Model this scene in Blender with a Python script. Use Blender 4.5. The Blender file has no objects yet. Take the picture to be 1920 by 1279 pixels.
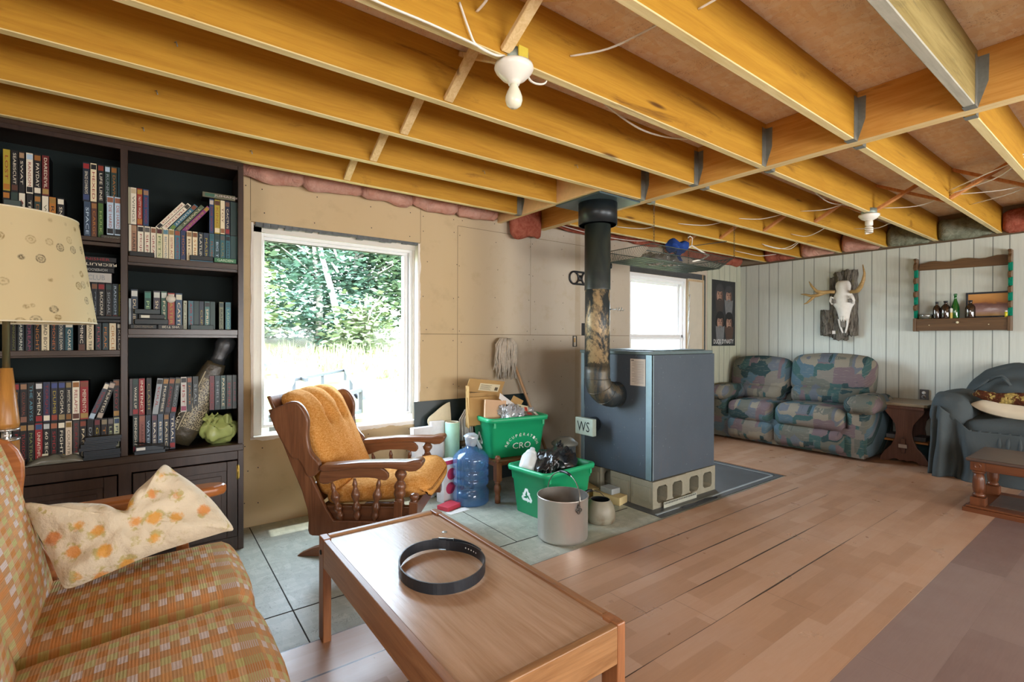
import bpy, bmesh, math, random
from mathutils import Vector, Matrix, noise as mnoise

random.seed(11)
scene = bpy.context.scene
COL = scene.collection

def L(h):
    h = h.lstrip('#')
    o = []
    for i in (0, 2, 4):
        c = int(h[i:i + 2], 16) / 255
        o.append(c / 12.92 if c <= .04045 else ((c + .055) / 1.055) ** 2.4)
    return (o[0], o[1], o[2], 1)

# ---------------------------------------------------------------- camera
cam_d = bpy.data.cameras.new('camera')
cam = bpy.data.objects.new('camera', cam_d)
COL.objects.link(cam)
R_ = Vector((.80384, -.59484, .00232)); U_ = Vector((.00055, .00464, .99999)); F_ = Vector((.59485, .80383, -.00406))
cam.matrix_world = Matrix(((R_.x, U_.x, -F_.x, 0), (R_.y, U_.y, -F_.y, 0), (R_.z, U_.z, -F_.z, 1.17), (0, 0, 0, 1)))
cam_d.sensor_fit = 'HORIZONTAL'; cam_d.sensor_width = 36; cam_d.lens = 17.207
cam_d.clip_start = .02; cam_d.clip_end = 300
scene.camera = cam

# ---------------------------------------------------------------- sky, sun, window light, exposure
world = bpy.data.worlds.new('world'); scene.world = world
world.use_nodes = True
wn = world.node_tree; wn.nodes.clear()
sky = wn.nodes.new('ShaderNodeTexSky'); sky.sky_type = 'NISHITA'; sky.sun_disc = False
sky.sun_elevation = math.radians(55); sky.sun_rotation = math.radians(200); sky.dust_density = 3.0; sky.ozone_density = .6
wbg = wn.nodes.new('ShaderNodeBackground'); wout = wn.nodes.new('ShaderNodeOutputWorld')
hz = wn.nodes.new('ShaderNodeMix'); hz.data_type = 'RGBA'; hz.inputs[0].default_value = .85
wn.links.new(sky.outputs[0], hz.inputs[6]); hz.inputs[7].default_value = (1.75, 2.05, 2.4, 1)
wn.links.new(hz.outputs[2], wbg.inputs[0]); wbg.inputs[1].default_value = 7.0
wn.links.new(wbg.outputs[0], wout.inputs[0])

def light(name, kind, loc, target, energy, color=(1, 1, 1), size=None, size_y=None):
    d = bpy.data.lights.new(name, kind); o = bpy.data.objects.new(name, d); COL.objects.link(o)
    o.location = loc
    o.rotation_euler = (Vector(target) - Vector(loc)).to_track_quat('-Z', 'Y').to_euler()
    d.energy = energy; d.color = color
    if kind == 'AREA':
        d.shape = 'RECTANGLE'; d.size = size; d.size_y = size_y or size
    return o

sun = light('sun', 'SUN', (2, 8, 20), (2 - 0.05, 8 - .22 * 4, 20 - 4), 4.0, (1, .96, .88)); sun.data.angle = math.radians(.8)
# daylight through unseen windows of the wall behind the camera
light('daylight_back_window', 'AREA', (1.4, -2.72, 1.15), (1.4, 0, 2.1), 125, (.98, .99, 1), 2.2, 1.3)
light('daylight_back_window', 'AREA', (4.6, -2.72, 1.15), (4.6, 0, 2.1), 125, (.98, .99, 1), 1.8, 1.3)
light('fill_left_lamp', 'AREA', (-1.47, -.6, 1.5), (0, -.6, 1.0), 45, (1, .98, .96), 1.4, 1.2)  # added fill lamp; the left wall has no window
for px, pw, pz, ph in ((1.075, 1.0, 1.22, 1.2), (4.57, .95, 1.35, 1.0)):
    lp = light('window_portal', 'AREA', (px, 3.60, pz), (px, 0, pz), 1, (1, 1, 1), pw, ph); lp.data.cycles.is_portal = True

vs = scene.view_settings
vs.view_transform = 'Standard'; vs.look = 'None'; vs.exposure = 0.64; vs.gamma = 1.0; vs.use_curve_mapping = False
scene.cycles.max_bounces = 8; scene.cycles.diffuse_bounces = 5; scene.cycles.glossy_bounces = 4
scene.cycles.transmission_bounces = 6; scene.cycles.transparent_max_bounces = 10
scene.cycles.sample_clamp_indirect = 10; scene.cycles.caustics_reflective = False; scene.cycles.caustics_refractive = False

# ---------------------------------------------------------------- node helpers
class NT:
    def __init__(s, name):
        s.m = bpy.data.materials.new(name); s.m.use_nodes = True
        s.t = s.m.node_tree; s.b = s.t.nodes['Principled BSDF']
        s.tc = None
    def n(s, typ, **kw):
        nd = s.t.nodes.new('ShaderNode' + typ)
        for k, v in kw.items():
            setattr(nd, k, v)
        return nd
    def put(s, sock, v):
        if hasattr(v, 'is_output') or isinstance(v, bpy.types.NodeSocket):
            s.t.links.new(v, sock)
        else:
            sock.default_value = v
    def co(s, scale=(1, 1, 1), rot=(0, 0, 0), loc=(0, 0, 0), kind='Object'):
        if s.tc is None: s.tc = s.n('TexCoord')
        mp = s.n('Mapping'); s.t.links.new(s.tc.outputs[kind], mp.inputs[0])
        mp.inputs[1].default_value = loc; mp.inputs[2].default_value = rot; mp.inputs[3].default_value = scale
        return mp.outputs[0]
    def math(s, op, a, b=None, c=None):
        nd = s.n('Math', operation=op); s.put(nd.inputs[0], a)
        if b is not None: s.put(nd.inputs[1], b)
        if c is not None: s.put(nd.inputs[2], c)
        return nd.outputs[0]
    def sep(s, v):
        nd = s.n('SeparateXYZ'); s.put(nd.inputs[0], v); return nd.outputs
    def comb(s, x, y, z):
        nd = s.n('CombineXYZ'); s.put(nd.inputs[0], x); s.put(nd.inputs[1], y); s.put(nd.inputs[2], z); return nd.outputs[0]
    def noise(s, v, scale, detail=4, rough=.55, dist=0):
        nd = s.n('TexNoise'); s.put(nd.inputs['Vector'], v); nd.inputs['Scale'].default_value = scale
        nd.inputs['Detail'].default_value = detail; nd.inputs['Roughness'].default_value = rough; nd.inputs['Distortion'].default_value = dist
        return nd.outputs[0]
    def vor(s, v, scale, feature='F1', dist='EUCLIDEAN', rand=1):
        nd = s.n('TexVoronoi', feature=feature, distance=dist) if feature != 'DISTANCE_TO_EDGE' else s.n('TexVoronoi', feature=feature)
        s.put(nd.inputs['Vector'], v); nd.inputs['Scale'].default_value = scale; nd.inputs['Randomness'].default_value = rand
        return nd.outputs
    def white(s, v):
        nd = s.n('TexWhiteNoise', noise_dimensions='3D'); s.put(nd.inputs[0], v); return nd.outputs[0]
    def mix(s, f, a, b, blend='MIX'):
        nd = s.n('Mix', data_type='RGBA', blend_type=blend)
        s.put(nd.inputs[0], f); s.put(nd.inputs[6], a); s.put(nd.inputs[7], b); return nd.outputs[2]
    def ramp(s, f, stops, interp='LINEAR'):
        nd = s.n('ValToRGB'); s.put(nd.inputs[0], f); e = nd.color_ramp; e.interpolation = interp
        while len(e.elements) > 1: e.elements.remove(e.elements[-1])
        e.elements[0].position = stops[0][0]; e.elements[0].color = stops[0][1]
        for p_, c_ in stops[1:]:
            el = e.elements.new(p_); el.color = c_
        return nd.outputs[0]
    def bump(s, h, strength=.3, dist=.01):
        nd = s.n('Bump'); nd.inputs['Strength'].default_value = strength; nd.inputs['Distance'].default_value = dist
        s.put(nd.inputs['Height'], h); s.t.links.new(nd.outputs[0], s.b.inputs['Normal'])
    def out(s, color=None, rough=None, metal=None, spec=None):
        if color is not None: s.put(s.b.inputs['Base Color'], color)
        if rough is not None: s.put(s.b.inputs['Roughness'], rough)
        if metal is not None: s.b.inputs['Metallic'].default_value = metal
        if spec is not None: s.b.inputs['Specular IOR Level'].default_value = spec
        return s.m

def g(v): return (v, v, v, 1)

_mc = {}
def plain(name, hexc, rough=.55, metal=0, spec=.5, var=.12, scale=30, bump=0, alpha=None):
    key = (name, hexc)
    if key in _mc: return _mc[key]
    t = NT(name); c = L(hexc)
    nz = t.noise(t.co(), scale)
    a = tuple(max(0, x * (1 - var)) for x in c[:3]) + (1,); b = tuple(min(1, x * (1 + var)) for x in c[:3]) + (1,)
    t.out(t.mix(nz, a, b), rough, metal, spec)
    if bump: t.bump(nz, bump, .005)
    _mc[key] = t.m
    return t.m

def wood(name, c1, c2, axis='x', rough=.5, scale=1.0, spec=.5, knots=None, stain=None, bump=.08):
    """grain runs along the axis; c1 light, c2 dark"""
    t = NT(name)
    st = {'x': (.9, 14, 14), 'y': (14, .9, 14), 'z': (14, 14, .9)}[axis]
    v = t.co(tuple(k * scale for k in st))
    n1 = t.noise(v, 2.2, 6, .62, 1.2)
    n2 = t.noise(t.co(tuple(k * scale * 3.2 for k in st)), 3.0, 3, .5, .4)
    f = t.math('ADD', t.math('MULTIPLY', n1, .75), t.math('MULTIPLY', n2, .25))
    c = t.ramp(f, [(.32, L(c2)), (.62, L(c1))])
    big = t.noise(t.co((1.3, 1.3, 1.3)), 1.1, 3)
    c = t.mix(t.math('MULTIPLY', big, .35), c, L(c2))
    if knots:
        kd = t.vor(t.co({'x': (.8, 5, 5), 'y': (5, .8, 5), 'z': (5, 5, .8)}[axis]), 1.15, rand=1)[0]
        c = t.mix(t.ramp(kd, [(.0, g(1)), (.035, g(.8)), (.075, g(0))]), c, L(knots))
    if stain:
        sv = t.noise(t.co({'x': (.5, 2.5, 2.5), 'y': (2.5, .5, 2.5), 'z': (2.5, 2.5, .5)}[axis]), 3.0, 6, .7, .8)
        c = t.mix(t.ramp(sv, [(.60, g(0)), (.72, g(.75))]), c, L(stain))
    t.out(c, rough, 0, spec)
    if bump: t.bump(n2, bump, .004)
    return t.m

# ---------------------------------------------------------------- mesh helpers
def rotz(a): return Matrix.Rotation(a, 4, 'Z')
def T(x, y, z): return Matrix.Translation((x, y, z))
def frame(o, x, y, z):
    x, y, z = Vector(x), Vector(y), Vector(z)
    return Matrix(((x.x, y.x, z.x, o[0]), (x.y, y.y, z.y, o[1]), (x.z, y.z, z.z, o[2]), (0, 0, 0, 1)))

class MB:
    def __init__(s): s.v = []; s.f = []; s.m = []; s.s = []
    def add(s, vs_, fs, m=0, smooth=False, M=None):
        b = len(s.v)
        for p in vs_:
            p = Vector(p)
            s.v.append(tuple(M @ p) if M is not None else tuple(p))
        for f in fs:
            s.f.append(tuple(b + i for i in f)); s.m.append(m); s.s.append(smooth)
        return s
    def bx(s, x0, y0, z0, x1, y1, z1, m=0, M=None):
        if x0 > x1: x0, x1 = x1, x0
        if y0 > y1: y0, y1 = y1, y0
        if z0 > z1: z0, z1 = z1, z0
        vs_ = [(x0, y0, z0), (x1, y0, z0), (x1, y1, z0), (x0, y1, z0), (x0, y0, z1), (x1, y0, z1), (x1, y1, z1), (x0, y1, z1)]
        return s.add(vs_, [(3, 2, 1, 0), (4, 5, 6, 7), (0, 1, 5, 4), (1, 2, 6, 5), (2, 3, 7, 6), (3, 0, 4, 7)], m, False, M)
    def bar(s, p0, p1, w, h, m=0, up=(0, 0, 1)):
        p0, p1 = Vector(p0), Vector(p1); d = (p1 - p0); l = d.length; d.normalize()
        u = Vector(up); sd = d.cross(u)
        if sd.length < 1e-4: sd = d.cross(Vector((1, 0, 0)))
        sd.normalize(); u = sd.cross(d)
        return s.bx(0, -w / 2, -h / 2, l, w / 2, h / 2, m, frame(p0, d, -sd, u))
    def tube(s, pts, r, n=8, m=0, closed=False, smooth=True, flat=1.0):
        pts = [Vector(p) for p in pts]; k = len(pts)
        rs = r if isinstance(r, (list, tuple)) else [r] * k
        vs_ = []; prev = None
        for i, p in enumerate(pts):
            if closed: t = pts[(i + 1) % k] - pts[i - 1]
            else: t = pts[min(i + 1, k - 1)] - pts[max(i - 1, 0)]
            if t.length < 1e-9: t = Vector((0, 0, 1))
            t.normalize()
            if prev is None:
                a = Vector((0, 0, 1)) if abs(t.z) < .9 else Vector((1, 0, 0))
                u = (a - t * a.dot(t)).normalized()
            else:
                u = prev - t * prev.dot(t)
                u = u.normalized() if u.length > 1e-6 else prev
            prev = u; w = t.cross(u)
            for j in range(n):
                a = 2 * math.pi * j / n
                vs_.append(p + (u * math.cos(a) * flat + w * math.sin(a)) * rs[i])
        fs = []
        for i in range(k if closed else k - 1):
            for j in range(n):
                a, b = i * n + j, i * n + (j + 1) % n
                c, d = ((i + 1) % k) * n + (j + 1) % n, ((i + 1) % k) * n + j
                fs.append((a, b, c, d))
        if not closed:
            fs.append(tuple(range(n - 1, -1, -1))); fs.append(tuple(range((k - 1) * n, k * n)))
        return s.add(vs_, fs, m, smooth)
    def lathe(s, prof, n=24, m=0, M=None, smooth=True, sx=1, sy=1):
        vs_ = []; fs = []; k = len(prof)
        for r, z in prof:
            for j in range(n):
                a = 2 * math.pi * j / n
                vs_.append((r * math.cos(a) * sx, r * math.sin(a) * sy, z))
        for i in range(k - 1):
            for j in range(n):
                fs.append((i * n + j, i * n + (j + 1) % n, (i + 1) * n + (j + 1) % n, (i + 1) * n + j))
        if prof[0][0] > 1e-5: fs.append(tuple(range(n - 1, -1, -1)))
        if prof[-1][0] > 1e-5: fs.append(tuple(range((k - 1) * n, k * n)))
        return s.add(vs_, fs, m, smooth, M)
    def lathe_open(s, prof, n=24, m=0, M=None):
        vs_ = []; fs = []; k = len(prof)
        for r, z in prof:
            for j in range(n):
                a = 2 * math.pi * j / n
                vs_.append((r * math.cos(a), r * math.sin(a), z))
        for i in range(k - 1):
            for j in range(n):
                fs.append((i * n + j, i * n + (j + 1) % n, (i + 1) * n + (j + 1) % n, (i + 1) * n + j))
        return s.add(vs_, fs, m, True, M)
    def prism(s, poly, a0, a1, plane='xz', m=0, M=None, smooth=False):
        """2-D outline extruded from a0 to a1 along the third axis"""
        def mk(p, a):
            return {'xz': (p[0], a, p[1]), 'xy': (p[0], p[1], a), 'yz': (a, p[0], p[1])}[plane]
        n = len(poly)
        vs_ = [mk(p, a0) for p in poly] + [mk(p, a1) for p in poly]
        fs = [tuple(range(n)), tuple(range(2 * n - 1, n - 1, -1))]
        s.add(vs_, fs, m, False, M)
        b = len(s.v) - 2 * n
        for i in range(n):
            j = (i + 1) % n
            s.f.append((b + j, b + i, b + n + i, b + n + j)); s.m.append(m); s.s.append(smooth)
        return s
    def grid(s, fn, nu, nv, m=0, smooth=True, M=None, cu=False, cv=False):
        vs_ = [fn(i / (nu if cu else nu - 1), j / (nv if cv else nv - 1)) for i in range(nu) for j in range(nv)]
        fs = []
        for i in range(nu if cu else nu - 1):
            for j in range(nv if cv else nv - 1):
                i2, j2 = (i + 1) % nu, (j + 1) % nv
                fs.append((i * nv + j, i2 * nv + j, i2 * nv + j2, i * nv + j2))
        return s.add(vs_, fs, m, smooth, M)
    def rbox(s, size, r, crown=(0, 0, 0), n=8, m=0, M=None, fn=None):
        """cushion: rounded box, each pair of faces bulging by crown"""
        hx, hy, hz = size[0] / 2, size[1] / 2, size[2] / 2
        idx = {}; vs_ = []; fs = []
        def vert(p):
            k = tuple(round(c, 5) for c in p)
            if k in idx: return idx[k]
            q = Vector((p[0] * hx, p[1] * hy, p[2] * hz))
            inn = Vector((max(-hx + r, min(hx - r, q.x)), max(-hy + r, min(hy - r, q.y)), max(-hz + r, min(hz - r, q.z))))
            d = q - inn
            if d.length > 1e-9:
                # spread over the rounded rim
                q = inn + d.normalized() * r
            bx_, by_, bz_ = (1 - p[0] ** 2), (1 - p[1] ** 2), (1 - p[2] ** 2)
            q.x += crown[0] * p[0] * by_ * bz_; q.y += crown[1] * p[1] * bx_ * bz_; q.z += crown[2] * p[2] * bx_ * by_
            if fn: q = Vector(fn(q))
            idx[k] = len(vs_); vs_.append(q); return idx[k]
        def lin(i):
            t = -1 + 2 * i / n
            return math.copysign(abs(t) ** .8, t) if t else 0
        for ax in range(3):
            for sg in (-1, 1):
                for i in range(n):
                    for j in range(n):
                        c = []
                        for (a, b) in ((i, j), (i + 1, j), (i + 1, j + 1), (i, j + 1)):
                            p = [0, 0, 0]; p[ax] = sg; p[(ax + 1) % 3] = lin(a); p[(ax + 2) % 3] = lin(b)
                            c.append(vert(p))
                        fs.append(tuple(c) if sg > 0 else tuple(reversed(c)))
        return s.add(vs_, fs, m, True, M)
    def build(s, name, mats, parent=None, bevel=None, segs=2, sub=0, auto=None, fix=True):
        me = bpy.data.meshes.new(name)
        me.from_pydata(s.v, [], s.f)
        if not isinstance(mats, (list, tuple)): mats = [mats]
        for m_ in mats: me.materials.append(m_)
        for p, mi, sm in zip(me.polygons, s.m, s.s):
            p.material_index = mi; p.use_smooth = sm
        if fix:
            bm = bmesh.new(); bm.from_mesh(me); bmesh.ops.recalc_face_normals(bm, faces=bm.faces); bm.to_mesh(me); bm.free()
        me.update()
        o = bpy.data.objects.new(name, me); COL.objects.link(o)
        if parent is not None: o.parent = parent
        if bevel:
            md = o.modifiers.new('bevel', 'BEVEL'); md.width = bevel; md.segments = segs; md.limit_method = 'ANGLE'; md.angle_limit = math.radians(40)
        if sub:
            md = o.modifiers.new('sub', 'SUBSURF'); md.levels = sub; md.render_levels = sub
        return o

def tag(o, label, cat, group=None, kind=None):
    o['label'] = label; o['category'] = cat
    if group: o['group'] = group
    if kind: o['kind'] = kind
    return o
def thing(name, label, cat, loc=(0, 0, 0), rz=0, group=None):
    o = bpy.data.objects.new(name, None); COL.objects.link(o)
    o.location = loc; o.rotation_euler = (0, 0, rz); o.empty_display_size = .05
    return tag(o, label, cat, group)
def struct(o, label=None, cat=None):
    o['kind'] = 'structure'
    if label: o['label'] = label
    if cat: o['category'] = cat
    return o
def copy_thing(src, label=None):
    c = src.copy(); COL.objects.link(c)
    if label: c['label'] = label
    for ch in src.children:
        d = ch.copy(); COL.objects.link(d); d.parent = c
        for gch in ch.children:
            e = gch.copy(); COL.objects.link(e); e.parent = d
    return c

_tx = {}
def text_geo(txt, size=1.0):
    """flat lettering as vertices and faces, centred on the origin, height 'size' for capitals"""
    if txt in _tx: vs_, fs = _tx[txt]
    else:
        cu = bpy.data.curves.new('t', 'FONT'); cu.body = txt; cu.size = 1; cu.resolution_u = 2; cu.fill_mode = 'FRONT'
        ob = bpy.data.objects.new('t', cu); COL.objects.link(ob)
        dg = bpy.context.evaluated_depsgraph_get(); dg.update()
        me = ob.evaluated_get(dg).to_mesh()
        vs_ = [tuple(v.co) for v in me.vertices]; fs = [tuple(p.vertices) for p in me.polygons]
        ob.evaluated_get(dg).to_mesh_clear()
        bpy.data.objects.remove(ob); bpy.data.curves.remove(cu)
        if vs_:
            x0, x1 = min(v[0] for v in vs_), max(v[0] for v in vs_); y0, y1 = min(v[1] for v in vs_), max(v[1] for v in vs_)
            h = .7
            vs_ = [((v[0] - (x0 + x1) / 2) / h, (v[1] - (y0 + y1) / 2) / h, 0) for v in vs_]
        _tx[txt] = (vs_, fs)
    return [(v[0] * size, v[1] * size, 0) for v in vs_], fs
def text_fit(mb, txt, w, h, M, m=1):
    """lettering stretched into a w by h box lying in the local xy plane of M"""
    vs_, fs = text_geo(txt)
    if not vs_: return
    X = max(v[0] for v in vs_) * 2 or 1; Y = max(v[1] for v in vs_) * 2 or 1
    mb.add([(v[0] / X * w, v[1] / Y * h, 0) for v in vs_], fs, m, False, M)
# ================================================================= the room
YW = 3.402; XF = 6.259; XL = -1.55; YB = -2.8; ZJ = 2.15; ZC = 2.39

# ---- materials of the setting
def mat_drywall():
    t = NT('drywall')
    x, y, z = t.sep(t.co())
    n1 = t.noise(t.co((1, 1, .35)), 1.6, 4); n2 = t.noise(t.co((1, 1, 1)), 9, 5, .6)
    c = t.mix(n1, L('#bfa880'), L('#cbb794'))
    # colour gets greyer towards the stove side, a taped joint beside it, water stain by the pipe
    f = t.n('MapRange'); t.put(f.inputs[0], x); f.inputs[1].default_value = 1.9; f.inputs[2].default_value = 2.7
    c = t.mix(t.math('MULTIPLY', f.outputs[0], .8), c, L('#b5aea2'))
    c = t.mix(t.ramp(n2, [(.55, g(0)), (.75, g(.35))]), c, L('#a79474'))
    sx = t.math('ABSOLUTE', t.math('SUBTRACT', x, 3.30)); st = t.math('LESS_THAN', t.math('ADD', sx, t.math('MULTIPLY', n2, .02)), .045)
    c = t.mix(t.math('MULTIPLY', st, .35), c, L('#9a8560'))
    dirt = t.noise(t.co((3, 3, 1.2)), 2.4, 7, .75, 1.5)
    c = t.mix(t.ramp(dirt, [(.66, g(0)), (.78, g(.4))]), c, L('#8f816b'))
    t.out(c, .85, 0, .25); t.bump(n2, .05, .004)
    return t.m
def mat_panel(name, axis, c1, c2):
    t = NT(name)
    o = t.sep(t.co()); u = o[0] if axis == 'x' else o[1]
    gv = t.noise(t.co((9, 9, .7)), 3.0, 6, .65, 1.4)
    fine = t.noise(t.co((60, 60, 3)), 2.0, 3)
    f = t.math('ADD', t.math('MULTIPLY', gv, .7), t.math('MULTIPLY', fine, .3))
    c = t.ramp(f, [(.30, L(c2)), (.68, L(c1))])
    # random-width boards: three groove pitches laid over one another
    gr = None
    for per, off in ((.406, .02), (.406, .130), (.406, .295)):
        d = t.math('ABSOLUTE', t.math('SUBTRACT', t.math('MODULO', t.math('ADD', u, 4.06 + off), per), per / 2))
        q = t.math('LESS_THAN', d, .0042)
        gr = q if gr is None else t.math('MAXIMUM', gr, q)
    c = t.mix(t.math('MULTIPLY', gr, .75), c, L('#5d6460'))
    t.out(c, .55, 0, .35)
    t.bump(t.math('SUBTRACT', t.math('MULTIPLY', f, .15), gr), .4, .004)
    return t.m
def mat_osb(name, c1, c2, c3, scale=1.0, rough=.8, fleck=None):
    t = NT(name)
    v = t.vor(t.co((22 * scale, 9 * scale, 16 * scale), (0, 0, .5)), 1.0); v2 = t.vor(t.co((8 * scale, 26 * scale, 16 * scale), (0, 0, -.3)), 1.0)
    r1 = t.white(v[1]); r2 = t.white(v2[1])
    c = t.mix(r1, L(c1), L(c2)); c = t.mix(t.math('MULTIPLY', r2, .45), c, L(c3))
    dk = t.noise(t.co((30 * scale, 12 * scale, 20 * scale), (0, 0, .4)), 1.6, 5, .7, 1.0)
    c = t.mix(t.ramp(dk, [(.60, g(0)), (.70, g(.5))]), c, tuple(k * .35 for k in L(c3)[:3]) + (1,))
    if fleck:
        fn = t.noise(t.co((1, 1, 1)), 26, 2, .5, 2.2); ln = t.ramp(t.math('ABSOLUTE', t.math('SUBTRACT', fn, .5)), [(.0, g(1)), (.018, g(0))])
        mk = t.ramp(t.noise(t.co((1, 1, 1)), 9, 5, .7), [(.48, g(0)), (.62, g(1))])
        c = t.mix(t.math('MULTIPLY', t.math('MULTIPLY', ln, mk), .75), c, L(fleck))
    t.out(c, rough, 0, .3); t.bump(t.math('ADD', r1, dk), .18, .004)
    return t.m
def mat_laminate(name, c1, c2, c3, gaps, rough=.28, strips=3):
    t = NT(name)
    x, y, z = t.sep(t.co())
    # three printed strips to a plank, each cut into short lengths of its own shade
    yy = t.math('SUBTRACT', y, 1.96 - .211 * 20); row = t.math('FLOOR', t.math('DIVIDE', yy, .211 / strips)); prow = t.math('FLOOR', t.math('DIVIDE', yy, .211))
    off = t.math('MULTIPLY', t.white(t.comb(row, 0, 3)), 1.0)
    cx = t.math('FLOOR', t.math('ADD', t.math('DIVIDE', x, .43 if strips > 1 else 1.25), off))
    rnd = t.white(t.comb(row, cx, 1))
    gr = t.noise(t.co((2.2, 30, 1)), 2.0, 6, .6, 1.6)
    cat = t.noise(t.co((3.2, 11, 1)), 1.4, 3, .5, 2.5)
    c = t.ramp(t.math('ADD', t.math('MULTIPLY', rnd, .55), t.math('MULTIPLY', gr, .45)), [(.18, L(c3)), (.5, L(c1)), (.82, L(c2))])
    rings = t.math('FRACT', t.math('MULTIPLY', cat, 9)); c = t.mix(t.ramp(rings, [(.0, g(.10)), (.2, g(0)), (1, g(0))]), c, L(c3))
    dirty = t.noise(t.co((1, 1, 1)), 1.3, 6, .65); c = t.mix(t.ramp(dirty, [(.5, g(0)), (.8, g(.25))]), c, L('#94827a'))
    fr = t.math('SUBTRACT', t.math('DIVIDE', yy, .211), prow); ed = t.math('MINIMUM', fr, t.math('SUBTRACT', 1, fr))
    wob = t.noise(t.comb(x, prow, 0), .9, 2)
    wid = t.math('MULTIPLY', t.ramp(wob, [(.42, g(.002)), (.6, g(.022))]), gaps)
    near = t.math('MULTIPLY', t.math('LESS_THAN', x, 4.1), t.math('GREATER_THAN', y, .95))
    line = t.math('LESS_THAN', ed, t.math('ADD', t.math('MULTIPLY', wid, near), .0016)); dim = t.math('ADD', .35, t.math('MULTIPLY', near, .55))
    # butt joints between plank ends
    ex = t.math('FRACT', t.math('ADD', t.math('DIVIDE', x, 1.28), t.white(t.comb(prow, 7, 2)))); el = t.math('LESS_THAN', ex, .0012)
    c = t.mix(t.math('MULTIPLY', t.math('MAXIMUM', line, el), dim), c, L('#241712'))
    rr = t.ramp(t.noise(t.co((1, 1, 1)), 5, 5), [(.3, g(rough)), (.8, g(rough + .2))])
    t.out(c, rr, 0, .5); t.bump(t.math('ADD', t.math('MULTIPLY', gr, .2), t.math('SUBTRACT', 0, line)), .12, .003)
    return t.m
def mat_insulation(name, c1, c2):
    t = NT(name); n1 = t.noise(t.co((1, 1, 1)), 14, 8, .75, .6)
    t.out(t.mix(t.ramp(n1, [(.3, g(0)), (.7, g(1))]), L(c1), L(c2)), .95, 0, .1); t.bump(n1, 1.0, .05)
    return t.m

M_dry = mat_drywall()
M_panF = mat_panel('grey_panelling', 'y', '#c6cbc2', '#b9beb5')
M_panW = mat_panel('grey_panelling_side', 'x', '#bfc2ae', '#a6a994')
M_osbC = mat_osb('ceiling_osb', '#f6e4c8', '#fbf2e2', '#e4c49c', 1.9, .8, '#8a5a34')
M_osbF = mat_osb('floor_osb', '#a4a89a', '#b5b8aa', '#93978a', 1.6, .42, '#3c3c36')
M_lam = mat_laminate('laminate', '#a98468', '#b08f76', '#9d785c', 1.0, .26)
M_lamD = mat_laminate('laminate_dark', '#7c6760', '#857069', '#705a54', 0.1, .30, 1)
M_pine = wood('pine', '#c0902f', '#a87620', 'x', .6, 1.0, .3, '#4d2a0c', '#6d4414')
M_pineE = wood('pine_edge', '#e8d7a4', '#cfb87c', 'x', .65, 1.0, .3, '#5d4a2a', '#8a7650')
M_pineY = wood('pine_across', '#d7a255', '#bb8032', 'y', .6, 1.0, .3, '#4d2a0c', '#7a4c1a')
M_pineYE = wood('pine_across_edge', '#e6cf9c', '#d2b67c', 'y', .65, 1.0, .3)
M_pineG = wood('weathered_pine', '#a8955e', '#7c6a38', 'x', .7, 1.0, .3, '#4a3a20', '#4f4a38')
M_pineGE = wood('weathered_pine_edge', '#bdbaa8', '#9b998a', 'x', .7, 1.0, .3, None, '#7b7a70')
M_strap = wood('strapping', '#e6cd9c', '#c9a76e', 'z', .65, 1.5, .3, '#60431e')
M_steel = plain('galvanised_steel', '#7d8078', .5, .35, .5, .3, 40)
M_tin = plain('bright_tin', '#b9c4c8', .3, .9)
M_vinyl = plain('white_vinyl', '#e9eaea', .4, 0, .5, .02)
M_white = plain('white_board', '#dcd7cd', .7, 0, .3, .06, 12)
M_raw = wood('raw_board', '#c7b393', '#a88f68', 'z', .75, 1.0, .2)
M_pinkI = mat_insulation('pink_insulation', '#f8cab6', '#e6a08a')
M_pinkD = mat_insulation('dark_pink_insulation', '#d88870', '#a64a35')
M_greyI = mat_insulation('grey_insulation', '#b9bda6', '#6f745f')
M_cable = plain('white_cable', '#e4e1d6', .45)
M_black = plain('black_plastic', '#14171a', .45)

# ---- floor
struct(MB().bx(XL - .1, YB - .1, -.1, XF + .1, 4.0 - .4, 0).build('floor', M_osbF), 'old painted strand board subfloor', 'floor')
fl2 = MB()
fl2.bx(XL, .69, 0, XF, 1.96, .007)

fl2.bx(4.38, 1.96, 0, XF, 3.20, .007); fl2.bx(5.05, 3.20, 0, XF, 3.40, .007); fl2.bx(XL, YB, 0, 1.42, .69, .007)
struct(fl2.build('floor', M_lam), 'honey coloured three strip laminate floor', 'floor')
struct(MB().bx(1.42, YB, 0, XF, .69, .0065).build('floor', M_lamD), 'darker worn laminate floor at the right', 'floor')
# seams of the subfloor sheets
M_dark = plain('dark_gap', '#2c2a24', .9)
sm = MB(); sm.bx(XL, 2.243, 0, 2.66, 2.249, .0012); sm.bx(.492, 1.97, 0, .497, 3.39, .0012); sm.bx(1.70, 2.25, 0, 1.704, 3.39, .0012)
struct(sm.build('trim_1', M_dark), 'dark joints between the subfloor sheets', 'floor joint')

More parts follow.
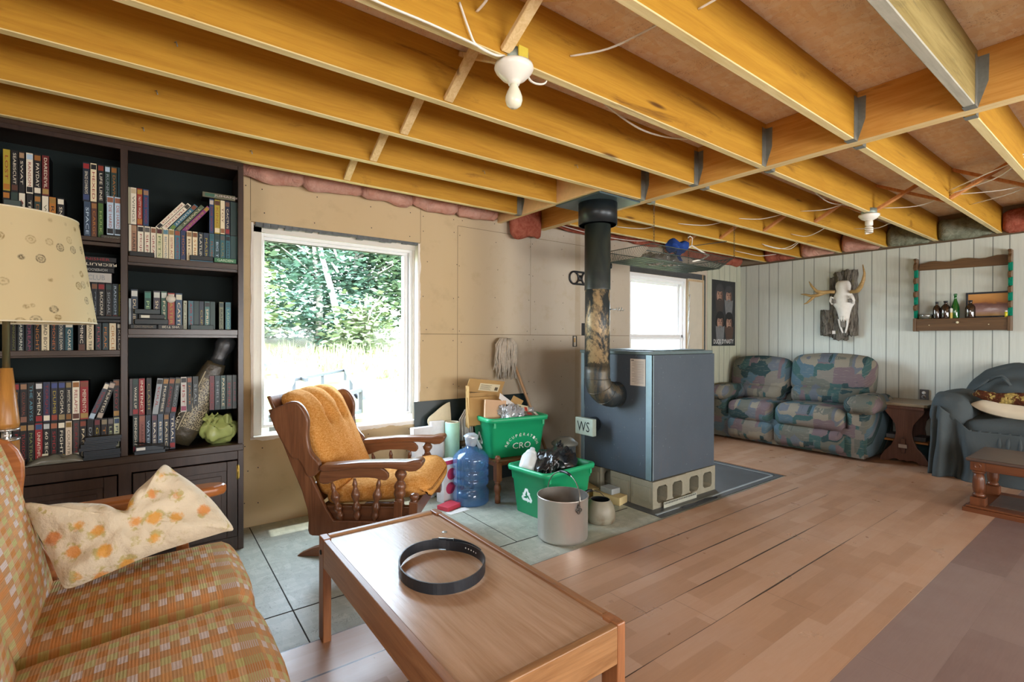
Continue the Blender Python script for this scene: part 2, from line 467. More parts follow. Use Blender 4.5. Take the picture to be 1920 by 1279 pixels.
# ---- window wall with its two openings
def wall_with_holes(name, y0, y1, x0, x1, z0, z1, holes, mat):
    mb = MB(); xs = [x0]
    for (a, b, c, d) in sorted(holes):
        mb.bx(xs[-1], y0, z0, a, y1, z1); mb.bx(a, y0, z0, b, y1, c); mb.bx(a, y0, d, b, y1, z1); xs.append(b)
    mb.bx(xs[-1], y0, z0, x1, y1, z1)
    return mb.build(name, mat)
W1 = (.505, 1.645, .54, 1.897); W2 = (4.057, 5.44, .80, 1.955)
struct(wall_with_holes('wall_window', YW, YW + .012, XL, 5.49, 0, 2.185, [W1, W2], M_dry), 'bare unpainted drywall with screw heads', 'wall')
struct(wall_with_holes('wall_window', YW + .013, YW + .17, XL - .1, XF + .1, -.1, 2.6, [(.515, 1.635, .55, 1.887), (4.06, 5.09, .81, 1.905)], plain('wall_core', '#a68d6a', .9)), 'framing behind the drywall', 'wall')
struct(MB().bx(5.49, YW - .004, 0, XF, YW + .012, 2.14).build('wall_window', M_panW), 'grey wood grain panelling beside the far window', 'wall')
# sheet joints and screw heads
sj = MB()
for a in ((1.65, 1.205, 4.05, 1.209), (1.976, 2.071, 3.6, 2.074)): sj.bx(a[0], YW - .0006, a[1], a[2], YW, a[3])
for a in ((1.650, 1.897, 1.6525, 2.18), (1.974, .0, 1.977, 1.205), (1.974, 1.209, 1.977, 2.07), (.5, 1.9, .503, 2.18), (2.72, 1.209, 2.722, 2.07)): sj.bx(a[0], YW - .0006, a[1], a[2], YW, a[3])
struct(sj.build('trim_2', plain('joint_shadow', '#6f6048', .9)), 'joints between the drywall sheets', 'wall joint')
sc_ = MB()
for x in [.47, .56, .9, 1.25, 1.55, 1.69, 1.95, 2.0, 2.35, 2.7, 2.76, 3.1, 3.5, 3.8]:
    for z in ([.15, .35, .5] if x < 1.6 else [.3, .55, .8, 1.15, 1.25, 1.5, 1.75, 2.0, 2.12]) + ([1.94, 2.1] if x < 1.6 else []):
        xx, zz = x + random.uniform(-.02, .02), z + random.uniform(-.02, .02)
        sc_.add([(xx + .004 * math.cos(k), YW - .0008, zz + .004 * math.sin(k)) for k in [i * math.pi / 3 for i in range(6)]], [tuple(range(6))])
struct(sc_.build('trim_3', M_black), 'black drywall screw heads', 'screw heads')
for nm, lo, hi in (('wall_far', (XF, YB - .1, -.1), (XF + .1, YW + .17, 2.6)),):
    struct(MB().bx(XF + .012, *lo[1:], *hi).build('wall_far', plain('far_wall_core', '#8a7a64', .9)), 'framing of the far wall', 'wall')
struct(MB().bx(XF, YB, 0, XF + .012, YW, 2.14).build('wall_far', M_panF), 'pale grey grooved wood panelling', 'wall')
struct(MB().bx(XL - .1, YB - .1, -.1, XL, YW, 2.6).build('wall_left', M_white), 'plain light wall out of frame', 'wall')
struct(MB().bx(XL - .1, YB - .1, -.1, XF + .1, YB, 2.6).build('wall_back', M_white), 'plain light wall behind the camera', 'wall')
struct(MB().bx(XL - .1, YB - .1, ZC, XF + .1, YW + .17, ZC + .03).build('ceiling', M_osbC), 'strand board subfloor seen between the joists', 'ceiling')
struct(MB().bx(XF - .006, YB, 2.125, XF, YW, 2.142).build('trim_4', plain('wall_plate_shadow', '#5b4a35', .9)), 'painted dark shade line along the top of the far panelling', 'trim')  # dark strip paints the shade where the panelling meets the joists

# ---- joists: each its own timber with a pale lower edge
def timber(name, x0, y0, z0, x1, y1, z1, mats, bevel=.003):
    mb = MB(); mb.bx(x0, y0, z0, x1, y1, z1)
    mb.m[0] = 1
    return mb.build(name, mats, None, bevel, 1)
BX0, BX1 = 2.80, 2.88
NY = ['nearest the window wall', 'second from the window wall', 'third from the window wall', 'fourth from the window wall', 'fifth from the window wall', 'sixth from the window wall', 'seventh from the window wall', 'eighth from the window wall', 'ninth from the window wall']
JY = [3.065, 2.650, 2.215, 1.800, 1.375, .930, .495, .07, -.36]
for i, y in enumerate(JY):
    x1 = 2.36 if i < 2 else BX0
    zb = ZJ - .004 * (i == 4)
    o = timber('ceiling_joist', XL, y, zb, x1, y + .038, ZC, [M_pineG, M_pineGE] if i == 6 else [M_pine, M_pineE])
    struct(o, 'ochre pine joist on the left of the beam, ' + NY[i], 'joist')
for i, y in enumerate([3.065, 2.65, 2.225, 1.80, 1.385, .935, .515, .07, -.36]):
    o = timber('ceiling_joist', BX1, y, ZJ, XF + .05, y + .038, ZC, [M_pine, M_pineE])
    struct(o, 'pine joist on the far side of the beam, ' + NY[i], 'joist')
for y in (-.8, -1.25, -1.7, -2.15, -2.6):
    struct(timber('ceiling_joist', XL, y, ZJ, BX0, y + .038, ZC, [M_pine, M_pineE]), 'pine joist behind the camera', 'joist')
    struct(timber('ceiling_joist', BX1, y, ZJ, XF, y + .038, ZC, [M_pine, M_pineE]), 'pine joist behind the camera', 'joist')
bm_ = MB(); bm_.bx(BX0, YB, ZJ, BX0 + .0395, YW, ZC); bm_.m[0] = 1; bm_.bx(BX0 + .0405, YB, ZJ + .002, BX1, YW, ZC); bm_.m[6] = 1
struct(bm_.build('ceiling_beam', [M_pineY, M_pineYE], None, .003, 1), 'doubled pine carrying beam across the ceiling', 'beam')
hd = MB(); hd.bx(2.36, 2.253, ZJ, 2.398, YW, ZC); hd.m[0] = 1
struct(hd.build('ceiling_header', [plain('pale_header', '#dcb684', .65), M_pineYE], None, .003, 1), 'short pale header framing the stove pipe hole', 'header')

# ---- steel joist hangers
def hanger(x, y, sgn, label):
    mb = MB(); w = .0385
    xa = x; xb = x + sgn * .045
    mb.bx(xb, y - .0015 - .0005, ZJ - .0015, xa, y - .0005, ZC - .03)
    mb.bx(xb, y + w + .0005, ZJ - .0015, xa, y + w + .002, ZC - .03)
    mb.bx(xb, y - .002, ZJ - .003, xa, y + w + .002, ZJ - .0015)
    mb.prism([(y - .002, ZJ), (y - .034, ZJ + .10), (y - .036, ZC - .03), (y - .002, ZC - .03)], xa, xa + sgn * .0015, 'yz')
    mb.prism([(y + w + .002, ZJ), (y + w + .034, ZJ + .10), (y + w + .036, ZC - .03), (y + w + .002, ZC - .03)], xa, xa + sgn * .0015, 'yz')
    o = mb.build('joist_hanger', M_steel)
    tag(o, label, 'joist hanger', 'steel joist hangers')
HN = ['third', 'fourth', 'fifth', 'sixth', 'seventh']
for k, i in enumerate(range(2, 7)):
    hanger(BX0 - .0005, JY[i], -1, 'steel hanger on the near side of the beam, %s joist from the windows' % HN[k])
    hanger(BX1 + .0005, [3.065, 2.65, 2.225, 1.80, 1.385, .935, .515][i], 1, 'steel hanger on the far side of the beam, %s joist from the windows' % HN[k])
hanger(2.3595, JY[0], -1, 'steel hanger on the short header above the drywall, left of the stove pipe')

# ---- cross bridging
def bridging(x, ya, yb, up, label, M=M_strap):
    # rises from the bottom of one joist to the top of the next
    a, b = (ya - .001, ZJ + .012), (yb + .039, ZC - .016)
    if not up: a, b = (ya - .001, ZC - .016), (yb + .039, ZJ + .012)
    mb = MB(); mb.bar((x, a[0], a[1]), (x, b[0], b[1]), .04, .019, 0, (0, .5, .8))
    struct(mb.build('joist_bridging', M, None, .002, 1), label, 'bridging')
BN = ['first', 'second', 'third', 'fourth', 'fifth', 'sixth']
for i in range(6):
    bridging(.985 + .012 * (i % 2), JY[i], JY[i + 1], True, 'pale wooden bridging strip in the %s joist bay from the windows, rising away from them' % BN[i])
    bridging(1.055 + .012 * (i % 2), JY[i], JY[i + 1], False, 'pale wooden bridging strip in the %s joist bay from the windows, rising towards them' % BN[i])
M_strap2 = wood('reddish_strapping', '#d0935a', '#b27038', 'z', .65, 1.5, .3)
KY = [3.065, 2.65, 2.225, 1.80, 1.385, .935, .515, .07]
for i in range(6):
    bridging(4.50, KY[i], KY[i + 1], True, 'reddish bridging strip beyond the beam, %s bay from the windows, rising away from them' % BN[i], M_strap2)
    bridging(4.57, KY[i], KY[i + 1], False, 'reddish bridging strip beyond the beam, %s bay from the windows, rising towards them' % BN[i], M_strap2)

# ---- insulation showing over the walls
def batt(name, p0, p1, z0, z1, thick, mat, label, seed, nrm):
    rnd = random.Random(seed)
    p0, p1, nrm = Vector(p0), Vector(p1), Vector(nrm)
    n = max(8, int((p1 - p0).length / .03)); mb = MB()
    def fn(u, v):
        a = 2 * math.pi * v
        p = p0.lerp(p1, u)
        r = 1 + .9 * (mnoise.noise(Vector((u * n * .22 + seed, math.cos(a) * 1.2, math.sin(a) * 1.2))))
        end = min(1, min(u, 1 - u) * 14 + .35)
        off = nrm * (math.cos(a) * thick * r * end)
        z = (z0 + z1) / 2 + math.sin(a) * (z1 - z0) / 2 * (.85 + .3 * (r - 1)) * (.7 + .3 * end)
        return (p.x + off.x, p.y + off.y, z)
    mb.grid(fn, n, 14, 0, True, None, False, True)
    for e in (0, n - 1): mb.f.append(tuple(e * 14 + k for k in range(14))); mb.m.append(0); mb.s.append(True)
    o = mb.build(name, mat)
    tag(o, label, 'insulation', 'insulation batts over the walls')
    return o
xs = [.42, .80, 1.18, 1.56, 1.94, 2.33]
wl = ['right beside the bookcase', 'over the left half of the big window', 'over the right half of the big window', 'just right of the big window', 'left of the stove pipe header']
for i in range(5):
    batt('insulation_batt', (xs[i], YW - .045, 0), (xs[i + 1], YW - .045, 0), 2.125, 2.37, .05, M_pinkI, 'pale pink insulation bulging over the drywall, ' + wl[i], i + 3, (0, 1, 0))
batt('insulation_batt', (2.45, YW - .06, 0), (2.78, YW - .06, 0), 2.02, 2.36, .04, M_pinkD, 'torn dark pink insulation flap hanging behind the stove pipe', 31, (0, 1, 0))
batt('insulation_batt', (2.95, YW - .04, 0), (4.5, YW - .04, 0), 2.16, 2.37, .05, M_pinkD, 'red pink insulation over the drywall behind the hanging tray', 32, (0, 1, 0))
batt('insulation_batt', (4.6, YW - .04, 0), (6.2, YW - .04, 0), 2.10, 2.37, .05, M_pinkD, 'red pink insulation over the far window corner', 33, (0, 1, 0))
fl_ = ['in the corner by the far window', 'second bay from the far window', 'above the antler skull', 'left of the gun rack', 'above the left half of the gun rack', 'above the right half of the gun rack', 'right of the gun rack']
for i in range(7):
    ya, yb = [3.06, 2.64, 2.21, 1.79, 1.375, .925, .505][i], [2.69, 2.27, 1.845, 1.43, .98, .56, .11][i]
    batt('insulation_batt', (XF - .035, ya, 0), (XF - .035, yb, 0), 2.13, 2.36, .045, [M_pinkD, M_pinkI, M_pinkI, M_greyI, M_greyI, M_pinkD, M_pinkD][i], ['red', 'pink', 'pink', 'grey', 'grey', 'red', 'red'][i] + ' insulation over the far panelling, ' + fl_[i], 40 + i, (1, 0, 0))
# ================================================================= windows
def mat_glass():
    t = NT('window_glass'); t.t.nodes.remove(t.b)
    tr = t.n('BsdfTransparent'); gl = t.n('BsdfGlossy'); gl.inputs['Roughness'].default_value = .02
    lw = t.n('LayerWeight'); lw.inputs[0].default_value = .5; mx = t.n('MixShader')
    f5 = t.math('ADD', t.math('MULTIPLY', t.math('POWER', lw.outputs['Facing'], 5), .9), .008)
    tr.inputs[0].default_value = (.96, .98, .97, 1)
    t.t.links.new(f5, mx.inputs[0]); t.t.links.new(tr.outputs[0], mx.inputs[1]); t.t.links.new(gl.outputs[0], mx.inputs[2])
    t.t.links.new(mx.outputs[0], t.t.nodes['Material Output'].inputs[0])
    return t.m
M_glass = mat_glass()
def ring(mb, x0, x1, z0, z1, w, y0, y1, m=0):
    mb.bx(x0, y0, z0, x0 + w, y1, z1, m); mb.bx(x1 - w, y0, z0, x1, y1, z1, m)
    mb.bx(x0 + w, y0, z0, x1 - w, y1, z0 + w, m); mb.bx(x0 + w, y0, z1 - w, x1 - w, y1, z1, m)
M_film = plain('plastic_film', '#c9c9c6', .25, 0, .6, .25, 60)
M_gap = plain('dark_foam_gap', '#5a5f60', .5, 0, .5, .6, 45)
w1 = bpy.data.objects.new('window_1', None); COL.objects.link(w1); struct(w1, 'large fixed white window with a bare reveal', 'window'); w1.location = (1.075, 3.45, .54)
def child(o, p):
    o.parent = p; o.matrix_parent_inverse = p.matrix_world.inverted() if p.matrix_world else Matrix(); return o
bpy.context.view_layer.update()
mb = MB(); ring(mb, .570, 1.618, .594, 1.846, .020, 3.478, 3.53); ring(mb, .580, 1.590, .602, 1.822, .016, 3.50, 3.545)
mb.bx(1.561, 3.505, .6, 1.596, 3.55, 1.82); mb.bx(.585, 3.505, 1.806, 1.6, 3.55, 1.84)
child(mb.build('window_frame', M_vinyl, None, .002), w1)
mb = MB()
mb.bx(.505, YW + .001, .545, .517, 3.53, 1.89); mb.bx(1.632, YW + .012, .545, 1.645, 3.53, 1.89); mb.bx(.505, YW + .03, 1.885, 1.645, 3.53, 1.897); mb.bx(.507, YW + .0125, .541, 1.643, 3.53, .555)
mb.bx(.517, 3.455, .555, .572, 3.475, 1.885); mb.bx(1.618, 3.47, .555, 1.634, 3.48, 1.885); mb.bx(.517, 3.455, 1.846, 1.632, 3.478, 1.887)
child(mb.build('window_reveal', M_white), w1)
mb = MB(); random.seed(5)
for k in range(26):
    x = .53 + k * .0425; z = 1.89 - random.uniform(.002, .012)
    mb.bx(x, YW + .004, z - random.uniform(.004, .012), x + .045, YW + .03, 1.897)
child(mb.build('window_seal', M_gap), w1)
mb = MB()
def ragged(horizontal, fixed, lo, hi, amp, sgn):
    n = 70; ed = []
    for k in range(n + 1):
        t_ = lo + (hi - lo) * k / n; ed.append((t_, fixed + sgn * amp * max(.12, .55 + .9 * mnoise.noise(Vector((t_ * 9, fixed * 5, 1))) + .35 * mnoise.noise(Vector((t_ * 40, 2, fixed))))))
    poly = [(p[0], p[1]) for p in ed] + [(hi, fixed - sgn * .012), (lo, fixed - sgn * .012)]
    if not horizontal: poly = [(p[1], p[0]) for p in poly]
    mb.prism(poly, YW - .004, YW - .0005, 'xz')
ragged(True, .542, .50, 1.65, .022, -1); ragged(False, 1.643, .55, 1.89, .010, 1); ragged(False, .506, .55, 1.89, .007, -1)
child(mb.build('torn_paper_edge', plain('torn_paper', '#e4ddd2', .8)), w1)
mb = MB(); mb.bx(1.634, 3.41, 1.0, 1.6465, 3.46, 1.28); mb.bx(1.634, 3.41, .66, 1.6465, 3.46, .83)
child(mb.build('shim', M_raw), w1)
child(MB().bx(.588, 3.520, .61, 1.565, 3.524, 1.81).build('window_pane', M_glass), w1)

w2 = bpy.data.objects.new('window_2', None); COL.objects.link(w2); struct(w2, 'white sliding sash window behind the wood stove', 'window'); w2.location = (4.6, 3.45, .8)
bpy.context.view_layer.update()
mb = MB(); ring(mb, 4.07, 5.10, .82, 1.885, .035, 3.425, 3.52); ring(mb, 4.10, 5.065, .85, 1.85, .03, 3.45, 3.56)
mb.bx(4.13, 3.45, 1.187, 5.06, 3.50, 1.225); ring(mb, 4.13, 5.04, .88, 1.19, .022, 3.46, 3.50); ring(mb, 4.13, 5.03, 1.2, 1.82, .028, 3.49, 3.53)
child(mb.build('window_frame', M_vinyl, None, .002), w2)
child(MB().bx(4.14, 3.512, .86, 5.05, 3.516, 1.84).build('window_pane', M_glass), w2)
mb = MB()
for k in range(10): mb.tube([(4.10 + k * .09, 3.415, 1.945), (4.13 + k * .09, 3.418, 1.90 - .01 * (k % 3))], .002, 5)
mb.bx(4.06, 3.412, 1.885, 5.40, 3.42, 1.955, 1)
child(mb.build('plastic_sheet', [M_film, plain('dark_sheathing', '#43474a', .35, 0, .6, .4, 30)]), w2)
mb = MB(); mb.bx(5.10, 3.405, .05, 5.43, 3.415, 1.89, 0); mb.bx(5.10, 3.403, 1.68, 5.118, 3.405, 1.875, 1); mb.bx(5.395, 3.403, .4, 5.42, 3.405, 1.89, 1); mb.bx(5.118, 3.403, 1.86, 5.40, 3.405, 1.885, 1)
mb.bx(5.43, 3.40, .0, 5.455, 3.412, 1.95, 2)
child(mb.build('side_board', [plain('bare_grey_board', '#c5bfae', .85, 0, .3, .1, 8), M_raw, plain('dark_foil_gap', '#59605f', .35, .3, .5, .5, 40)]), w2)
mb = MB()
for k in range(9):
    z = .5 + k * .15; mb.tube([(5.105 + .01 * math.sin(k), 3.402, z), (5.12 + .012 * math.sin(k * 2.1), 3.398, z + .15)], .006, 6)
child(mb.build('plastic_film_edge', M_film), w2)

# ================================================================= outdoors
M_grass = NT('sunlit_field'); nz = M_grass.noise(M_grass.co((1, 1, 1)), 1.2, 6, .7)
M_grass = M_grass.out(M_grass.ramp(nz, [(.35, L('#48542f')), (.55, L('#6e6c46')), (.75, L('#807a56'))]), .95, 0, .1)
def ground_z(x, y): return .0 + max(0, (y - 4)) * .078 - .15 + .08 * mnoise.noise(Vector((x * .4, y * .4, 0)))
mb = MB(); mb.grid(lambda u, v: (-30 + 90 * u, 3.60 + 60 * v * v, ground_z(-30 + 90 * u, 3.60 + 60 * v * v) if v < .55 else ground_z(-30 + 90 * u, 3.6 + 60 * .3025) - (v - .55) * 2), 60, 40)
struct(mb.build('ground', M_grass), 'sunlit grassy field outside', 'ground')
def leafmat(name, c1, c2):
    t = NT(name); r = t.noise(t.co((1, 1, 1)), 3.5, 3); 
    t.out(t.mix(r, L(c1), L(c2)), .7, 0, .2); return t.m
M_leaf = [leafmat('leaf_green', '#44563f', '#586c4c'), leafmat('leaf_blue_green', '#405748', '#56725e'), leafmat('leaf_pale', '#5f6c4c', '#78855e')]
M_bark = plain('pale_birch_bark', '#d9d6cc', .8, 0, .3, .2, 8); M_bark2 = plain('grey_bark', '#8a8478', .9)
def tree(x, y, h, r, mat, bark, label, seed, leaves=2600, low=.1, lean=0):
    rnd = random.Random(seed); gz = ground_z(x, y)
    t = thing('tree', label, 'tree', (x, y, gz), 0, 'trees outside the big window')
    pts = [(lean * (k / 5) ** 1.5 + .1 * math.sin(k + seed), .1 * math.cos(k * 1.3 + seed), h * .8 * k / 5 - .1) for k in range(6)]
    mb = MB(); mb.tube(pts, [.14, .12, .1, .08, .06, .03], 7)
    for k in range(9):
        a = rnd.uniform(0, 6.3); z0 = h * rnd.uniform(.3, .7)
        mb.tube([(0, 0, z0), (math.cos(a) * r * .5, math.sin(a) * r * .5, z0 + .5), (math.cos(a) * r * .9, math.sin(a) * r * .9, z0 + .8)], [.045, .03, .01], 5)
    mb.build('trunk', bark, t)
    mb = MB()
    clumps = [(rnd.uniform(-1, 1) * r, rnd.uniform(-1, 1) * r * .6, h * (low + (1 - low) * rnd.random())) for _ in range(34)]
    for k in range(leaves):
        c = rnd.choice(clumps); f = 1 - .55 * c[2] / h
        p = Vector((c[0] * f * 1.3 + rnd.gauss(0, .38), c[1] * f + rnd.gauss(0, .38), c[2] + rnd.gauss(0, .26)))
        s = rnd.uniform(.07, .17); a = rnd.uniform(0, 6.3); b = rnd.uniform(-.7, .7)
        u = Vector((math.cos(a), math.sin(a), math.sin(b) * .5)) * s; w = Vector((-math.sin(a) * .6, math.cos(a) * .6, rnd.uniform(-.7, .7))) * s * .7
        mb.add([p - u, p - w * .9, p + u, p + w], [(0, 1, 2, 3)])
    mb.build('foliage', mat, t, fix=False)
tr = [(2.6, 19.5, 6.5, 1.7, 0, 0, 'leafy green tree seen at the left edge of the big window'), (4.6, 17.5, 6.2, 1.6, 1, 0, 'dense green tree left of the pale leaning birch outside'), (5.15, 16.9, 6.6, .7, 2, 1, 'pale trunked birch leaning in the middle of the big window'),
      (6.4, 18.5, 6.8, 1.9, 1, 0, 'dark dense tree in the middle of the big window view'), (8.3, 18.0, 6.0, 1.7, 0, 0, 'rounded tree seen towards the right of the big window'), (10.0, 19.5, 6.6, 2.0, 2, 0, 'pale tree at the right edge of the big window'),
      (5.6, 15.6, 1.5, .8, 2, 0, 'low pale bush in front of the middle trees outside'), (1.9, 15.0, 2.6, .9, 2, 0, 'pale shrub at the lower left of the window view'), (7.4, 21.5, 8.0, 2.4, 0, 0, 'tall tree standing behind the others outside'), (3.7, 22.0, 7.6, 2.3, 1, 0, 'tall tree behind, towards the left of the window')]
for i, (x, y, h, r, m, bk, lb) in enumerate(tr):
    tree(x, y, h, r, M_leaf[m], M_bark if bk else M_bark2, lb, 100 + i, 1300 if r < 1 else 7000, .05 if not bk else .55, -.9 if bk else 0)
# tall grass: uncountable
rnd = random.Random(77); mb = MB()
for k in range(5200):
    y = 4.6 + 12 * rnd.random() ** 1.3; x = y * rnd.uniform(.08, .62) + rnd.uniform(-.4, .4)
    if .3 < x < 3.7 and 4.2 < y < 10.6: continue
    cl = mnoise.noise(Vector((x * .9, y * .9, 4)))
    if cl < -.12: continue
    z = ground_z(x, y) - .02; h = rnd.uniform(.12, .4) * (1 + cl); a = rnd.uniform(0, 6.3); w = .012 + .0012 * y
    dx, dy = math.cos(a) * w, math.sin(a) * w; lx, ly = rnd.uniform(-.12, .12), rnd.uniform(-.12, .12)
    mb.add([(x - dx, y - dy, z), (x + dx, y + dy, z), (x + lx, y + ly, z + h)], [(0, 1, 2)])
o = mb.build('tall_grass', leafmat('grass_blades', '#5a6a46', '#7e805c'), fix=False)
tag(o, 'tall pale grass growing across the field outside', 'grass', None, 'stuff')
# utility trailer tipped in the grass
tz = .42
t = thing('utility_trailer', 'pale open utility trailer with a tongue parked in the grass outside', 'trailer', (0, 0, 0))
A, B, Cc = Vector((3.25, 10.2, .52)), Vector((1.88, 8.5, .50)), Vector((2.22, 6.35, .50)); D = Cc + (B - A)
M_tr = plain('trailer_metal', '#3f4346', .5, .2, .5, .2, 10); M_trw = plain('trailer_bed', '#8f8f8c', .7)
mb = MB()
for p, q in ((A, B), (A, Cc), (B, D), (Cc, D)): mb.bar(p, q, .05, .05); mb.bar(p - Vector((0, 0, .28)), q - Vector((0, 0, .28)), .05, .05)
for p in (A, B, Cc, D, (A + Cc) / 2, (B + D) / 2, (A + B) / 2): mb.bar(p, p - Vector((0, 0, .3)), .05, .05, 0, (1, 0, 0))
mb.build('rail', M_tr, t)
mb = MB(); dn = Vector((0, 0, -.27)); n_ = Vector((0, 0, -.03))
mb.add([A + dn, B + dn, D + dn, Cc + dn, A + dn + n_, B + dn + n_, D + dn + n_, Cc + dn + n_], [(0, 1, 2, 3), (7, 6, 5, 4), (0, 4, 5, 1), (1, 5, 6, 2), (2, 6, 7, 3), (3, 7, 4, 0)]); mb.build('bed', M_trw, t)
mb = MB(); tp = Vector((1.95, 11.6, .62)); mb.bar((A + B) / 2 + Vector((-.5, -.9, -.02)), tp, .06, .06); mb.bar(tp, tp + Vector((0, 0, .28)), .05, .05, 0, (1, 0, 0)); mb.bar(tp + Vector((-.1, -.3, .02)), tp + Vector((.1, -.3, .02)), .05, .05); mb.build('tongue', M_tr, t)
for s_, q in (('l', (A + Cc) / 2 + Vector((.12, 0, -.45))), ('r', (B + D) / 2 + Vector((-.12, 0, -.45)))):
    mb = MB(); mb.lathe([(.05, -.07), (.22, -.07), (.26, -.04), (.26, .04), (.22, .07), (.05, .07)], 20, 0, Matrix.Translation(q) @ Matrix.Rotation(math.pi / 2, 4, 'Y')); mb.build('wheel', M_black, t)
# ================================================================= bookcase
M_dkw = wood('dark_stained_wood', '#41312a', '#2c211c', 'z', .33, 1.0, .5)
M_dkx = wood('dark_stained_wood_across', '#433329', '#2d221c', 'x', .28, 1.0, .5)
M_dki = plain('dark_back_panel', '#1a2221', .75, 0, .2, .15, 4)
M_brass = plain('brass', '#b99a4a', .3, .9)
BF, BB = 3.08, 3.392
bk = thing('bookcase', 'tall dark brown built-in bookcase full of video tapes beside the big window', 'bookcase', (-.1, 3.24, 0))
def bpart(mb, name, mat, bev=.002, label=None):
    o = mb.build(name, mat, None, bev, 1); o.parent = bk; o.matrix_parent_inverse = Matrix.Translation((.1, -3.24, 0))
    if label: o['label'] = label
    return o
bpart(MB().bx(.402, BF + .02, 0, .420, BB, 2.14), 'side_panel', M_dkw); bpart(MB().bx(-.640, BF + .02, 0, -.622, BB, 2.14), 'side_panel', M_dkw)
bpart(MB().bx(-.622, BB - .008, 0, .402, BB, 2.14), 'back_panel', M_dki)
bpart(MB().bx(-.109, BF + .02, .585, -.094, BB - .008, 2.12), 'divider', M_dkw)
bpart(MB().bx(-.640, BF + .001, 2.122, .420, BB, 2.142), 'top_panel', M_dkx)
mb = MB(); mb.bx(-.116, BF, .585, -.087, BF + .02, 2.122); mb.bx(.392, BF, 0, .420, BF + .02, 2.122); mb.bx(-.640, BF, 0, -.60, BF + .02, 2.122); mb.bx(-.6, BF + .0005, 2.100, .392, BF + .02, 2.122)
mb.bx(-.126, BF, 0, -.072, BF + .02, .545); mb.bx(-.60, BF + .0005, .50, .392, BF + .02, .548); mb.bx(-.60, BF + .0005, 0, .392, BF + .02, .075)
bpart(mb, 'face_frame', M_dkw)
for x0, x1, zt, zl, th in ((-.094, .402, 1.553, 1.580, .032), (-.094, .402, 1.190, 1.217, .030), (-.622, -.109, 1.636, 1.657, .020), (-.622, -.109, 1.096, 1.112, .025)):
    mb = MB(); mb.bx(x0, BF + .02, zt - .018, x1, BB - .008, zt); mb.bx(max(x0 + .007, -.60) if x0 < -.2 else -.087, BF + .001, zl - th, -.116 if x0 < -.2 else .392, BF + .02, zl)
    bpart(mb, 'shelf', M_dkx)
mb = MB(); mb.bx(-.622, BF - .006, .562, .402, BB - .008, .588); mb.bx(-.64, BF - .008, .548, .42, BF + .02, .587)
bpart(mb, 'counter', M_dkx, .004)
for x0, x1 in ((-.595, -.130), (-.068, .388)):
    mb = MB(); ring(mb, x0, x1, .08, .497, .05, BF - .014, BF - .001); mb.bx(x0 + .05, BF - .005, .13, x1 - .05, BF - .001, .447)
    mb.bx(x0 + .075, BF - .010, .155, x1 - .075, BF - .004, .422)
    d = bpart(mb, 'cabinet_door', M_dkw, .005)
    if x0 > -.1:
        h = MB(); h.bx(.384, BF - .018, .40, .397, BF - .014, .47); h.tube([(.389, BF - .019, .395), (.389, BF - .019, .475)], .004, 8)
        ho = h.build('hinge', M_brass); ho.parent = d

